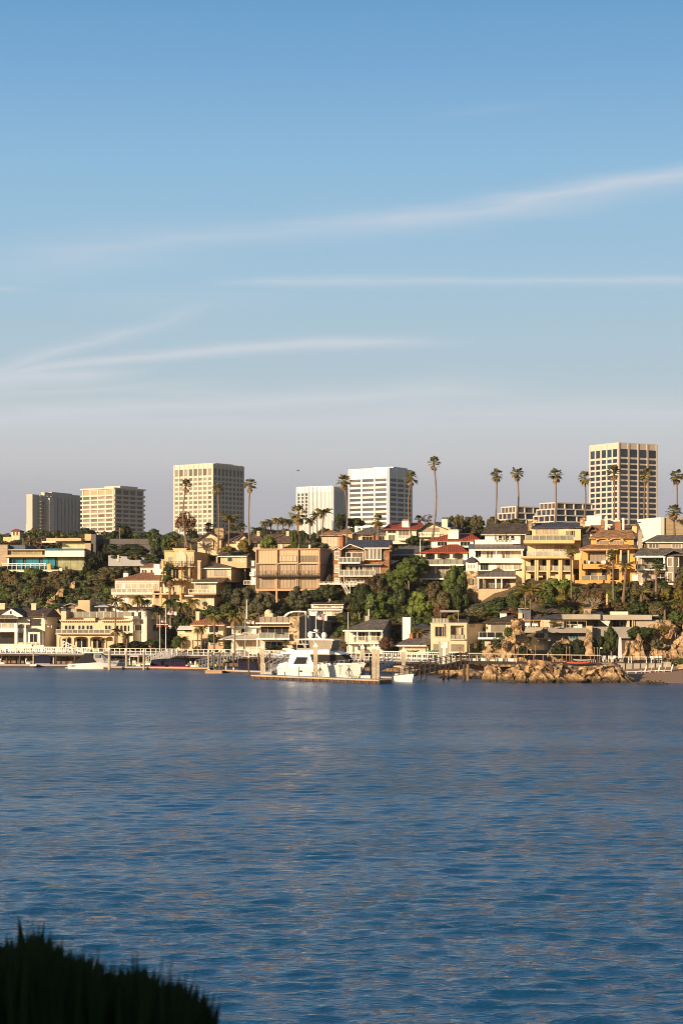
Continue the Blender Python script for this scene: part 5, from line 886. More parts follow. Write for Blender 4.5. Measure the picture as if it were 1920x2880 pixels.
t = T('balcony_house', 'cream house with a dark hip roof and white cantilevered balcony, left of the sea cliff', 'house', 1366, 1832, 338, 6, SH)
t.put('wall', 'cream', t.box(1365, 1750, 1446, 1812, 1, 9), t.box(1362, 1804, 1378, 1836, .2, 3)); t.put('roof', 'darkshingle', t.hip(1356, 1450, 1749, 1731, -.3, 11, 1430, 1441)); t.win(1379, 1756, 1422, 1789, 1, 1, 1, 'white', 'blind', 2); t.win(1366, 1762, 1370, 1770, 1, 1, 1, 'cream', 'glass', .5)
t.rail(1345, 1414, 1778, 1792.5, -.8, 'white', 'glass', 3, .8); t.put('balcony', 'white', t.box(1343, 1792.8, 1416, 1798, -1, 1)); t.put('beam', 'brick', t.box(1363, 1800, 1378, 1803.9, .1, 3)); t.put('turret', 'white', t.box(1405, 1722, 1424, 1740, 5, 7.5)); t.put('roof', 'brownroof', t.hip(1401, 1432, 1722, 1716, 4.4, 8, 1414, 1418, 1)); v = t.P(1356, 1792, -.2); t.put('dining_table', 'iron', gcyl(v, v + Vector((0, 0, .7)), .6, .6)); v = t.P(1363, 1779, 0)
t = T('small_slate_tower', 'narrow dark tower with a cream lower corner, behind the leaning palm trunks', 'tower', 1457, 1770, 336, 4); t.put('wall', 'bluewall', t.box(1468, 1713, 1491, 1780, .4, 4)); t.put('corner', 'cream', t.box(1457, 1725, 1467.8, 1780, 0, 4)); t.put('roof', 'grey', t.box(1456, 1710.5, 1492, 1712.8, -.3, 4.2)); t.win(1459, 1715, 1466, 1723, 1, 1, .39, 'cream', 'tealg', .6); t.put('wall', 'grey', t.box(1457.5, 1713, 1467.9, 1724.9, .4, 3.9))
# concrete modern house above the cove
t = T('concrete_cove_house', 'sprawling grey modernist house with a long concrete roof band and timber-railed decks', 'house', 1475, 1800, 331, 3, SH)
t.put('roof', 'greywall', t.box(1583, 1728, 1687, 1742, -1, 7), t.box(1687.2, 1729.5, 1832, 1743, -.4, 7), t.box(1834, 1729, 1850, 1733, -.6, 1)); t.put('wall', 'cream', t.box(1520, 1740, 1546, 1768, 1.5, 8), t.box(1776, 1743.2, 1783, 1763, .2, 6), t.box(1763, 1743.2, 1769, 1763, .2, 6)); t.put('wall', 'greywall', t.box(1783.2, 1743.2, 1850, 1765, .5, 7), t.box(1546.2, 1743, 1585, 1768, 2.5, 8))
t.put('recess_wall', 'darkgrey', t.box(1585.2, 1742.2, 1776, 1768, 3, 7)); 
for a, b in ((1592, 1612), (1616, 1640), (1668, 1680), (1722, 1740), (1744, 1760)): t.win(a, 1745, b, 1765, 2, 1, 3, 'grey', 'glass', .8)
t.put('deck', 'greywall', t.box(1471, 1766, 1525, 1779, -2.8, 2)); t.put('deck', 'grey', t.box(1525.2, 1767, 1648, 1780, -1.6, 3), t.box(1664, 1763, 1812, 1795, .1, 5)); t.put('roof', 'slate', t.hip(1500, 1600, 1741, 1726, 1.2, 9, 1560, 1580, 1), t.hip(1645, 1700, 1728, 1718, 1, 8, 1655, 1690, .5))  # darker grey of the second deck slab carries its shade in the colour
t.put('roof', 'brownroof', t.hip(1490, 1522, 1738, 1726, 5, 10, 1495, 1515, 1), t.hip(1530, 1590, 1722, 1711, 8, 13, 1545, 1562, 1))
t.rail(1471, 1525, 1745, 1765.8, -2.7, 'lightwood', None, 2, 1.8, name='timber_railing'); t.rail(1525.5, 1648, 1747, 1766.8, -1.5, 'lightwood', None, 5, 1.0, name='timber_railing'); t.rail(1514, 1532, 1781, 1796, -3.6, 'lightwood', None, 2, 1.6, name='timber_railing')
t.put('pillar', 'stone', t.box(1647, 1760, 1664, 1805, -1.9, -1)); t.put('lower_deck', 'grey', t.box(1510, 1796.2, 1548, 1799, -3.8, -1)); t.put('lower_wall', 'cream', t.box(1512, 1799.2, 1530, 1812, -1.8, -1)); t.put('pillar', 'cream', t.box(1530.2, 1780.2, 1540, 1832, -1.5, -.9)); t.put('lower_wall', 'grey', t.box(1494, 1829, 1545, 1846, -3, -2.4), t.box(1540.2, 1780.2, 1650, 1830, .5, 4))
t.win(1600, 1783, 1625, 1796, 3, 1, .5, 'tan', 'tealg', .8); a, b = t.z(1745) , t.z(1707); v = t.P(1650, 1728, 2)
t.put('chimney', 'stoned', gloft([[Vector((v.x + sx * w, v.y + sy * .5, z)) for sx, sy in ((-1, -1), (1, -1), (1, 1), (-1, 1))] for w, z in ((.55, v.z - .3), (.55, v.z + .35), (.62, v.z + .7), (.8, v.z + 1.15))]), smooth=False); t.put('chimney_cap', 'black', gbox(v.x - .5, v.y - .4, v.z + 1.16, v.x + .5, v.y + .4, v.z + 1.7))
t.put('roof_box', 'offwhite', t.box(1716, 1720, 1765, 1729, .6, 2.4)); t.put('shade_sail', 'white', t.poly([(1684, 1743, -.2), (1716, 1743, .4), (1709, 1762, -.2), (1684, 1743, -.1), (1716, 1743, .5), (1709, 1762, -.1)], [(0, 2, 1), (3, 4, 5), (0, 1, 4, 3), (1, 2, 5, 4), (2, 0, 3, 5)])); t.put('door_frame', 'yellow', t.box(1776, 1744, 1778.5, 1763, 0, .19))
for x, l_ in ((1478, 'leftmost'), (1486, 'second from left'), (1500, 'third from left'), (1508, 'rightmost')): v = t.P(x, 1766, -2); o = T('deck_chair', 'white chair behind the timber railing of the cove house, ' + l_, 'chair', x, 1766, 329.5, 0, 'white chairs on the timber deck'); q = o.P(x, 1766); o.put('seat', 'white', gbox(q.x - .25, q.y, q.z + .35, q.x + .25, q.y + .45, q.z + .42)); o.put('backrest', 'white', gbox(q.x - .25, q.y + .46, q.z + .3, q.x + .25, q.y + .52, q.z + .85)); o.put('leg', 'white', gbox(q.x - .22, q.y + .05, q.z, q.x - .17, q.y + .1, q.z + .35)); o.put('leg', 'white', gbox(q.x + .17, q.y + .05, q.z, q.x + .22, q.y + .1, q.z + .35))
for i, x in enumerate((1545, 1577, 1604)):
    o = T('deck_table', 'white table on the long deck of the cove house, %s' % ('nearest the chairs', 'in the middle', 'nearest the sofa')[i], 'table', x, 1767, 330, 0, 'tables on the cove deck'); q = o.P(x, 1767); o.put('table_top', 'white', gbox(q.x - .5, q.y, q.z + .62, q.x + .5, q.y + .7, q.z + .68)); o.put('leg', 'white', gbox(q.x - .06, q.y + .3, q.z, q.x + .06, q.y + .42, q.z + .62))
o = T('outdoor_sofa', 'long white sofa on the deck of the cove house', 'sofa', 1627, 1767, 330.2, 0); q = o.P(1627, 1767); o.put('seat', 'white', gbox(q.x - .9, q.y, q.z, q.x + .6, q.y + .7, q.z + .35)); o.put('backrest', 'white', gbox(q.x - .9, q.y + .71, q.z, q.x + .6, q.y + .9, q.z + .7))

# ---------------------------------------------------------------- rock
def rockmat():
    m, nt, b = new_mat('sandstone_rock'); N = nt.nodes.new; L = nt.links.new; tc = N('ShaderNodeTexCoord')
    nz = N('ShaderNodeTexNoise'); nz.inputs['Scale'].default_value = .9; nz.inputs['Detail'].default_value = 10; nz.inputs['Roughness'].default_value = .65; L(tc.outputs['Object'], nz.inputs['Vector'])
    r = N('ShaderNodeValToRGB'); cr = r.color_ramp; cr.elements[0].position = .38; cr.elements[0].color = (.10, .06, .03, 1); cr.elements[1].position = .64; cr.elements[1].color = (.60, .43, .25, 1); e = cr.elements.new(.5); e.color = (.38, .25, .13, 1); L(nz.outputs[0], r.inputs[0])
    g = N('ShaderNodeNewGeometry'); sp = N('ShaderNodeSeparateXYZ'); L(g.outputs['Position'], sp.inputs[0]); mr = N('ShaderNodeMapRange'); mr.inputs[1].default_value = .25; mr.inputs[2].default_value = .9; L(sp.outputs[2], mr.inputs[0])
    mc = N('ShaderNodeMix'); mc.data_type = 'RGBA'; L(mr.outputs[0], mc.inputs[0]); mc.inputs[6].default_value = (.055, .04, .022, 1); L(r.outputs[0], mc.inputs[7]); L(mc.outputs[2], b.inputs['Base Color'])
    bp = N('ShaderNodeBump'); bp.inputs['Strength'].default_value = .9; bp.inputs['Distance'].default_value = .5; n2 = N('ShaderNodeTexNoise'); n2.inputs['Scale'].default_value = 1.6; n2.inputs['Detail'].default_value = 8; L(tc.outputs['Object'], n2.inputs['Vector']); L(n2.outputs[0], bp.inputs['Height']); L(bp.outputs[0], b.inputs['Normal']); b.inputs['Roughness'].default_value = .95; return m
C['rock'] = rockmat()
from mathutils import noise
def rock(name, label, top, D, depth, ybot, group=None, seed=0, amp=.5, slant=0.0, cat='rock', nv=16, step=3.0):
    """a craggy ridge whose crest follows the pixel outline top = [(px, py)...]"""
    s = D / F; x0, x1 = top[0][0], top[-1][0]; n = max(10, int((x1 - x0) / step)); V = []; zb = H0 - (ybot - YH) * s
    for i in range(n + 1):
        px = x0 + (x1 - x0) * i / n; yc = np.interp(px, [p[0] for p in top], [p[1] for p in top]); zt = H0 - (yc - YH) * s; h = zt - zb
        for j in range(nv + 1):
            u = j / nv * 2 - 1; prof_ = max(0, 1 - abs(u) ** 1.7); x = (px - CX) * s; y = D + u * depth; z = zb + h * prof_ - .6 * (1 - prof_)
            q = Vector((x, y, z)) * .55 + Vector((seed * 7, 0, 0)); k = min(1, h / 1.5)
            d = noise.noise_vector(q) * amp * k + noise.noise_vector(q * 2.7) * amp * .55 * k; c = noise.cell(Vector((x * .9 + z * .5, y * .8, z * 1.1)) + Vector((seed, 0, 0))) * .6 * amp * k
            V.append((x + d.x, y + d.y - c * (1 if u < 0 else -1), z + d.z * (.6 if j not in (0, nv) else 0) + c * .5 * prof_))
    Fc = [(i * (nv + 1) + j, (i + 1) * (nv + 1) + j, (i + 1) * (nv + 1) + j + 1, i * (nv + 1) + j + 1) for i in range(n) for j in range(nv)]
    Fc += [tuple(range(nv + 1))[::-1], tuple(n * (nv + 1) + j for j in range(nv + 1))]
    o = link(name, mesh(name, [(V, Fc)], C['rock'])); return tag(o, label, cat, group)
rock('rock_outcrop', 'long craggy golden rock outcrop at the water edge in front of the beach', [(1396, 1922), (1404, 1906), (1420, 1896), (1440, 1880), (1462, 1866), (1476, 1872), (1490, 1864), (1520, 1855), (1535, 1860), (1548, 1870), (1562, 1866), (1580, 1880), (1610, 1880), (1622, 1888), (1635, 1882), (1672, 1878), (1690, 1872), (1720, 1868), (1740, 1878), (1752, 1898), (1775, 1912)], 297, 6.5, 1932, seed=1, amp=1.0, step=2.0, nv=26)
rock('rock_outcrop', 'low flat dark rocks trailing off right at the water line', [(1768, 1928), (1790, 1918), (1820, 1912), (1850, 1914), (1880, 1922), (1905, 1932)], 288, 2.2, 1936, seed=3, amp=.5)
rock('boulder', 'brown boulder standing in the water under the footbridge', [(1354, 1925), (1362, 1885), (1380, 1868), (1400, 1874), (1412, 1900), (1420, 1928)], 299, 3, 1930, seed=5, amp=.5)
rock('rock_outcrop', 'small dark rock tongue left of the bridge piles', [(1222, 1908), (1250, 1896), (1290, 1884), (1330, 1880), (1350, 1890)], 312, 3, 1912, seed=6, amp=.5)
rock('sea_cliff', 'pale rugged sea cliff stack between the balcony house and the cove house', [(1362, 1846), (1372, 1820), (1385, 1808), (1405, 1812), (1420, 1785), (1438, 1775), (1446, 1742), (1456, 1736), (1466, 1740), (1472, 1775), (1482, 1800), (1490, 1835), (1496, 1850)], 322, 4.5, 1862, seed=8, amp=.9, cat='cliff', step=2.0, nv=22)
rock('sea_cliff', 'dark shaded rock mass below the cove house deck', [(1530, 1862), (1545, 1830), (1560, 1808), (1585, 1800), (1615, 1815), (1640, 1800), (1652, 1786), (1664, 1800), (1672, 1850), (1700, 1862)], 323, 4, 1876, seed=9, amp=.6, cat='cliff')
rock('rock_pillar', 'pale rock pillar under the stone chimney of the cove house', [(1643, 1830), (1648, 1800), (1655, 1790), (1663, 1800), (1666, 1826)], 318.5, 1.0, 1834, seed=10, amp=.35)
rock('rock_formation', 'brown layered rock arch behind the beach terrace', [(1748, 1846), (1758, 1822), (1756, 1806), (1772, 1798), (1784, 1796), (1792, 1782), (1798, 1796), (1806, 1804), (1808, 1846)], 318, 2.5, 1850, seed=12, amp=.45)
rock('rock_formation', 'low rounded rock beside the beach terrace, right of the layered arch', [(1834, 1848), (1842, 1826), (1856, 1815), (1868, 1822), (1874, 1848)], 317, 2, 1850, seed=14, amp=.4)
rock('sea_cliff', 'tall golden cliff falling from the garden to the beach at the right edge', [(1790, 1800), (1812, 1780), (1826, 1765), (1838, 1742), (1852, 1738), (1868, 1748), (1884, 1752), (1900, 1790), (1925, 1760), (1960, 1700), (2010, 1680)], 329, 5, 1870, seed=15, amp=1.1, cat='cliff', step=2.2, nv=22)
rock('sea_cliff', 'slanting ochre ledge at the right edge above the beach', [(1862, 1850), (1880, 1830), (1900, 1805), (1925, 1780), (1960, 1750), (2000, 1740)], 316, 4, 1880, seed=18, amp=.8, cat='cliff')
rock('boulder', 'grey boulder at the right edge of the beach, near the loungers', [(1898, 1888), (1905, 1872), (1925, 1866), (1960, 1870), (1975, 1888)], 309, 2, 1890, seed=19, amp=.4)
for a_, b_, y1_, y2_, l_ in ((132, 154, 1692, 1674, 'lowest'), (158, 182, 1670, 1654, 'middle'), (188, 213, 1648, 1634, 'highest')):
    rock('rock_ledge', 'pale rocky ledge on the slope below the glass mansion, %s of three' % l_, [(a_, y1_), ((a_ + b_) / 2 - 3, (y1_ + y2_) / 2 - 4), ((a_ + b_) / 2 + 5, (y1_ + y2_) / 2 - 6), (b_, y2_)], 438 + (a_ - 132) * .16, 1.0, y1_ + 2, seed=a_, amp=.3)
# ---------------------------------------------------------------- vegetation: uncountable brush on the slopes
def brush(name, label, mats, spots, seed):
    """one object of many small leafy mounds on the ground; spots = [(px0, px1, D0, D1, count, rmin, rmax)]"""
    rng = random.Random(seed); base = [crown_mesh(900 + k, 'dome', 9, 34, .13, .6, .42) for k in range(3)]; base = [(np.array([tuple(p) for p in v]), f) for v, f in base]
    V, Fc, MI = [], [], []; n = 0
    for (a, b, d0, d1, c, r0, r1) in spots:
        for i in range(c):
            D = rng.uniform(d0, d1); px = rng.uniform(a, b); r = rng.uniform(r0, r1); z = ground(px, D); v, f = base[rng.randrange(3)]; t = rng.uniform(0, 6.28); ct, st = math.cos(t), math.sin(t)
            q = v * np.array([r, r, r * rng.uniform(.6, .95)]); q = np.stack([q[:, 0] * ct - q[:, 1] * st + (px - CX) * D / F, q[:, 0] * st + q[:, 1] * ct + D, q[:, 2] + z + r * .25], 1)
            V.append(q); Fc += [tuple(i_ + n for i_ in g) for g in f]; m = rng.randrange(len(mats)); MI += [m] * len(f); n += len(v)
    me = bpy.data.meshes.new(name); me.from_pydata([tuple(p) for p in np.concatenate(V)], [], Fc)
    for m in mats: me.materials.append(LM[m])
    me.polygons.foreach_set('material_index', MI); me.update(); tag(link(name, me), label, 'brush', kind='stuff')
brush('hillside_brush', 'dense olive and brown brush covering the steep slope below the glass mansion', ['dark', 'olive', 'rust', 'dark', 'greyg', 'mid'], [(-60, 330, 427, 459, 260, 1.1, 2.4), (150, 470, 452, 478, 90, 1.2, 2.2), (-60, 330, 418, 430, 40, .8, 1.5)], 1)
brush('hillside_brush', 'mixed green brush on the slope behind the waterfront houses, left of centre', ['dark', 'dark', 'mid', 'olive'], [(300, 720, 402, 424, 120, 1.0, 2.0), (560, 960, 378, 400, 110, 1.0, 2.0), (470, 760, 436, 456, 60, 1.2, 2.0)], 2)
brush('hillside_brush', 'thick green and rusty brush on the central slope under the red tile house', ['dark', 'mid', 'mid', 'olive', 'rust', 'dark'], [(960, 1320, 359, 392, 220, 1.1, 2.4), (1180, 1290, 346, 362, 60, 1.0, 2.0), (1290, 1420, 342, 350, 40, .8, 1.5)], 3)
brush('hillside_brush', 'golden green and brown brush on the garden slope at the right', ['olive', 'mid', 'golden', 'brown', 'olive', 'dark'], [(1390, 1980, 335, 351, 210, .7, 1.6), (1800, 1980, 329, 345, 60, .7, 1.4)], 4)
brush('crest_brush', 'low dark brush along the crest of the hill between the upper houses', ['dark', 'olive', 'mid'], [(-60, 480, 480, 560, 120, 1.5, 3.0), (480, 1000, 452, 500, 90, 1.3, 2.6), (960, 1700, 425, 470, 110, 1.0, 2.2), (1100, 1330, 398, 420, 40, 1, 1.8), (-60, 1900, 560, 700, 120, 2, 4)], 6)
G1 = 'trees on the hillside'
for a in [  # name, label, px, top, width, bottom, D, shape, mat
 ('reddish_tree', 'tall reddish-brown open-crowned tree in front of the cream tower', 521, 1428, 78, 1515, 446, 'open', 'brown', dict(pbase=1545)),
 ('round_tree', 'round dark olive tree below the left end of the beige stilted house', 684, 1643, 82, 1720, 396, 'tight', 'greyg', {}),
 ('round_tree', 'round dark olive tree in front of the beige stilted house, beside its post', 738, 1660, 84, 1742, 391, 'tight', 'greyg', dict(var=1)),
 ('round_tree', 'round dark olive tree below the right half of the beige stilted house', 842, 1647, 86, 1730, 390, 'tight', 'greyg', dict(var=2)),
 ('coral_tree', 'spreading tree with pale forked trunk, left of the white wooden stairs', 926, 1643, 66, 1690, 387, 'dome', 'dark', dict(pbase=1712, bark='paperbark')),
 ('grey_tree', 'thin greyish tree left of the brown shingle house', 925, 1608, 26, 1650, 394, 'sparse', 'greyg', {}),
 ('leafy_tree', 'bright green tree leaning over the slope, left of the red tile house', 1150, 1566, 92, 1650, 372, 'dome', 'mid', dict(var=1)),
 ('leafy_tree', 'green tree rising highest beside the white flagless post', 1178, 1562, 62, 1620, 376, 'dome', 'mid', {}),
 ('leafy_tree', 'dark green tree below the grey-roofed white house', 1105, 1598, 84, 1680, 374, 'dome', 'mid', dict(var=2)),
 ('rusty_tree', 'rusty dark tree below the shingle house balcony', 1058, 1618, 84, 1700, 373, 'dome', 'rust', {}),
 ('dark_tree', 'dark tree right of the white wooden stairs', 1010, 1640, 84, 1740, 371, 'dome', 'dark', dict(var=1)),
 ('leafy_tree', 'large green tree in the middle of the slope above the porch house', 1065, 1660, 110, 1760, 366, 'dome', 'mid', dict(var=1)),
 ('leafy_tree', 'large dark green tree above the white chimney of the blue-sided house', 1128, 1645, 90, 1750, 367, 'dome', 'dark', dict(var=2)),
 ('leafy_tree', 'bright green tree above the pale stucco house', 1180, 1660, 84, 1760, 362, 'dome', 'bright', dict(var=1)),
 ('rusty_tree', 'orange-brown tree under the lowest terrace of the red tile house', 1222, 1632, 70, 1720, 362, 'dome', 'rust', dict(var=1)),
 ('leafy_tree', 'tall dense green tree against the stone turret', 1278, 1588, 76, 1700, 362, 'dome', 'mid', {}),
 ('leafy_tree', 'dark green tree below the stone turret', 1290, 1640, 70, 1740, 358, 'dome', 'dark', {}),
 ('leafy_tree', 'olive tree left of the stone turret, under the red tile house', 1242, 1660, 66, 1750, 357, 'dome', 'olive', dict(var=1)),
 ('plum_tree', 'small purple-brown tree behind the pergola of the pale stucco house', 1240, 1698, 50, 1750, 352, 'dome', 'brown', dict(var=1)),
 ('spreading_tree', 'wide dark tree below the tan wall of the pavilion', 1402, 1678, 118, 1745, 349, 'dome', 'dark', dict(var=1)),
 ('spreading_tree', 'wide dark tree below the stone turret and left of the pavilion wall', 1345, 1694, 96, 1748, 351, 'dome', 'greyg', dict(var=1)),
 ('leafy_tree', 'dark tree behind the leaning feather palms', 1452, 1655, 70, 1735, 348, 'dome', 'dark', {}),
 ('leafy_tree', 'green tree cut off by the right edge beside the taupe house', 1922, 1590, 60, 1660, 344, 'dome', 'olive', {}),
 ('dark_tree', 'dark tree between the leaning palms and the waterfront tile house', 645, 1690, 50, 1735, 399, 'dome', 'mid', dict(var=2)),
 ('dark_tree', 'dark tree behind the double flagpoles', 505, 1720, 50, 1775, 395, 'dome', 'dark', dict(var=1)),
 ('dark_tree', 'dark green tree right of the double flagpoles', 520, 1745, 40, 1800, 389, 'dome', 'mid', {}),
 ('slender_tree', 'slender dry tree in front of the glass mansion terrace', 192, 1584, 30, 1640, 451, 'open', 'olive', {}),
 ('dry_tree', 'bare reddish tree on the slope below the glass mansion', 160, 1620, 36, 1670, 446, 'sparse', 'rust', {}),
 ('dry_tree', 'wide twiggy brown tree halfway down the left slope', 110, 1630, 62, 1700, 441, 'open', 'rust', dict(var=1)),
 ('eucalyptus', 'rusty sparse tree behind the red tile houses on the crest', 1198, 1442, 44, 1475, 450, 'sparse', 'brown', dict(pbase=1500)),
 ('olive_crest_tree', 'olive round tree on the crest, left one of the row behind the chimney', 1272, 1450, 46, 1505, 440, 'dome', 'olive', {}),
 ('olive_crest_tree', 'tall olive tree on the crest, second of the row', 1293, 1446, 40, 1500, 446, 'dome', 'olive', dict(var=1)),
 ('olive_crest_tree', 'olive tree on the crest, middle of the row', 1318, 1450, 42, 1505, 444, 'dome', 'olive', dict(var=2)),
 ('olive_crest_tree', 'bright-topped olive tree on the crest, right end of the row', 1342, 1447, 46, 1505, 440, 'dome', 'olive', dict(var=1)),
 ('olive_crest_tree', 'round olive tree on the crest, left of the terraced office block', 1386, 1450, 52, 1500, 438, 'dome', 'olive', dict(var=2)),
 ('grey_crest_tree', 'greyish tree behind the dark-roofed white house on the crest', 1328, 1475, 66, 1520, 425, 'dome', 'greyg', {}),
 ('low_crest_tree', 'low dark tree in front of the terraced office block', 1440, 1458, 80, 1490, 430, 'dome', 'olive', dict(dy=3)),
 ('flat_tree', 'flat-topped dark tree left of the bright white tower base', 1000, 1452, 52, 1488, 455, 'flat', 'dark', dict(pbase=1500)),
 ('dark_pine', 'dark tree against the finned white tower', 958, 1445, 34, 1500, 452, 'dome', 'dark', {}),
 ('crest_tree', 'dark tree behind the flat dark roof, left one', 322, 1492, 42, 1535, 480, 'dome', 'dark', {}),
 ('crest_tree', 'tall dark tree behind the flat dark roof, in front of the cream tower with bands', 352, 1476, 50, 1535, 484, 'dome', 'dark', dict(var=1)),
 ('crest_tree', 'dark round tree behind the flat dark roof, third of the row', 396, 1500, 52, 1545, 478, 'dome', 'dark', dict(var=2)),
 ('crest_tree', 'dark tree near the foot of the cream grid tower, right end of the row', 438, 1502, 52, 1570, 462, 'dome', 'dark', {}),
 ('crest_tree', 'dark tree above the yellow house roof', 470, 1510, 44, 1560, 450, 'dome', 'mid', dict(var=1)),
 ('garden_tree', 'bright green round tree in front of the long brown-roofed house', 757, 1506, 56, 1555, 424, 'dome', 'bright', dict(var=2)),
 ('garden_tree', 'olive round tree right of the gabled house', 690, 1512, 54, 1560, 426, 'dome', 'golden', {}),
 ('ivy_column', 'ivy-covered trunk beside the shaggy palm', 826, 1488, 20, 1550, 423, 'box', 'mid', {}),
 ('ivy_column', 'dark ivy-covered trunk right of the shaggy palm', 850, 1488, 18, 1550, 422, 'box', 'dark', {}),
 ('leafy_tree', 'bush-like magnolia beside the red roofed house on the crest', 1165, 1505, 54, 1540, 408, 'dome', 'dark', dict(var=2)),
 ('dark_tree', 'shaded dark tree below the deck of the cove house', 1580, 1805, 70, 1862, 318, 'dome', 'hedge', dict(var=1)),
 ('dark_tree', 'shaded dark tree right of the rock mass below the cove house', 1625, 1795, 60, 1862, 319, 'dome', 'hedge', {}),
 ('dark_tree', 'tall dark tree left of the closed white parasol', 1717, 1758, 52, 1848, 319, 'dome', 'dark', dict(var=2)),
 ('dark_tree', 'dark tree left of the tall one beside the beach terrace', 1685, 1785, 50, 1852, 320, 'dome', 'dark', {}),
 ('dark_tree', 'dark overhanging tree above the layered rock arch', 1800, 1760, 80, 1806, 325, 'dome', 'dark', dict(var=1)),
 ]: tree(a[0], a[1], *a[2:7], a[7], a[8], group=G1, **a[9])
G2 = 'shrubs and clipped hedges'
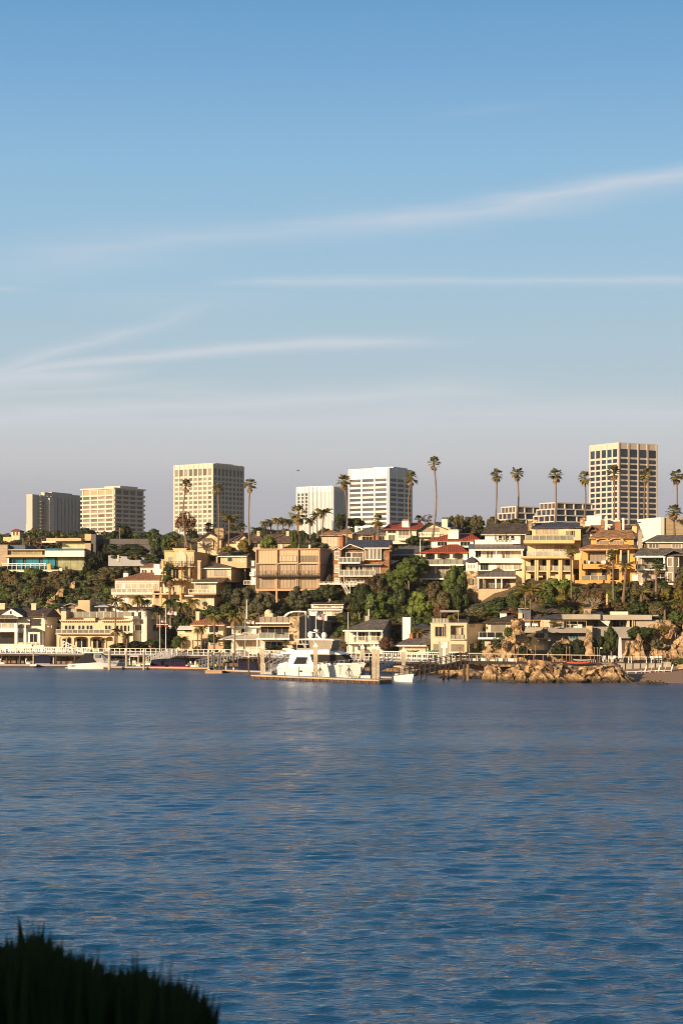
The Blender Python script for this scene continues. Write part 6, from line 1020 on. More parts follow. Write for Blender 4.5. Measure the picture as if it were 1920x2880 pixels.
for a in [(1570, 1618, 118, 1710, 350, 'bright', 'bright green ivy bank under the cream house', 'dome', 2, 'ivy_bank'), (1530, 1640, 60, 1700, 347, 'bright', 'bright ivy at the left foot of the cream house', 'dome', 1, 'ivy_bank'),
 (1650, 1652, 76, 1705, 347, 'olive', 'smooth clipped green mound below the orange house', 'tight', 0, 'shrub'), (1688, 1654, 56, 1700, 346, 'brown', 'brownish clipped mound below the orange house', 'tight', 1, 'shrub'), (1722, 1650, 50, 1695, 345, 'bright', 'green clipped mound right of the brownish one', 'tight', 2, 'shrub'),
 (1780, 1632, 56, 1690, 344, 'olive', 'olive bush below the white box left of the taupe house', 'dome', 1, 'shrub'), (1818, 1650, 50, 1700, 343, 'olive', 'olive bush in the middle of the garden below the taupe house', 'dome', 0, 'shrub'), (1868, 1648, 54, 1700, 342, 'golden', 'golden clipped round bush below the taupe house', 'tight', 1, 'shrub'),
 (1912, 1642, 50, 1700, 341, 'golden', 'golden clipped bush at the right edge', 'tight', 2, 'shrub'), (1700, 1690, 60, 1722, 340, 'brown', 'reddish brown shrub behind the flared chimney', 'dome', 2, 'shrub'), (1745, 1690, 60, 1726, 339, 'rust', 'rusty shrub above the roof box of the cove house', 'dome', 1, 'shrub'),
 (1795, 1688, 70, 1740, 338, 'dark', 'dark shrub above the right end of the concrete roof', 'dome', 0, 'shrub'), (1850, 1690, 70, 1745, 337, 'olive', 'olive shrub above the golden cliff', 'dome', 1, 'shrub'), (1900, 1712, 70, 1765, 335, 'mid', 'green shrub on the cliff top at the right edge', 'dome', 2, 'shrub'),
 (1862, 1752, 50, 1790, 322, 'golden', 'golden leafy shrub clinging to the cliff face', 'open', 0, 'shrub'), (1845, 1795, 44, 1832, 316, 'greyg', 'grey green shrub at the foot of the cliff beside the terrace', 'dome', 1, 'shrub'), (1825, 1762, 50, 1795, 321, 'dark', 'dark shrub on the cliff, left of the golden one', 'dome', 2, 'shrub'),
 (1402, 1778, 46, 1830, 316.5, 'mid', 'green shrub on the left face of the pale sea cliff', 'open', 1, 'shrub'), (1428, 1760, 26, 1800, 316.5, 'mid', 'small green shrub high on the pale sea cliff', 'dome', 1, 'shrub'), (1470, 1812, 44, 1860, 316, 'hedge', 'dark shaded shrub at the right foot of the pale sea cliff', 'dome', 2, 'shrub'), (1480, 1790, 24, 1826, 317, 'olive', 'olive tuft on the right of the pale sea cliff', 'open', 2, 'shrub'),
 (1088, 1786, 50, 1838, 345, 'brown', 'large reddish brown bush in front of the blue-sided house', 'dome', 0, 'shrub'), (968, 1800, 22, 1832, 348, 'rust', 'small orange bush left of the porch house', 'dome', 1, 'shrub'), (1285, 1722, 62, 1750, 351, 'golden', 'golden shrub behind the pergola of the pale stucco house', 'dome', 2, 'shrub'), (1352, 1712, 80, 1752, 350, 'olive', 'olive shrub bank behind the solar panels', 'dome', 0, 'shrub'),
 (1336, 1808, 34, 1836, 337, 'hedge', 'dark hedge between the pale stucco house and balcony house', 'box', 0, 'hedge'), (1338, 1806, 14, 1830, 335, 'golden', 'small golden bush beside the dark hedge', 'dome', 1, 'shrub'), (1355, 1828, 22, 1852, 327, 'mid', 'small green bush at the left foot of the sea cliff', 'dome', 2, 'shrub'),
 (885, 1522, 86, 1552, 412, 'greyg', 'wide grey green shrub behind the beige stilted house roof', 'dome', 0, 'shrub'), (640, 1535, 60, 1556, 424, 'golden', 'low leafy shrub under the gabled house porch', 'dome', 1, 'shrub'), (500, 1535, 60, 1552, 436, 'mid', 'green shrub behind the yellow house parapet', 'dome', 2, 'shrub'),
 (262, 1560, 34, 1606, 452, 'hedge', 'dark clipped bush at the right corner of the glass mansion', 'tight', 0, 'shrub'), (282, 1545, 28, 1600, 453, 'hedge', 'dark clipped conical bush, second from the glass mansion', 'tight', 1, 'shrub'), (299, 1526, 28, 1590, 455, 'hedge', 'tall dark clipped bush at the left end of the long hedge', 'tight', 2, 'shrub'),
 (246, 1578, 30, 1618, 450, 'hedge', 'dark bush in front of the mansion glass wall', 'tight', 1, 'shrub'), (115, 1508, 110, 1550, 478, 'dry', 'wide bare twiggy thicket behind the glass mansion', 'open', 1, 'shrub'), (30, 1515, 80, 1545, 500, 'dry', 'bare twiggy thicket behind the mansion, far left', 'open', 2, 'shrub'),
 (380, 1556, 50, 1580, 447, 'olive', 'round olive bush at the foot of the pale retaining wall', 'dome', 2, 'shrub'), (330, 1590, 90, 1632, 444, 'olive', 'olive bush left of the white chimney house', 'dome', 1, 'shrub'), (300, 1600, 80, 1650, 441, 'olive', 'large olive bush on the upper slope right of the mansion', 'dome', 2, 'shrub'), (430, 1560, 50, 1590, 445, 'dark', 'dark bush left of the yellow house', 'dome', 2, 'shrub'),
 (600, 1780, 40, 1815, 379, 'dark', 'dark bush beside the tile hip house', 'dome', 1, 'shrub'), (395, 1800, 90, 1838, 393, 'hedge', 'dark garden planting in front of the grey villa wing', 'dome', 1, 'shrub'), (335, 1805, 70, 1838, 393, 'dark', 'dark garden shrubs at the right foot of the cream villa', 'dome', 2, 'shrub'), (500, 1785, 40, 1830, 386, 'mid', 'leafy bush right of the double flagpoles', 'dome', 0, 'shrub'), (450, 1790, 40, 1832, 390, 'dark', 'dark bush behind the double flagpoles', 'dome', 0, 'shrub'), (850, 1812, 60, 1830, 362, 'hedge', 'low dark hedge in front of the stone tower house', 'box', 0, 'hedge'), (780, 1815, 70, 1830, 362.5, 'hedge', 'low dark hedge in front of the ground floor glass', 'box', 0, 'hedge'), (640, 1812, 26, 1830, 374, 'mid', 'leafy potted shrub left of the white awning', 'dome', 0, 'shrub'),
 (1700, 1700, 40, 1720, 341, 'dark', 'dark small shrub right of the flared chimney', 'dome', 0, 'shrub'), (1560, 1745, 50, 1765, 328.5, 'golden', 'golden shrub behind the timber railing', 'open', 1, 'shrub'), (1910, 1850, 40, 1872, 312, 'mid', 'green shrub at the right edge above the beach boulder', 'dome', 0, 'shrub'), (900, 1650, 50, 1700, 388, 'hedge', 'dark shaded bush below the beige stilted house, right end', 'dome', 0, 'shrub'), (640, 1640, 50, 1700, 404, 'hedge', 'dark shaded bush behind the round olive trees', 'dome', 1, 'shrub'), (790, 1690, 60, 1740, 392, 'hedge', 'dark shaded bush between the round olive trees', 'dome', 2, 'shrub')]:
    px, pt, pw, pb, D, mat, lab, shp, var, nm = a; shrub(px, pt, pw, pb, D, mat, lab, shp, var, G2, nm, dy=(1.2 if shp == 'box' else None))
shrub(360, 1529, 130, 1574, 452.5, 'hedge', 'long very dark clipped hedge block above the pale retaining wall', 'box', 1, G2, 'hedge', dy=2.2)
shrub(152, 1697, 44, 1714, 409.5, 'mid', 'small clipped green hedge behind the cream villa chimney', 'box', 1, G2, 'hedge', dy=1)
# tall skyline palms
GP = 'tall thin fan palms on the crest'
for i, (lab, cx, cy, bx, by, D, bow, r) in enumerate([
 ('tall thin fan palm in front of the reddish tree and cream tower', 523, 1368, 527, 1535, 430, -.5, 17), ('thin fan palm against the shaded side of the cream grid tower', 613, 1377, 612, 1555, 425, .15, 16), ('tall thin fan palm alone between the cream tower and finned white tower', 703, 1366, 702, 1530, 425, -.15, 19),
 ('tall thin fan palm just left of the bright white tower', 967, 1357, 973, 1535, 420, .3, 20), ('thin curving fan palm at the right edge of the bright white tower', 1155, 1348, 1159, 1520, 412, -.45, 19), ('tallest thin fan palm, standing alone right of the white tower', 1219, 1305, 1215, 1512, 408, .45, 18),
 ('thin fan palm, left one of the pair right of centre', 1396, 1338, 1391, 1478, 430, .1, 18), ('thin fan palm, right one of the pair right of centre', 1453, 1334, 1450, 1478, 430, .3, 19), ('thin fan palm behind the cream house, left of the pink tower', 1562, 1339, 1559, 1475, 425, .1, 19), ('thin fan palm just left of the pink tower', 1643, 1347, 1641, 1462, 425, .2, 19),
 ('thin fan palm against the left face corner of the pink tower', 1725, 1332, 1723, 1485, 415, .15, 20), ('thin fan palm against the wide face of the pink tower', 1814, 1338, 1810, 1490, 410, -.1, 19), ('thin fan palm right of the pink tower at the edge of the picture', 1901, 1342, 1897, 1500, 415, .2, 20)]):
    palm(lab, cx, cy - 2, r * 1.22, bx, by, D, 'fan', i % 5, .18, GP, bow=bow * 1.5, ball=1.12)
GS = 'shorter palms among the houses'
for i, (lab, cx, cy, r, bx, by, D, kind, tw, ball, mat) in enumerate([
 ('big shaggy palm with a skirt of dead fronds behind the beige house', 838, 1447, 30, 835, 1548, 423, 'skirt', .32, 1.2, None), ('shaggy short palm in front of the white hip-roofed house', 1063, 1465, 24, 1063, 1530, 419, 'skirt', .25, 1.0, None), ('bushy fan palm with a brown skirt in front of the yellow house', 477, 1618, 30, 478, 1705, 421, 'skirt', .3, 1.35, 'dkf'),
 ('shaggy fan palm in front of the tan windowless block', 1893, 1440, 26, 1896, 1520, 383, 'skirt', .25, 1.0, None), ('small fan palm on the crest beside the red roof', 1177, 1460, 14, 1177, 1480, 440, 'fan', .15, 1, 'dkf'), ('small fan palm behind the gabled house, left of its chimney', 588, 1483, 20, 588, 1515, 450, 'fan', .2, .9, 'dkf'), ('small fan palm behind the gabled house roof', 652, 1486, 20, 655, 1515, 452, 'fan', .2, .9, 'dkf'), ('small fan palm right of the gabled house', 682, 1482, 16, 684, 1515, 446, 'fan', .2, .9, 'dkf'),
 ('feather palm in front of the shaded side of the cream grid tower', 645, 1458, 32, 643, 1550, 428, 'feather', .2, .9, None), ('dark feather palm, left of the queen palm row', 723, 1489, 22, 726, 1520, 440, 'feather', .2, .8, 'dkf'), ('queen palm, first of the row behind the brown-roofed house', 744, 1471, 20, 744, 1515, 438, 'droop', .15, .95, None), ('queen palm, second of the row behind the brown-roofed house', 762, 1466, 20, 762, 1515, 440, 'droop', .15, .95, None),
 ('queen palm, third of the row behind the brown-roofed house', 780, 1462, 20, 781, 1518, 437, 'droop', .15, .95, None), ('queen palm, fourth of the row behind the brown-roofed house', 796, 1462, 22, 795, 1520, 439, 'droop', .15, .95, None), ('queen palm just left of the shaggy palm', 812, 1466, 22, 812, 1520, 436, 'droop', .15, .95, 'dkf'), ('dark queen palm just right of the shaggy palm', 872, 1462, 24, 872, 1520, 436, 'droop', .18, .95, 'dkf'),
 ('feather palm in front of the finned white tower, left one', 890, 1448, 22, 893, 1510, 434, 'feather', .16, .95, 'dkf'), ('feather palm in front of the finned white tower, right larger one', 910, 1440, 30, 905, 1510, 432, 'feather', .2, .9, None), ('small fan palm left of the tall palm at the bright white tower', 958, 1460, 20, 958, 1500, 440, 'fan', .2, 1.2, 'dkf'),
 ('small palm behind the glass mansion, left one', 66, 1508, 12, 66, 1535, 495, 'fan', .18, .8, 'dkf'), ('small palm behind the glass mansion, second one', 84, 1505, 12, 84, 1535, 495, 'fan', .18, .8, 'dkf'), ('small palm behind the glass mansion, third one', 118, 1508, 12, 118, 1535, 492, 'fan', .18, .8, 'dkf'), ('small palm behind the glass mansion roof, near the hotel foot', 160, 1505, 13, 160, 1530, 490, 'fan', .18, .8, 'dkf'), ('small palm behind the mansion chimney', 233, 1502, 14, 233, 1530, 490, 'fan', .18, .8, 'dkf'), ('dark feather palm among the trees behind the flat dark roof', 337, 1482, 18, 338, 1535, 476, 'feather', .2, .9, 'dkf'),
 ('green palm beside the reddish tree', 497, 1522, 24, 493, 1555, 438, 'feather', .2, .9, None), ('green palm below the reddish tree', 536, 1525, 26, 538, 1555, 436, 'feather', .2, .9, None), ('slim tall palm in front of the cream house', 1605, 1550, 24, 1606, 1728, 345, 'fan', .17, 1.0, None), ('slim fan palm in front of the orange house', 1722, 1563, 24, 1724, 1700, 343, 'fan', .17, 1.0, None), ('leaning palm with a thick pale trunk right of the orange house', 1760, 1590, 32, 1750, 1695, 342, 'feather', .25, .9, None),
 ('fan palm in front of the taupe house', 1845, 1592, 28, 1843, 1680, 341, 'fan', .22, 1.0, 'dkf'), ('large leaning feather palm above the cove house, right trunk', 1492, 1658, 46, 1489, 1765, 334, 'feather', .15, .8, None), ('large leaning feather palm above the cove house, left trunk', 1478, 1664, 40, 1474, 1765, 334.5, 'feather', .15, .8, None), ('feather palm low in the garden below the white box', 1802, 1668, 34, 1802, 1705, 339, 'feather', .2, .8, 'feather'), ('feather palm in the garden near the right edge', 1868, 1702, 30, 1868, 1740, 334, 'feather', .2, .8, 'dkf')]):
    palm(lab, cx, cy, r, bx, by, D, kind, i % 4, tw, GS, mat=mat, ball=ball)
GW = 'palms along the waterfront'
for i, (lab, cx, cy, r, bx, by, D, kind, tw, ball, mat) in enumerate([
 ('tall feather palm in front of the cream villa', 326, 1690, 24, 323, 1820, 394, 'feather', .18, 1.2, None), ('queen palm in front of the white tile-roofed house, left one', 352, 1700, 26, 352, 1730, 405, 'droop', .16, 1.0, None), ('queen palm in front of the white tile-roofed house, middle tallest', 388, 1682, 30, 385, 1735, 406, 'droop', .16, 1.1, None), ('queen palm in front of the white tile-roofed house, right one', 408, 1692, 24, 406, 1735, 407, 'droop', .16, 1.0, 'dkf'),
 ('palm below the yellow house, left one', 443, 1715, 26, 443, 1760, 402, 'droop', .16, 1.1, 'dkf'), ('palm below the yellow house, middle one', 480, 1690, 34, 480, 1765, 403, 'droop', .2, 1.1, 'dkf'), ('palm below the yellow house, right one', 512, 1702, 28, 514, 1765, 401, 'droop', .18, 1.1, 'dkf'), ('palm below the stepped tan house', 543, 1692, 26, 542, 1760, 400, 'droop', .18, 1.1, None), ('thin palm left of the stepped tan house windows', 532, 1735, 22, 530, 1790, 396, 'droop', .16, 1.0, None),
 ('tall queen palm in front of the terracotta roof', 603, 1735, 30, 602, 1836, 371, 'droop', .16, .95, None), ('short palm in front of the tile hip house, left trunk', 556, 1772, 18, 556, 1836, 373, 'droop', .14, 1.0, None), ('short palm in front of the tile hip house, right trunk', 567, 1766, 22, 566, 1838, 372, 'droop', .16, 1.0, None), ('tall golden queen palm in front of the white awning house', 661, 1734, 34, 660, 1840, 366, 'droop', .17, 1.0, None), ('queen palm behind the awning house roof', 700, 1735, 30, 698, 1775, 386, 'droop', .17, .9, None),
 ('low spiky palm beside the double flagpoles', 423, 1808, 18, 425, 1838, 388, 'fan', .2, .8, 'dkf'), ('low spiky palm right of the double flagpoles', 512, 1800, 26, 513, 1838, 380, 'feather', .22, .8, 'dkf'), ('palm in front of the cream villa arches, left one', 292, 1800, 14, 292, 1828, 393, 'feather', .16, 1.0, None), ('dark palm in front of the cream villa, right of the arches', 330, 1775, 20, 328, 1830, 392, 'feather', .2, 1.0, 'dkf'), ('bushy palm at the right corner of the cream villa', 358, 1788, 24, 356, 1832, 391, 'feather', .2, .9, None),
 ('small palm in front of the stone modern house', 802, 1806, 12, 802, 1828, 361.5, 'fan', .2, .8, 'dkf'), ('spiky palm behind the low cottage', 1174, 1777, 24, 1172, 1800, 352, 'feather', .25, .8, None)]):
    palm(lab, cx, cy, r, bx, by, D, kind, i % 4, tw, GW, mat=mat, ball=ball)
# agaves
def agave_mesh():
    rng = random.Random(9); g = []
    for i in range(34):
        az, el = i * 2.4, rng.uniform(.05, 1.35); d = Vector((math.cos(az) * math.cos(el), math.sin(az) * math.cos(el), math.sin(el))); s_ = Vector((-math.sin(az), math.cos(az), 0)) * .075; u = d.cross(s_.normalized()) * .03
        g.append(([s_ * .6, -s_ * .6, d * .45 + s_ + u, d * .45 - s_ + u, d * .45 - u * 2, d], [(0, 2, 4), (1, 4, 3), (0, 1, 4), (2, 5, 4), (3, 4, 5), (2, 3, 5)]))
    return mesh('agave', g, leafmat('agave_leaves', (.20, .20, .13), .3, second=(.42, .30, .20)))
am = agave_mesh()
for i, (x, y, r, D, lab) in enumerate([(1657, 1702, 1.5, 338.5, 'spiky grey agave above the flared chimney, left one'), (1676, 1700, 1.5, 338, 'spiky agave, middle of the three beside the flared chimney'), (1668, 1712, 1.3, 337, 'spiky agave, lowest of the three beside the flared chimney')]):
    v = W(x, y, D); tag(link('agave', am, None, v, i, r), lab, 'agave', 'spiky agaves above the cove house')
t = T('marker_post', 'short yellow post on the garden slope below the orange house', 'post', 1705, 1700, 338.5); t.put('post', 'lemon', t.box(1703.5, 1672, 1707, 1702, 0, .2)); t.put('cap', 'offwhite', t.box(1703, 1671, 1707.5, 1671.9, -.03, .23))
# ---------------------------------------------------------------- waterfront: sea walls, walkway, docks, piles, boats
def depth_of(y): return F * H0 / (y - YH)
def strip(a, b, off0, off1, z0, z1, n=1, z0b=None, z1b=None):
    """oriented box along the world segment a->b (points on the ground plane); off = metres behind the line"""
    a, b = Vector((a.x, a.y, 0)), Vector((b.x, b.y, 0)); d = (b - a).normalized(); m = Vector((-d.y, d.x, 0)); z0b = z0 if z0b is None else z0b; z1b = z1 if z1b is None else z1b
    q = [a + m * off0, b + m * off0, b + m * off1, a + m * off1]
    return ([q[0] + Vector((0, 0, z0)), q[1] + Vector((0, 0, z0b)), q[2] + Vector((0, 0, z0b)), q[3] + Vector((0, 0, z0)), q[0] + Vector((0, 0, z1)), q[1] + Vector((0, 0, z1b)), q[2] + Vector((0, 0, z1b)), q[3] + Vector((0, 0, z1))], BF)
def G(px, D): return Vector(((px - CX) * D / F, D, 0))
def thing(name, label, cat, loc, group=None, rz=0):
    r = bpy.data.objects.new(name, None); COL.objects.link(r); r.location = loc; r.rotation_euler = (0, 0, rz); return tag(r, label, cat, group)
def part(root, name, mat, *geos, parent=None, smooth=False, kind=None):
    inv = (Matrix.Translation(root.location) @ Matrix.Rotation(root.rotation_euler.z, 4, 'Z')).inverted()
    o = link(name, mesh(name, [([inv @ Vector(p) for p in v], f) for v, f in geos], C[mat] if isinstance(mat, str) else mat, smooth), parent or root); return tag(o, kind=kind)
def lpart(root, name, mat, *geos, parent=None, smooth=False): return link(name, mesh(name, geos, C[mat] if isinstance(mat, str) else mat, smooth), parent or root)
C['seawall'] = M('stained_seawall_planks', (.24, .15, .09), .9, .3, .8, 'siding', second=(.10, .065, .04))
C['seawall_lit'] = M('sunlit_seawall', (.42, .27, .15), .9, .25, .8, 'brick', second=(.22, .13, .07))  # lit copy of the seawall, sunlight put into its orange colour
WL_ = [(-120, 389), (300, 377), (640, 366), (820, 354), (1100, 334), (1345, 322)]
names = ['far left', 'in front of the villa', 'in front of the tile hip house', 'behind the yacht', 'in front of the pale stucco house']
for i in range(5):
    (pa, da), (pb, db) = WL_[i], WL_[i + 1]; a, b = G(pa, da), G(pb, db); L_ = (b - a).length
    w = thing('seawall', 'brown stained seawall under the white railing, ' + names[i], 'seawall', (a + b) / 2, 'seawall sections'); hi = 2.4 if i < 4 else 2.6
    part(w, 'wall', 'seawall' if i != 4 else 'seawall_lit', strip(a, b, 5.5, 7.5, -1.2, 1.9)); part(w, 'coping', 'offwhite', strip(a, b, 5.3, 7.6, 1.91, 2.1))
    part(w, 'backfill', 'greywall', strip(a, b, 7.7, 14 if i != 0 else 11, 1.3, 2.15))
    k = thing('boardwalk', 'raised timber boardwalk with white railings, ' + names[i], 'boardwalk', (a + b) / 2 + Vector((0, 0, 2)), 'boardwalk sections'); part(k, 'deck', 'greypaint', strip(a, b, 1.0, 4.6, 1.95, 2.15)); part(k, 'beam', 'darkwood', strip(a, b, 1.2, 4.4, 1.6, 1.94))
    d = (b - a).normalized(); n = int(L_ / 1.1); g = [strip(a, b, 1.05, 1.12, 3.16, 3.23), strip(a, b, 1.05, 1.1, 2.62, 2.67)]
    for j in range(n + 1): c = a + d * (L_ * j / n); g += [strip(c, c + d * .12, 1.02, 1.14, 2.0, 3.22)]
    part(k, 'railing', 'white', *g)
    g = []
    for j in range(int(L_ / 4)): c = a + d * (j * 4 + 1.2); q = c + Vector((-d.y, d.x, 0)) * 1.5; part(k, 'post', 'woodpile', gcyl(q + Vector((0, 0, -2)), q + Vector((0, 0, 1.6)), .14, n=6))
# white picket fence on the seawall, house side, right part
def picket(label, p0, p1, off, z0, h, mat='white', name='picket_fence', sp=.22, wide=.1):
    a, b = G(*p0), G(*p1); d = (b - a).normalized(); L_ = (b - a).length; r = thing(name, label, 'fence', (a + b) / 2 + Vector((0, 0, z0)), 'waterfront fences'); g = [strip(a, b, off, off + .05, z0 + h - .12, z0 + h), strip(a, b, off, off + .05, z0 + .1, z0 + .2)]
    part(r, 'rails', mat, *g); part(r, 'pickets', mat, *[strip(a + d * (j * sp), a + d * (j * sp + wide), off - .04, off - .001, z0, z0 + h) for j in range(int(L_ / sp))])
picket('white picket fence at the house side of the boardwalk, far left', (-60, 389), (190, 380), 8.0, 2.15, 1.05, sp=.45, wide=.2)
picket('white fence with a dark top rail in front of the porch house and cottage', (985, 342), (1210, 330), 6.5, 2.15, 1.3, sp=.4, wide=.08)
picket('dark iron fence in front of the pale stucco house', (1212, 330), (1350, 322), 8.2, 2.2, 1.35, 'iron', 'iron_fence', .3, .04)
picket('white rail fence on the terrace right of the pale stucco house', (1285, 325), (1352, 321), 5.5, 2.3, 1.0, sp=.8, wide=.1)
picket('grey metal fence in front of the awning house', (640, 364), (735, 359), 6.5, 2.15, 1.25, 'alu', 'metal_fence', .35, .04)
picket('white fence in front of the stone modern house', (738, 358), (835, 353), 6.5, 2.15, 1.1, sp=.5, wide=.1)
# floating docks
def dock(label, pa, ya, pb, yb, wid, mat='darkwood', top='greypaint', z=.5, group='floating docks'):
    a, b = G(pa, depth_of(ya)), G(pb, depth_of(yb)); r = thing('floating_dock', label, 'dock', (a + b) / 2, group); part(r, 'deck', top, strip(a, b, 0, wid, z - .1, z)); part(r, 'float', mat, strip(a, b, .06, wid - .06, -.3, z - .11)); L_ = (b - a).length; d = (b - a).normalized()
    part(r, 'rub_rail', 'beigetrim', strip(a, b, -.06, -.001, z - .22, z - .06)); return a, b, d, L_
dock('long low dark floating dock at the far left', -60, 1876, 196, 1877, 2.2); dock('long floating dock in front of the covered motor boats', 190, 1879, 330, 1882, 2.2); dock('long floating dock with lime buckets in front of the red kayaks', 300, 1882, 585, 1886, 2.2)
dock('short pale dock finger with white boxes', 577, 1894, 624, 1894, 2.6, top='beige', mat='beigetrim'); dock('dark dock between the pale finger and the tall navy covered boat', 624, 1892, 735, 1896, 2.2)
dock('small low dock at the stern of the yacht', 745, 1900, 800, 1901, 3, top='beige'); a, b, d, L_ = dock('main yacht dock with a pale timber edge and row of float gaps', 706, 1909, 1066, 1924, 2.6, z=.62)
dk = [o for o in COL.objects if o.get('label', '').startswith('main yacht dock')][0]
for j in range(19): c = a + d * (L_ * (j + .3) / 19); part(dk, 'float_block', 'woodpile', strip(c, c + d * .35, -.12, -.07, .0, .42))
dock('dock finger behind the electric boat', 1066, 1912, 1140, 1914, 1.5)
# piles
PLN = {}
def pile(label, x, yt, yb, w, mat, cap, sq=False):
    D = depth_of(yb); s = D / F; r_ = w * s / 2; h = (yb - yt) * s; k = (round(r_, 2), round(h, 1), mat, cap, sq)
    if k not in PLN:
        ch = min(.75, .16 * h) if cap else 0; r0, hh, ch = round(r_, 2), round(h, 1), ch
        body = gbox(-r0, -r0, -2, r0, r0, hh - ch) if sq else gcyl((0, 0, -2), (0, 0, hh - ch), r0, n=10)
        cp = None
        if cap:
            q = 1.12 * r0
            cp = gloft([[(sx * f, sy * f, z) for sx, sy in ((-1, -1), (1, -1), (1, 1), (-1, 1))] for f, z in ((q, hh - ch + .002), (q, hh - ch * .68), (.02, hh))]) if sq else gloft([[(math.cos(i * .785) * f, math.sin(i * .785) * f, z) for i in range(8)] for f, z in ((q, hh - ch + .002), (q, hh - ch * .7), (.02, hh))])
        PLN[k] = (mesh('shaft', [body], C[mat]), mesh('cap', [cp], C['white']) if cp else None)
    r = thing('piling', label, 'piling', G(x, D), 'dock pilings'); link('shaft', PLN[k][0], r)
    if PLN[k][1]: link('cap', PLN[k][1], r)
PW = {'p': ('pale concrete piling with white pointed cap', 'pile', 1, 0), 'b': ('brown timber piling', 'woodpile', 0, 0), 'c': ('brown timber piling with white pointed cap', 'woodpile', 1, 0), 'g': ('dark grey piling with white pointed cap', 'darkgrey', 1, 0), 's': ('thick square concrete piling with white pyramid cap', 'pile', 1, 1), 'k': ('black wet piling', 'darkwood', 0, 0)}
for x, yt, yb, w, k, wh in [(20, 1826, 1866, 4.5, 'b', 'leftmost of all'), (31, 1828, 1866, 3.5, 'b', 'second from the left edge'), (53, 1828, 1866, 4, 'b', 'left of the thin pair'), (58, 1824, 1867, 4, 'c', 'right of the thin pair at far left'), (95, 1822, 1872, 4.5, 'p', 'left of the far left covered boat'), (131, 1820, 1868, 4.5, 'c', 'in front of the far left covered boat'), (152, 1824, 1868, 5, 'p', 'right of the navy covered boat'), (188, 1826, 1867, 5, 'b', 'left of the boat with black canvas'),
 (201, 1816, 1863, 5.5, 'c', 'above the stern of the boat with black canvas'), (257, 1817, 1877, 5.5, 'c', 'in front of the black canvas'), (308, 1818, 1884, 8, 'p', 'at the bow of the boat with black canvas'), (356, 1822, 1882, 6, 'p', 'left of the console boat'), (376, 1817, 1852, 6, 'c', 'behind the console boat'), (405, 1823, 1884, 6, 'p', 'left of the long navy boat cover'), (486, 1820, 1856, 4, 'c', 'behind the long navy boat cover'), (498, 1823, 1868, 6, 'p', 'above the long navy boat cover'),
 (587, 1825, 1888, 6, 'p', 'left end of the short finger'), (597, 1825, 1878, 4.5, 'c', 'second at the short finger'), (602, 1831, 1889, 4.5, 'g', 'third at the short finger'), (618, 1823, 1891, 4.5, 'g', 'tallest at the short finger'), (629, 1826, 1880, 5, 'c', 'right of the short finger'), (657, 1827, 1884, 5, 'c', 'left of the tall navy covered boat'), (680, 1824, 1862, 5, 'c', 'above the tall navy covered boat'), (700, 1840, 1899, 5, 'c', 'in front of the tall navy covered boat'), (727, 1828, 1880, 5, 'c', 'right of the tall navy covered boat'),
 (738, 1811, 1902, 12, 's', 'leftmost square one'), (758, 1827, 1888, 6, 'g', 'left of the white gangway rails'), (783, 1826, 1868, 5.5, 'c', 'above the white gangway rails'), (789, 1828, 1866, 4, 'b', 'beside the gangway rails, thin'), (887, 1806, 1911, 12, 's', 'in front of the yacht'), (1019, 1811, 1906, 11, 's', 'just right of the yacht bow'), (1051, 1811, 1918, 11, 's', 'right of the dock box, front one'), (1062, 1814, 1910, 9, 's', 'right of the dock box, rear one'), (1041, 1848, 1900, 5, 'b', 'dark red one between the square pilings'), (1134, 1819, 1905, 10, 's', 'above the electric boat'),
 (1181, 1876, 1910, 7, 'k', 'under the middle of the gangway, left'), (1195, 1880, 1910, 6, 'k', 'under the middle of the gangway, right'), (1247, 1878, 1912, 7, 'b', 'left of the footbridge, thick'), (1260, 1878, 1912, 6, 'b', 'left of the footbridge, thin')]:
    lb, m, cp, sq = PW[k]; pile(lb + ', ' + wh, x, yt, yb, w, m, cp, sq)
# rear short posts of the left docks
for i, x in enumerate((68, 120, 164, 172, 178, 270, 520, 545, 572, 640, 712, 722)): pile('short dark timber post behind the docks, number %d from the left' % (i + 1) if 0 else 'short dark timber post behind the docks, ' + ('first', 'second', 'third', 'fourth', 'fifth', 'sixth', 'seventh', 'eighth', 'ninth', 'tenth', 'eleventh', 'last')[i] + ' from the left', x, 1836, 1862 + i * .6, 4, 'woodpile', 0)
# gangways
def gangway(label, p0, D0, z0, p1, D1, z1, wid=1.3, mat='alu', floor='greypaint', rail=1.0, n=10, truss=True, lo=-.35, name='gangway'):
    a, b = G(p0, D0), G(p1, D1); r = thing(name, label, 'gangway', (a + b) / 2 + Vector((0, 0, min(z0, z1))), 'gangways'); d = (b - a).normalized(); L_ = (b - a).length
    part(r, 'deck', floor, strip(a, b, 0, wid, z0 + lo, z0, z0b=z1 + lo, z1b=z1))
    for off in (-.09, wid + .01):
        g = [strip(a, b, off, off + .08, z0 + rail, z0 + rail + .09, z0b=z1 + rail, z1b=z1 + rail + .09), strip(a, b, off, off + .08, z0 + rail * .5, z0 + rail * .5 + .06, z0b=z1 + rail * .5, z1b=z1 + rail * .5 + .06)]
        for j in range(n + 1):
            t_ = j / n; c = a + (b - a) * t_ * .985; z = z0 + (z1 - z0) * t_; g.append(strip(c, c + d * .1, off, off + .08, z + lo, z + rail))
        part(r, 'railing', mat, *g)
gangway('grey gangway sloping down left, behind the long navy boat cover', 410, 372, .6, 478, 372, 2.2); gangway('lower grey gangway parallel to it, nearer the covered boat', 425, 368, .6, 492, 368, 2.3); gangway('long grey gangway behind the short pale finger', 560, 352, .6, 682, 356, 2.3, n=14)
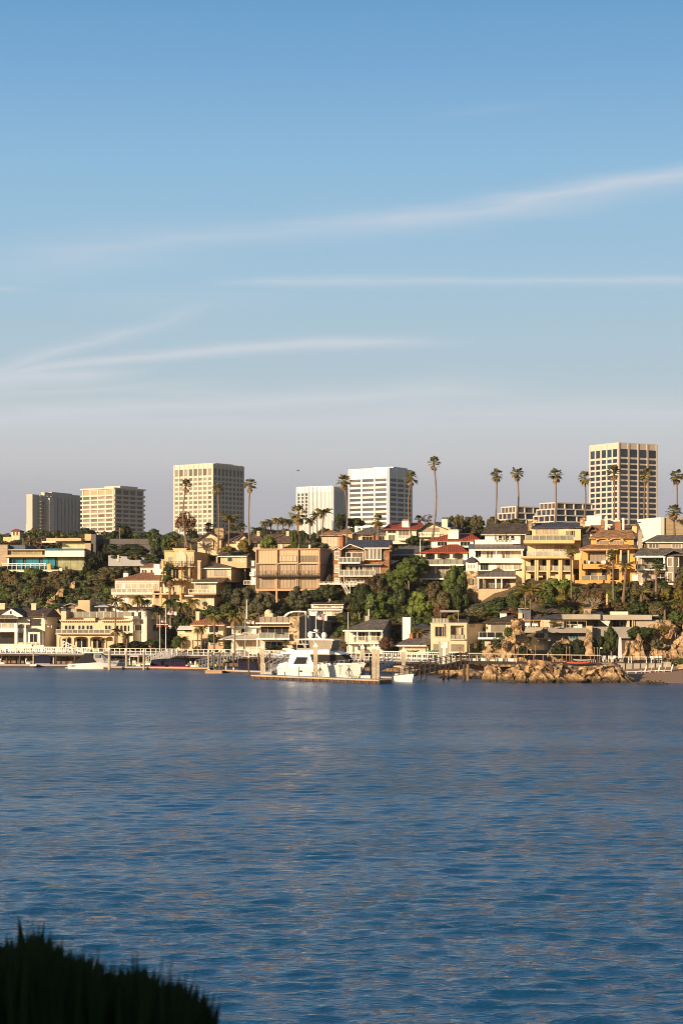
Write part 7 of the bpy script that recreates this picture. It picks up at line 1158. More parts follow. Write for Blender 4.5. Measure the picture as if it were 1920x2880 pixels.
gangway('white gangway at the stern of the yacht', 762, 318, .7, 830, 322, 2.7, mat='white', rail=1.3, n=6); gangway('white gangway sloping between the square pilings and the T-shaped sign', 1062, 318, 1.0, 1112, 324, 2.1, mat='white', n=5)
gangway('white stair ramp in front of the cream villa', 176, 386, 3.4, 212, 386, 2.3, mat='white', n=4)
gangway('long dark footbridge rising from the electric boat to the pier', 1136, 296, 1.05, 1312, 303, 3.0, mat='darkwood', floor='darkwood', rail=1.15, n=12, lo=-.55, name='footbridge')
# pier
a, b = G(1310, 303), G(1688, 309); pr = thing('pier', 'narrow dark pier with a pale handrail leading from the footbridge past the rocks', 'pier', (a + b) / 2 + Vector((0, 0, 2)))
part(pr, 'deck', 'darkwood', strip(a, b, 0, 2.0, 2.45, 2.95, z0b=2.0, z1b=2.45)); part(pr, 'handrail', 'offwhite', strip(a, b, .02, .1, 4.0, 4.12, z0b=3.55, z1b=3.67))
d = (b - a).normalized(); L_ = (b - a).length
for j in range(15): t_ = j / 14; c = a + (b - a) * t_ * .99; z = 2.95 - .5 * t_; part(pr, 'post', 'wood', strip(c, c + d * .14, .02, .14, z - .6, z + 1.05))
for x, D_, k in ((1304, 300, 'pier_pile'), (1315, 300, 'pier_pile'), (1363, 302, 'pier_pile'), (1377, 303, 'pier_pile')): v = G(x, D_ + 1.5); part(pr, 'pile', 'darkwood' if x in (1304, 1363) else 'wood', gcyl(v + Vector((0, 0, -2)), v + Vector((0, 0, 2.44)), .22, n=8))
def crate(label, x1, y1, x2, y2, D, mat='white', cat='dock box', name='dock_box', group='white dock boxes', v=.9):
    t = T(name, label, cat, (x1 + x2) / 2, y2, D, 0, group); t.put('box', mat, t.box(x1, y1 + 1.8, x2, y2, 0, v)); t.put('lid', mat, t.box(x1 - .4, y1, x2 + .4, y1 + 1.75, -.04, v + .04)); return t
for x1, y1, x2, y2, D, l in [(1322, 1852, 1344, 1862, 304, 'pale dock box on the pier, left one'), (1346, 1851, 1373, 1863, 304.3, 'long pale dock box on the pier, second from left'), (1376, 1855, 1390, 1864, 304.6, 'small white dock box on the pier'), (1394, 1851, 1412, 1864, 304.8, 'grey white dock box on the pier near the cliff'), (1415, 1852, 1451, 1865, 305.2, 'longest pale dock box, right end of the pier row'),
 (949, 1897, 975, 1908, 300, 'white dock box in front of the yacht hull'), (1013, 1900, 1041, 1911, 297, 'white dock box right of the yacht bow'), (894, 1897, 905, 1906, 303, 'small white step box beside the yacht piling')]: crate(l, x1, y1, x2, y2, D)
for x1, y1, x2, y2, D, l in [(586, 1882, 590, 1889, 343, 'white mooring box on the short finger, left'), (601, 1882, 605, 1889, 343, 'white mooring box on the short finger, second'), (631, 1873, 637, 1885, 346, 'tall white dock cabinet right of the short finger'), (655, 1878, 659, 1885, 346, 'small white box left of the tall navy covered boat')]: crate(l, x1, y1, x2, y2, D, v=.4)
for i, (x, y, l) in enumerate([(376, 1877, 'lime bucket beside the console boat'), (395, 1877, 'lime bucket left of the long navy boat cover'), (557, 1880, 'lime bucket right of the red kayaks'), (607, 1880, 'lime bucket behind the short finger')]):
    v = G(x, depth_of(y + 4) + 2); o = thing('bucket', l, 'bucket', v + Vector((0, 0, .5)), 'lime buckets on the docks'); lpart(o, 'body', 'lime', gcyl((0, 0, 0), (0, 0, .45), .15, .18, 10)); lpart(o, 'rim', 'lime', gcyl((0, 0, .451), (0, 0, .49), .2, .2, 10))
v = G(633.5, 346); o = thing('dock_light', 'yellow topped dock light post on the white cabinet', 'lamp', v + Vector((.0, 0, .6))); lpart(o, 'post', 'iron', gcyl((0, 0, 0), (0, 0, 1.0), .08, n=6)); lpart(o, 'lantern', 'yellowp', gcyl((0, 0, 1.01), (0, 0, 1.45), .16, n=8))
t = T('harbour_pillar', 'tall grey rectangular pillar behind the white T-shaped sign', 'pillar', 1248, 1862, 318, 0); t.put('body', 'greywall', t.box(1233.5, 1806, 1262.5, 1868, 0, 1)); t.put('cap', 'greypaint', t.box(1233, 1804.5, 1263, 1805.9, -.05, 1.05))
t = T('sign', 'white T-shaped sign with a small round emblem in front of the grey pillar', 'sign', 1248, 1862, 316, 0); t.put('panel', 'white', t.box(1239, 1804.5, 1257.5, 1822, 0, .25)); t.put('stem', 'white', t.box(1244.5, 1822.1, 1252, 1866, 0, .25)); c = t.P(1242.6, 1812, -.03)
t.put('emblem', 'darkgrey', ([c + Vector((r * math.cos(i * .5236) * .7, 0, r * math.sin(i * .5236))) for r in (.18, .12) for i in range(12)], [(i, (i + 1) % 12, 12 + (i + 1) % 12, 12 + i) for i in range(12)]))
# torches and lamp along the pier
def torch(label, x, yt, yb, D):
    t = T('torch_post', label, 'post', x, yb, D, 0, 'wooden torch posts along the pier'); a = t.P(x, yb, 0); b = t.P(x, yt + 4, 0); t.put('pole', 'wood', gcyl(a, b, .065, n=6)); t.put('head', 'wood', gcyl(b + Vector((0, 0, .001)), b + Vector((0, 0, .3)), .07, .15, 8))
for x, yt, yb, D, l in [(1445, 1817, 1866, 307, 'wooden torch post in front of the pale cliff, left of pair'), (1456, 1817, 1869, 306, 'wooden torch post in front of the pale cliff, right of pair'), (1481, 1817, 1845, 313, 'short torch post left of the grey low wall'), (1505, 1817, 1846, 313, 'short torch post in front of the grey low wall'), (1592, 1820, 1860, 312, 'torch post against the dark rock, left'), (1601, 1820, 1862, 311, 'torch post against the dark rock, right'), (1670, 1822, 1865, 311, 'torch post near the beach lamp, left'), (1679, 1822, 1874, 310, 'torch post near the beach lamp, right'), (1292, 1822, 1860, 318, 'thin dark torch post right of the T-shaped sign'), (1301, 1816, 1862, 318, 'wooden post right of the T-shaped sign'), (1319, 1816, 1866, 305, 'pale lamp post at the left end of the pier')]: torch(l, x, yt, yb, D)
t = T('beach_lamp', 'curved white gooseneck lamp at the left end of the beach terrace', 'lamp', 1685, 1860, 313, 0); a = t.P(1685, 1858); b = t.P(1685, 1826); t.put('pole', 'alu', gtube([a, b, b + Vector((.12, 0, .2)), b + Vector((.35, 0, .22))], .04, 6)); t.put('head', 'white', gloft([[b + Vector((.25 + r * math.cos(i * .785), r * math.sin(i * .785), z)) for i in range(8)] for r, z in ((.26, .12), (.18, .26), (.03, .32))]))
# kayaks
def kayak(label, x1, x2, y, D, mat, z=None):
    s = D / F; L_ = (x2 - x1) * s; v = W((x1 + x2) / 2, y, D); o = thing('kayak', label, 'kayak', v, 'kayaks'); secs = []
    for i in range(9): u = i / 8 * 2 - 1; w = .36 * (1 - abs(u) ** 2.2) + .015; secs.append([(u * L_ / 2, -w, .12 + .12 * abs(u) ** 3), (u * L_ / 2, -w * .6, -.08 + .15 * u * u), (u * L_ / 2, w * .6, -.08 + .15 * u * u), (u * L_ / 2, w, .12 + .12 * abs(u) ** 3), (u * L_ / 2, 0, .2 + .1 * abs(u) ** 3)])
    lpart(o, 'hull', mat, gloft(secs), smooth=True); lpart(o, 'cockpit_rim', 'black', gcyl((0, 0, .2), (0, 0, .24), .22, .2, 10))
kayak('red kayak on the dock in front of the long navy boat cover, left one', 415, 468, 1876, 356, 'red'); kayak('red kayak on the dock in front of the long navy boat cover, right one', 475, 533, 1877, 355, 'red'); kayak('orange-red kayak on the rack behind the rocks', 1592, 1660, 1866, 305, 'redorange'); kayak('dark blue kayak under the orange-red one', 1600, 1675, 1872, 305, 'navy')
kayak('teal kayak on the terrace in front of the low cottage', 1142, 1178, 1833, 335, 'green'); kayak('green kayak on the terrace in front of the pale stucco house', 1200, 1234, 1833, 334, 'green'); kayak('pale grey kayak on the rack behind the orange-red one', 1610, 1665, 1858, 308, 'greypaint')
# covered boats
def covered(label, x1, x2, yt, yb, D, dep, rise=.12, mat='navy', hull='gel', name='covered_boat', group='boats under canvas', skirt=0, text=None):
    t = T(name, label, 'boat', (x1 + x2) / 2, yb, D, 6, group); n = 9; secs = []
    for i in range(n):
        u = i / (n - 1); px = x1 + (x2 - x1) * u; e = 1 - abs(2 * u - 1) ** 6 * .35; top = yt + (yb - yt) * (rise * abs(2 * u - 1) ** 2 + .12 * (1 - e)); r = [t.P(px, yb, dep * .05), t.P(px, yb - (yb - yt) * .6, 0), t.P(px, top + (yb - yt) * .08, dep * .2), t.P(px, top, dep * .5), t.P(px, top + (yb - yt) * .08, dep * .8), t.P(px, yb, dep)]
        x0 = t.P(px, yb, 0)
        secs.append([Vector((x0.x, 0, 0)) + Vector((0, p.y, p.z)) for p in r])
    t.put('canvas_cover', mat, gloft(secs)); a, b = t.P(x1 + 1.5, yb, dep * .1), t.P(x2 - 1.5, yb, dep * .1); t.put('hull', hull, ([Vector((p.x, p.y, -.1)) for p in (a, b, b - t.n * dep * .8, a - t.n * dep * .8)] + [Vector((p.x, p.y, a.z + .05)) for p in (a, b, b - t.n * dep * .8, a - t.n * dep * .8)], BF))
    return t
covered('navy covered boat behind the docks at the far left', 99, 142, 1842, 1866, 372, 3); covered('long low navy covered boat behind the red kayaks', 425, 523, 1852, 1876, 361, 3.4); t = covered('tall navy covered boat with pale lettering left of the square pilings', 671, 724, 1859, 1893, 345, 3.2, .08, hull='navy')
def letters(root, body, size, loc, rz, mat, ext=.01):
    c = bpy.data.curves.new('lettering', 'FONT'); c.body = body; c.size = size; c.extrude = ext; o = bpy.data.objects.new('tmp', c); COL.objects.link(o); dg = bpy.context.evaluated_depsgraph_get(); m = bpy.data.meshes.new_from_object(o.evaluated_get(dg)); bpy.data.objects.remove(o)
    m.materials.clear(); m.materials.append(C[mat]); l = link('lettering', m, root, loc); l.rotation_euler = (R(90), 0, rz); return l
letters(t.root, 'DEPNSE', .26, (-.9, -.05, .25), 0, 'white')
covered('white shrink-wrapped dinghy beside the pale piling', 331, 352, 1861, 1877, 362, 2, .3, 'gel', 'gel', 'covered_dinghy')
# hull helper: loft from stern to bow, local x forward
def hull(L_, B, fb_s, fb_b, draft=.4, flare=.25, n=12, trans=.9, kn=None):
    secs = []
    for i in range(n + 1):
        u = i / n; w = B / 2 * (trans + (1 - trans) * min(1, u * 3)) * (1 - max(0, (u - .45) / .55) ** 2.3 * .985); sh = fb_s + (fb_b - fb_s) * u ** 1.6; x = u * L_; rk = L_ * .10 * max(0, (u - .6) / .4) ** 1.5
        wl = w * (1 - flare * (.3 + .7 * u)); xx = lambda z: x + rk * (z / fb_b - .5)
        secs.append([(xx(sh), -w, sh), (xx(sh * .5), -w * .96 * (1 - flare * u * .6), sh * .5), (xx(0), -wl, 0), (xx(-draft), -wl * .25, -draft), (xx(-draft), wl * .25, -draft), (xx(0), wl, 0), (xx(sh * .5), w * .96 * (1 - flare * u * .6), sh * .5), (xx(sh), w, sh)])
    return gloft(secs)
def flag(label, x, ypole, ybase, D, fx1=None, fy1=0, fx2=0, fy2=0, us=True, name='flagpole', r=.05, yard=None):
    t = T(name, label, 'flagpole', x, ybase, D, 0, 'flagpoles'); a, b = t.P(x, ybase), t.P(x, ypole); t.put('pole', 'white', gcyl(a, b, r * 1.3, r * .8, 6)); t.put('finial', 'cream', gsphere(b + Vector((0, 0, .08)), .09, 6, 4))
    if yard: t.put('yardarm', 'white', t.box(yard[0], yard[2], yard[1], yard[2] + 1.4, -.04, .04))
    if fx1: us_flag(t, fx1, fy1, fx2, fy2)
    return t
def us_flag(t, x1, y1, x2, y2, sag=.25):
    f = link('flag', mesh('flag', [([(0, 0, 0), (.001, 0, 0), (0, 0, .001)], [(0, 1, 2)])], C['white']), t.root)
    def S_(u, w, e=0): return t.P(x1 + (x2 - x1) * u, y1 + (y2 - y1) * (w * .78 + sag * u * (1.0 - .3 * w)), .0 + .22 * math.sin(u * 9 + w) * (.3 + u) + e)
    def band(u0, u1, w0, w1, e):
        n = 8; V = [S_(u0 + (u1 - u0) * i / n, w, e) for i in range(n + 1) for w in (w0, w1)]; return V, [(2 * i, 2 * i + 2, 2 * i + 3, 2 * i + 1) for i in range(n)]
    red = [band(0, 1, k / 13, (k + 1) / 13, -.012) for k in range(0, 13, 2)]; t.put('red_stripes', 'flagred', *red, parent=f); t.put('canton', 'flagblue', band(0, .42, 0, 7 / 13, -.03), parent=f)
    t.put('stars', 'white', *[band(.03 + .075 * i, .05 + .075 * i, .04 + .095 * j, .065 + .095 * j, -.045) for i in range(5) for j in range(5)], parent=f)
    g = [([t.inv @ p for p in v], fc) for v, fc in [band(0, 1, 0, 1, 0)]]; f.data = mesh('flag', g, C['white'])
flag('white flagpole with a crossarm and two hanging flags in front of the beach house', 122, 1728, 1830, 383, 125, 1735, 133, 1752, yard=(113, 134, 1751.5)); t = T('signal_flag', 'small striped flag flying from the right end of the left crossarm', 'flag', 136, 1756, 383, 0); us_flag(t, 133, 1756, 146, 1766); 
flag('tallest white flagpole with a yardarm and large striped flag', 467, 1713, 1832, 374, 470, 1716, 497, 1732, r=.07, yard=(441, 473, 1756)); flag('white flagpole left of the tallest one with a half-hidden flag', 450.5, 1732, 1834, 373, 453, 1741, 467, 1753, r=.06)
for i, (x, m) in enumerate(((445, 'flagred'), (463, 'flagred'), (474, 'white'))): t = T('pennant', ('small red and white pennant at the left end of the yardarm', 'small red and white pennant beside the tall flagpole', 'white hanging pennant at the right end of the yardarm')[i], 'flag', x, 1763, 373.8, 0, 'yardarm pennants'); t.put('cloth', m, t.poly([(x, 1758, 0), (x + 9, 1761, .1), (x + 8, 1765, .1), (x, 1763, 0), (x, 1758, .03), (x + 9, 1761, .13), (x + 8, 1765, .13), (x, 1763, .03)], BF)); t.put('halyard', 'offwhite', t.box(x - .2, 1757.5, x + .1, 1758, 0, .02))
flag('white flagpole with a striped flag in front of the awning house', 690, 1737, 1845, 360, 692, 1742, 714, 1757, yard=(683, 695, 1779)); flag('thin flagpole with a small flag on the pale stucco house terrace', 1247.5, 1742, 1806, 334, 1248, 1753, 1253, 1766, r=.04)
flag('white mast-like pole beside the brown-roofed porch house', 979, 1724, 1848, 330, r=.06, name='mast'); flag('thin white post beside the white wooden stairs', 984, 1640, 1695, 376, r=.06, name='mast'); flag('white post with a cap left of the red tile house', 1181, 1517, 1565, 388, r=.08, name='mast'); flag('bare brown utility pole above the porch house roof', 1037, 1692, 1740, 364, r=.12, name='utility_pole'); flag('brown utility pole in front of the round olive trees', 694, 1688, 1740, 382, r=.12, name='utility_pole'); flag('white post between lattice railings left of the square pilings', 859.5, 1727, 1850, 322, r=.05, name='mast')
# left cruiser with black canvas
r = thing('motor_cruiser', 'white motor cruiser with a black canvas cover and pale cabin at the left docks', 'boat', G(196, 357.5), 'moored motor boats', R(-4)); s = 357.5 / F
lpart(r, 'hull', 'gel', hull(8.6, 3.0, .9, 1.5)); lpart(r, 'swim_platform', 'gel', gbox(-.5, -1.3, .1, -.001, 1.3, .22)); lpart(r, 'canvas', 'blackcanvas', gloft([[(x0, -w, z0), (x1, -w * .8, z1), (x1, w * .8, z1), (x0, w, z0)] for x0, x1, z0, z1, w in ((.5, .6, .9, 1.0, 1.35), (1.8, 2.0, .95, 1.9, 1.35), (2.4, 3.0, 1.0, 2.75, 1.35), (5.0, 4.2, 1.1, 2.8, 1.35), (5.2, 4.5, 1.15, 2.3, 1.3))]))
lpart(r, 'hardtop', 'gel', gbox(2.5, -1.4, 2.82, 6.4, 1.4, 2.98)); lpart(r, 'cabin', 'greypaint', gloft([[(x0, -w, 1.1), (x1, -w * .85, z1), (x1, w * .85, z1), (x0, w, 1.1)] for x0, x1, z1, w in ((4.6, 4.6, 2.78, 1.3), (6.6, 5.9, 2.7, 1.2), (8.3, 6.9, 1.9, .7))])); lpart(r, 'window', 'railg', gbox(4.9, -1.32, 2.0, 5.8, -1.25, 2.6)); lpart(r, 'antenna', 'white', gcyl((3.4, 0, 2.99), (3.4, 0, 4.6), .03, n=5)); letters(r, 'HTZ', .5, (.35, -1.48, .35), 0, 'flagblue')
lpart(r, 'radar', 'white', gcyl((3.0, 0, 2.99), (3.0, 0, 3.25), .3, .3, 10))
t = T('canopy_boat', 'low pontoon boat with a long navy awning and white picket rail at the left docks', 'boat', 335, 1879, 361, 0, 'moored motor boats'); t.put('awning', 'navy', t.box(304, 1846, 366, 1851, 0, 2.2)); t.put('hull', 'gel', t.box(308, 1873, 366, 1879, 0, 2.2)); t.put('rail', 'white', *[t.box(x, 1855, x + 1.5, 1872.8, 0, .06) for x in range(310, 364, 5)], t.box(308, 1853.5, 366, 1854.9, 0, .06)); t.put('post', 'white', t.box(309, 1851.2, 310, 1873, .1, .2)); t.put('post', 'white', t.box(363, 1851.2, 364, 1873, .1, .2))
t = T('utility_skiff', 'small white skiff with a square rail frame beside the pale piling', 'boat', 292, 1877, 359, 0, 'moored motor boats'); t.put('hull', 'gel', t.ext([(284, 1869), (302, 1870), (301, 1878), (286, 1878)], 0, 1.6)); t.put('frame', 'white', t.box(289, 1852, 290.5, 1869, .2, .3), t.box(302, 1852, 303.5, 1869, .2, .3), t.box(289, 1850, 303.5, 1851.9, .2, .3)); t.put('console', 'greypaint', t.box(292, 1858, 300, 1869, .5, .9))
t = T('console_boat', 'white centre console boat with a pipe arch in front of the gangways', 'boat', 390, 1877, 360, 0, 'moored motor boats'); t.put('hull', 'gel', t.ext([(360, 1869), (368, 1871), (424, 1864), (420, 1878), (364, 1878)], 0, 2)); t.put('stripe', 'tealg', t.box(397, 1870, 420, 1876, -.03, -.005)); t.put('arch', 'white', t.box(364, 1849, 366.5, 1870, .3, .4), t.box(388, 1845, 390, 1868, .3, .4), t.box(365, 1844, 390, 1846.5, .25, 1.6)); t.put('console', 'white', t.box(372, 1858, 382, 1869, .7, 1.2)); t.put('windscreen', 'greeng', t.ext([(400, 1866), (410, 1857), (413, 1857), (420, 1864)], .4, 1.5))
t = T('small_tender', 'small white tender with two upright fenders right of the long navy boat cover', 'boat', 535, 1876, 359, 0, 'moored motor boats'); t.put('hull', 'gel', t.ext([(522, 1870), (555, 1871), (553, 1876), (526, 1877)], 0, 1.6)); t.put('fender', 'white', t.box(534, 1860, 538.5, 1870, .2, .5)); t.put('fender', 'white', t.box(547, 1860, 551.5, 1870, .2, .5))
for x, l in ((10, 'pair of pale swan-shaped floats on the far left dock'), (82, 'white swan-shaped float at the dock gap left')):
    t = T('swan_float', l, 'float', x, 1871, 368, 0); c = t.P(x, 1867, .8); t.put('body', 'gel', gsphere(c, .6, 10, 6, .55), smooth=True); t.put('neck', 'gel', gtube([c + Vector((-.45, 0, .1)), c + Vector((-.6, 0, .6)), c + Vector((-.4, 0, .95)), c + Vector((-.62, 0, .9))], [.13, .1, .1, .06], 6), smooth=True)
t = T('dinghy', 'small white dinghy tied to the far left dock', 'boat', 93, 1876, 365, 0, 'moored motor boats'); t.put('hull', 'gel2', t.ext([(84, 1868.5), (104, 1868.5), (102, 1873.5), (86, 1873.5)], -1.2, .3)); t.put('seat', 'white', t.box(92, 1867, 95, 1868.3, -1, .1))
# ---- the yacht
ya = R(-24); yr = thing('motor_yacht', 'large white flybridge motor yacht moored at the main dock', 'yacht', W(797, 1905, 307) * Vector((1, 1, 0)) if 0 else G(795, 314), None, ya); LY = 13.6
yh = lpart(yr, 'hull', 'gel2', hull(LY, 4.6, 1.5, 2.45, .6, .3, 16)); lpart(yr, 'swim_platform', 'gel', gbox(-1.1, -1.9, .25, -.001, 1.9, .42)); lpart(yr, 'boot_stripe', 'gel', gbox(.3, -2.33, .05, 6, -2.2, .22))
lpart(yr, 'toe_rail', 'gel', gloft([[(u * LY * 1.03, sg * (2.32 * (1 - max(0, (u - .45) / .55) ** 2.3)) , 1.52 + .96 * u ** 1.6 + dz) for sg, dz in ((-1, 0), (-1, .1), (1, .1), (1, 0))] for u in [i / 12 for i in range(13)]]))
def house(profile, B0, B1, mat, name, taper=.8, parent=None, off=0):     # extrude a side profile across the beam, narrowing upwards
    zs = [p[1] for p in profile]; z0, z1 = min(zs), max(zs); k = lambda z: B0 / 2 + (B1 - B0) / 2 * (z - z0) / max(.01, z1 - z0); fx = lambda x: 1 - .62 * max(0, (x - 7.5) / 6) ** 1.6
    A = [(x, -k(z) * fx(x) - off, z) for x, z in profile]; Bk = [(x, k(z) * fx(x) + off, z) for x, z in profile]; n = len(A)
    return lpart(yr, name, mat, (A + Bk, [tuple(range(n)), tuple(range(n, 2 * n))[::-1]] + [(i, n + i, n + (i + 1) % n, (i + 1) % n) for i in range(n)]), parent=parent)
cab = house([(1.6, 1.5), (12.3, 2.2), (10.4, 3.75), (2.2, 3.75)], 3.9, 3.5, 'gel', 'cabin')
house([(6.0, 2.5), (12.1, 2.45), (10.7, 3.7), (5.6, 3.7)], 3.78, 3.56, 'blackcanvas', 'window', parent=cab, off=.04); house([(2.6, 2.15), (5.0, 2.2), (5.3, 3.3), (3.2, 3.3)], 3.84, 3.6, 'gel', 'window_frame', parent=cab, off=.03); house([(2.75, 2.2), (4.95, 2.25), (5.2, 3.3), (3.3, 3.3)], 3.82, 3.6, 'blackcanvas', 'window', parent=cab, off=.06)
house([(9.0, 2.0), (13.2, 2.3), (12.9, 2.5), (9.4, 2.4)], 3.2, 2.6, 'gel', 'foredeck_trunk'); house([(.6, 3.78), (10.8, 3.78), (9.6, 4.2), (8.4, 4.5), (3.0, 4.4), (.6, 4.0)], 4.3, 3.5, 'gel', 'flybridge'); house([(3.2, 4.42), (9.0, 4.42), (8.9, 4.72), (3.2, 4.7)], 3.4, 3.3, 'blind', 'flybridge_coaming')
house([(3.0, 5.95), (9.6, 5.95), (9.2, 6.1), (6.3, 6.25), (3.0, 6.12)], 3.5, 3.2, 'gel', 'hardtop'); g = []
for x0, x1 in ((3.2, 3.2), (4.6, 4.0), (6.6, 6.1), (9.0, 9.3)):
    for sg in (-1, 1): g.append(gcyl((x0, sg * 1.55, 4.7), (x1, sg * 1.6, 5.96), .05, n=5))
lpart(yr, 'hardtop_frame', 'white', *g); house([(5.4, 4.73), (8.9, 4.73), (9.2, 5.94), (5.2, 5.94)], 3.05, 3.1, 'blind', 'enclosure_glass'); house([(3.3, 5.2), (5.2, 5.2), (5.0, 5.4), (3.3, 5.4)], 3.0, 3.05, 'greypaint', 'enclosure_panel')
lpart(yr, 'radar_arch', 'gel', gtube([(6.4, 0, 6.2), (6.0, 0, 6.7), (5.9, 0, 7.4)], [.22, .16, .14], 6), gbox(5.0, -.9, 7.1, 6.1, .9, 7.22), gcyl((5.8, 0, 7.4), (5.8, 0, 7.6), .4, .4, 12)); lpart(yr, 'satellite_dome', 'gel', gsphere((4.4, .9, 6.75), .48, 12, 9, 1.2), smooth=True); lpart(yr, 'satellite_dome', 'gel', gsphere((7.4, -.5, 6.7), .46, 12, 9, 1.15), smooth=True); lpart(yr, 'dome_pedestal', 'gel', gcyl((4.4, .9, 6.13), (4.4, .9, 6.4), .2, n=8))
lpart(yr, 'antenna', 'alu', gcyl((2.1, 1.5, 6.1), (1.9, 1.6, 10.2), .035, n=5)); lpart(yr, 'antenna', 'alu', gcyl((6.3, 1.4, 6.2), (6.4, 1.6, 9.8), .035, n=5)); lpart(yr, 'antenna', 'alu', gcyl((5.8, 0, 7.6), (5.8, 0, 8.3), .03, n=5)); lpart(yr, 'antenna', 'alu', gcyl((6.7, -1.2, 6.2), (6.7, -1.2, 6.9), .03, n=5))
g = [];
for i in range(12):
    u = .45 + .55 * i / 11; w = 2.2 * (1 - max(0, (u - .45) / .55) ** 2.3) + .02; z = 1.6 + .96 * u ** 1.6
    for sg in (-1, 1): g.append(gcyl((u * LY * 1.02, sg * w, z), (u * LY * 1.02 + .1, sg * w, z + .6), .02, n=4))
g += [gtube([((.45 + .55 * i / 11) * LY * 1.02 + .1, sg * (2.2 * (1 - max(0, (i / 11.)) ** 2.3) + .02), 2.2 + .96 * (.45 + .55 * i / 11) ** 1.6) for i in range(12)], .025, 4) for sg in (-1, 1)]
lpart(yr, 'bow_rail', 'alu', *g); lpart(yr, 'transom_door', 'gel', gbox(-.06, -.5, .45, -.002, .5, 1.4)); house([(.1, 1.5), (1.7, 1.55), (1.7, 2.5), (.3, 2.2)], 4.3, 4.1, 'gel', 'cockpit_coaming'); lpart(yr, 'flybridge_overhang', 'gel', gbox(-.4, -1.9, 3.55, .9, 1.9, 3.77))
for x in (4.4, 5.6, 6.7): lpart(yr, 'porthole', 'glass', gcyl((x + 2.6, -2.12 + (.12 if x > 6 else 0), 2.35), (x + 2.6, -1.9, 2.35), .14, n=10))
lpart(yr, 'vent', 'glass', gbox(4.0, -2.33, 1.0, 4.4, -2.24, 1.25)); lpart(yr, 'anchor_fender', 'gel', gcyl((LY * .99, -.4, 1.2), (LY * .99, -.4, 1.9), .18, n=8)); 
for x in (1.2, 6.0): lpart(yr, 'fender', 'white', gcyl((x, -2.45, .35), (x, -2.45, 1.1), .13, n=8))
lpart(yr, 'davit', 'gel', gloft([[(x, y - w, z), (x, y + w, z), (x, y + w, z + h), (x, y - w, z + h)] for x, y, z, w, h in ((-.6, 1.2, 4.35, .1, .2), (.6, 1.3, 4.2, .25, .4), (1.4, 1.4, 4.1, .2, .3))])); lpart(yr, 'outboard', 'blackcanvas', gbox(1.5, 1.1, 4.4, 2.0, 1.6, 4.8))
flag('flagpole with a large waving striped flag rising behind the yacht', 888, 1719, 1812, 316, 890.5, 1723, 919, 1748, r=.06)
for x, l in ((840, 'black fender board post left of the big piling'), (957, 'black fender board post in front of the yacht bow'), (900, 'coiled hose stand beside the big piling'), (981, 'coiled black lines stand at the yacht bow')):
    t = T('dock_stand', l, 'stand', x, 1905, 303, 0, 'stands on the main dock'); a, b = t.P(x, 1904, 0), t.P(x, 1876, 0); t.put('post', 'black', gcyl(a, b, .06, n=6)); t.put('hook', 'black', gtube([b + Vector((-.25, 0, .3)), b, b + Vector((.25, 0, .3))], .05, 5))
    if x in (900, 981): t.put('hose_coil', 'black', *[gtube([b + Vector((0, 0, -.1)), b + Vector((k * .18, -.1, -.6)), b + Vector((k * .34, 0, -1.45))], .04, 4) for k in (-2, -1, 1, 2)])
t = T('dock_ladder', 'white boarding steps with a yellow base at the yacht bow', 'steps', 999, 1908, 300, 0); t.put('frame', 'white', t.box(993, 1884, 995.5, 1902, 0, .4), t.box(1002, 1884, 1004.5, 1902, 0, .4), t.box(993, 1882, 1004.5, 1886, 0, .5)); t.put('base', 'yellowp', t.box(994, 1902.2, 1005, 1908, -.1, .5)); t.put('tread', 'white', t.box(995.6, 1891, 1001.9, 1893, 0, .4), t.box(995.6, 1897, 1001.9, 1899, 0, .4))
# electric launch
er = thing('electric_launch', 'small white launch with a tan fringed canopy, moored right of the main dock', 'boat', G(1118, 300) , None, R(-68)); lpart(er, 'hull', 'gel', hull(5.6, 2.3, .75, 1.25, .3, .3, 12)); lpart(er, 'gunwale', 'wood', gloft([[(u * 5.6 * 1.03, sg * 1.17 * (1 - max(0, (u - .45) / .55) ** 2.3), .76 + .5 * u ** 1.6 + dz) for sg, dz in ((-1, 0), (-1, .06), (1, .06), (1, 0))] for u in [i / 10 for i in range(11)]]))
lpart(er, 'canopy', 'tan', gloft([[(x, -w, z - .18), (x, -w * .9, z), (x, 0, z + .12), (x, w * .9, z), (x, w, z - .18)] for x, w, z in ((.2, 1.0, 2.2), (.6, 1.15, 2.3), (3.2, 1.15, 2.3), (3.7, 1.0, 2.2))])); lpart(er, 'windscreen', 'railg', gbox(3.5, -.9, .98, 3.56, .9, 1.7))
for x in (.5, 3.4):
    for y in (-1, 1): lpart(er, 'canopy_post', 'white', gcyl((x, y, .8), (x, y, 2.15), .035, n=5))
lpart(er, 'seat', 'white', gbox(.8, -.8, .76, 1.3, .8, 1.15))
t = T('person', 'person in dark clothes standing on the dock behind the white cabinet', 'person', 643, 1882, 348, 0)
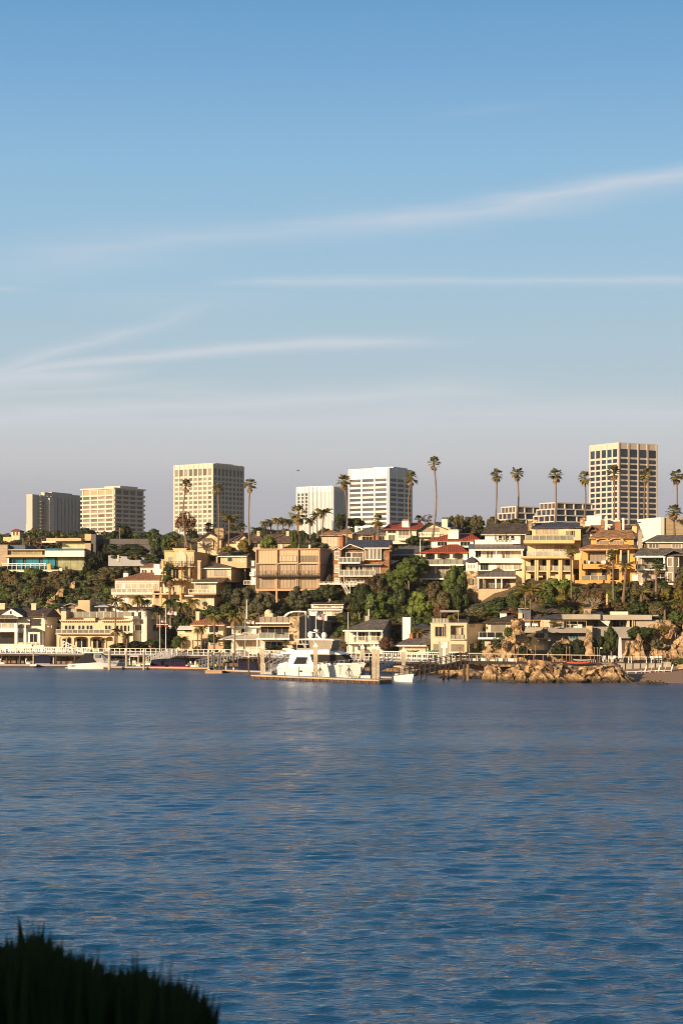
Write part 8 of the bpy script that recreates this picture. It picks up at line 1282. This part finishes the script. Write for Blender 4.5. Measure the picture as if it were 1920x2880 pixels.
def figure(root, base, h, sh, ps, face=1):
    k = h / 1.75; rings = lambda pts: gloft([[base + Vector(((cx + rx * math.cos(i * .785)) * k, ry * math.sin(i * .785) * k, z * k)) for i in range(8)] for cx, rx, ry, z in pts])
    b = root.put('body', ps, rings([(0, .15, .11, .85), (0, .17, .12, .95), (0, .15, .10, 1.1), (0, .2, .12, 1.35), (0, .17, .1, 1.45), (0, .055, .055, 1.5), (0, .055, .06, 1.55), (0, .085, .1, 1.62), (0, .08, .1, 1.70), (0, .03, .04, 1.76)]), rings([(-.09, .06, .09, 0.0), (-.09, .055, .06, .1), (-.09, .07, .07, .45), (-.09, .09, .1, .86)]), rings([(.09, .06, .09, 0.0), (.09, .055, .06, .1), (.09, .07, .07, .45), (.09, .09, .1, .86)]), gtube([base + Vector((-.2 * k, 0, 1.4 * k)), base + Vector((-.26 * k, 0, 1.1 * k)), base + Vector((-.22 * k, -.1 * k, .85 * k))], [.055, .045, .035], 6), gtube([base + Vector((.2 * k, 0, 1.4 * k)), base + Vector((.26 * k, 0, 1.1 * k)), base + Vector((.22 * k, -.1 * k, .85 * k))], [.055, .045, .035], 6), smooth=True)
    root.put('shirt', sh, rings([(0, .185, .13, .9), (0, .165, .12, 1.1), (0, .215, .13, 1.35), (0, .12, .1, 1.47)]), smooth=True)
figure(t, G(643, 347) + Vector((0, 0, .5)), 1.8, 'greypaint', 'black')
# ---- beach terrace
t = T('terrace_wall', 'concrete beach terrace wall with dark steel fence posts above the sand', 'wall', 1790, 1885, 311, -2); t.put('wall', 'greywall', t.box(1690, 1868, 1872, 1893, 0, 6)); t.put('wall', 'greywall', t.box(1868, 1862, 1886, 1893, -.3, 3)); t.put('terrace', 'greywall', t.box(1686, 1866, 1868, 1867.9, .1, 7))
t.put('fence', 'black', *[t.box(x, 1843, x + 1.2, 1893, -.14, -.02) for x in range(1756, 1880, 21)], t.box(1756, 1842, 1880, 1843, -.13, -.03), t.box(1756, 1857, 1880, 1857.8, -.13, -.03)); t.put('glass_panel', 'tealg' if 0 else 'railg', *[])if 0 else None
t.put('gate', 'black', *[t.box(x, 1842, x + 1, 1866, .6, .7) for x in (1868, 1878, 1886, 1893)])
def chair_at(label, px, py, D, rz, proto=[None], group='white plastic chairs on the beach terrace'):
    if not proto[0]:
        r = thing('terrace_chair', label, 'chair', (0, 0, 0), group); lpart(r, 'seat', 'white', gbox(-.26, -.26, .42, .26, .26, .47)); lpart(r, 'backrest', 'white', gloft([[(-.25, .24 + y, z), (.25, .24 + y, z), (.25, .29 + y, z), (-.25, .29 + y, z)] for y, z in ((0, .5), (.05, .8), (.1, 1.0))]))
        for x in (-.24, .2):
            for y in (-.24, .2): lpart(r, 'leg', 'white', gbox(x, y, 0, x + .05, y + .05, .42))
        proto[0] = r
    else: r = copy_tree(proto[0]); r['label'] = label
    r.location = W(px, py, D); r.rotation_euler = (0, 0, rz); return r
zt = 1867
for i, (x, rz, l) in enumerate([(1702, .4, 'white chair at the left end of the terrace table'), (1714, 0, 'white chair behind the table, left'), (1727, 0, 'white chair behind the table, beside the closed parasol'), (1745, .2, 'white chair just right of the closed parasol'), (1832, 0, 'white chair at the right table, left one'), (1844, 0, 'white chair at the right table, middle one'), (1857, 0, 'white chair at the right table, right one'), (1698, 1.2, 'white chair turned sideways in front of the lamp')]): chair_at(l, x, 1862 if x < 1800 else 1863, 314 + (0 if i != 7 else -2), rz)
for x1, x2, l in ((1718, 1768, 'long white table on the beach terrace, left'), (1772, 1818, 'long white table on the beach terrace, middle'), (1828, 1862, 'white table on the beach terrace, right')):
    t = T('terrace_table', l, 'table', (x1 + x2) / 2, 1862, 312.6, 0, 'white tables on the beach terrace'); t.put('table_top', 'white', t.box(x1, 1847, x2, 1848.5, 0, .9))
    for x in (x1 + 1, x2 - 3): t.put('leg', 'white', t.box(x, 1848.6, x + 2, 1865, .1, .2)); t.put('leg', 'white', t.box(x, 1848.6, x + 2, 1865, .7, .8))
t = T('closed_parasol', 'tall closed white parasol beside the terrace chairs', 'parasol', 1742, 1862, 315, 0); c = t.P(1742, 1858); top = t.P(1742, 1791); t.put('pole', 'alu', gcyl(c + Vector((0, 0, -.5)), top, .04, n=6)); t.put('canopy', M('lilac_canvas', (.62, .58, .66), .8, .08), gloft([[Vector((c.x + r * math.cos(i * .785) * (1.15 if i % 2 else .85), c.y + r * math.sin(i * .785) * (1.15 if i % 2 else .85), z)) for i in range(8)] for r, z in ((.36, c.z + .2), (.34, c.z + 1.5), (.24, top.z - .4), (.06, top.z))]))
lp = [None]
for i, (x, l) in enumerate([(1778, 'flat white sun lounger, leftmost on the beach'), (1803, 'white sun lounger with raised back, second from left on the beach'), (1819, 'white sun lounger with raised back, third from left on the beach'), (1841, 'white towel-draped sun lounger in the middle of the beach row'), (1858, 'white sun lounger with raised back, second from right on the beach'), (1877, 'white sun lounger with raised back, rightmost on the beach')]):
    if not lp[0] or i == 1:
        r = thing('sun_lounger', l, 'sun lounger', (0, 0, 0), 'white loungers on the sand'); lpart(r, 'frame', 'white', gbox(-1.0, -.3, .22, .5, .3, .3)); el = .15 if i == 0 else 1.25
        lpart(r, 'backrest', 'white', gloft([[(.5 + d * math.cos(el), y, .25 + d * math.sin(el) + h) for y, h in ((-.3, 0), (.3, 0), (.3, .07), (-.3, .07))] for d in (0, .85)])); lpart(r, 'leg', 'white', gbox(-.9, -.28, 0, -.84, -.22, .22)); lpart(r, 'leg', 'white', gbox(-.9, .22, 0, -.84, .28, .22)); lpart(r, 'leg', 'white', gbox(.4, -.28, 0, .46, -.22, .22)); lpart(r, 'leg', 'white', gbox(.4, .22, 0, .46, .28, .22)); lp[0] = r
    else: r = copy_tree(lp[0]); r['label'] = l
    D = 305; r.location = Vector(((x - CX) * D / F, D, ground(x, D) - .02)); r.rotation_euler = (0, 0, R(8) if i % 2 else R(-6))
# a distant gull
v = W(838, 1324, 260); o = thing('gull', 'tiny dark gull gliding alone in the sky left of the finned white tower', 'bird', v); lpart(o, 'body', 'darkgrey', gloft([[(x, r * math.cos(i * 1.047), r * math.sin(i * 1.047)) for i in range(6)] for x, r in ((-.22, .01), (-.1, .05), (.08, .06), (.2, .03), (.26, .008))]))
for sg in (-1, 1): lpart(o, 'wing', 'darkgrey', ([(-.06, 0, .02), (.08, 0, .02), (.05 + .0, sg * .0, .0), (-.05 + sg * .0, sg * .25, .14), (.08, sg * .25, .14), (-.12, sg * .55, .02)], [(0, 1, 4, 3), (3, 4, 5)])); 

# ---------------------------------------------------------------- thin evening haze round the whole scene
hm = bpy.data.materials.new('haze'); hm.use_nodes = True; nt = hm.node_tree; nt.nodes.clear(); pv = nt.nodes.new('ShaderNodeVolumePrincipled'); pv.inputs['Density'].default_value = .000045; pv.inputs['Color'].default_value = (.93, .95, 1, 1); pv.inputs['Anisotropy'].default_value = 0
ho = nt.nodes.new('ShaderNodeOutputMaterial'); nt.links.new(pv.outputs[0], ho.inputs['Volume'])
hb = link('haze', mesh('haze', [gbox(-15000, -400, -5, 19000, 9500, 125)], hm)); tag(hb, kind='stuff')
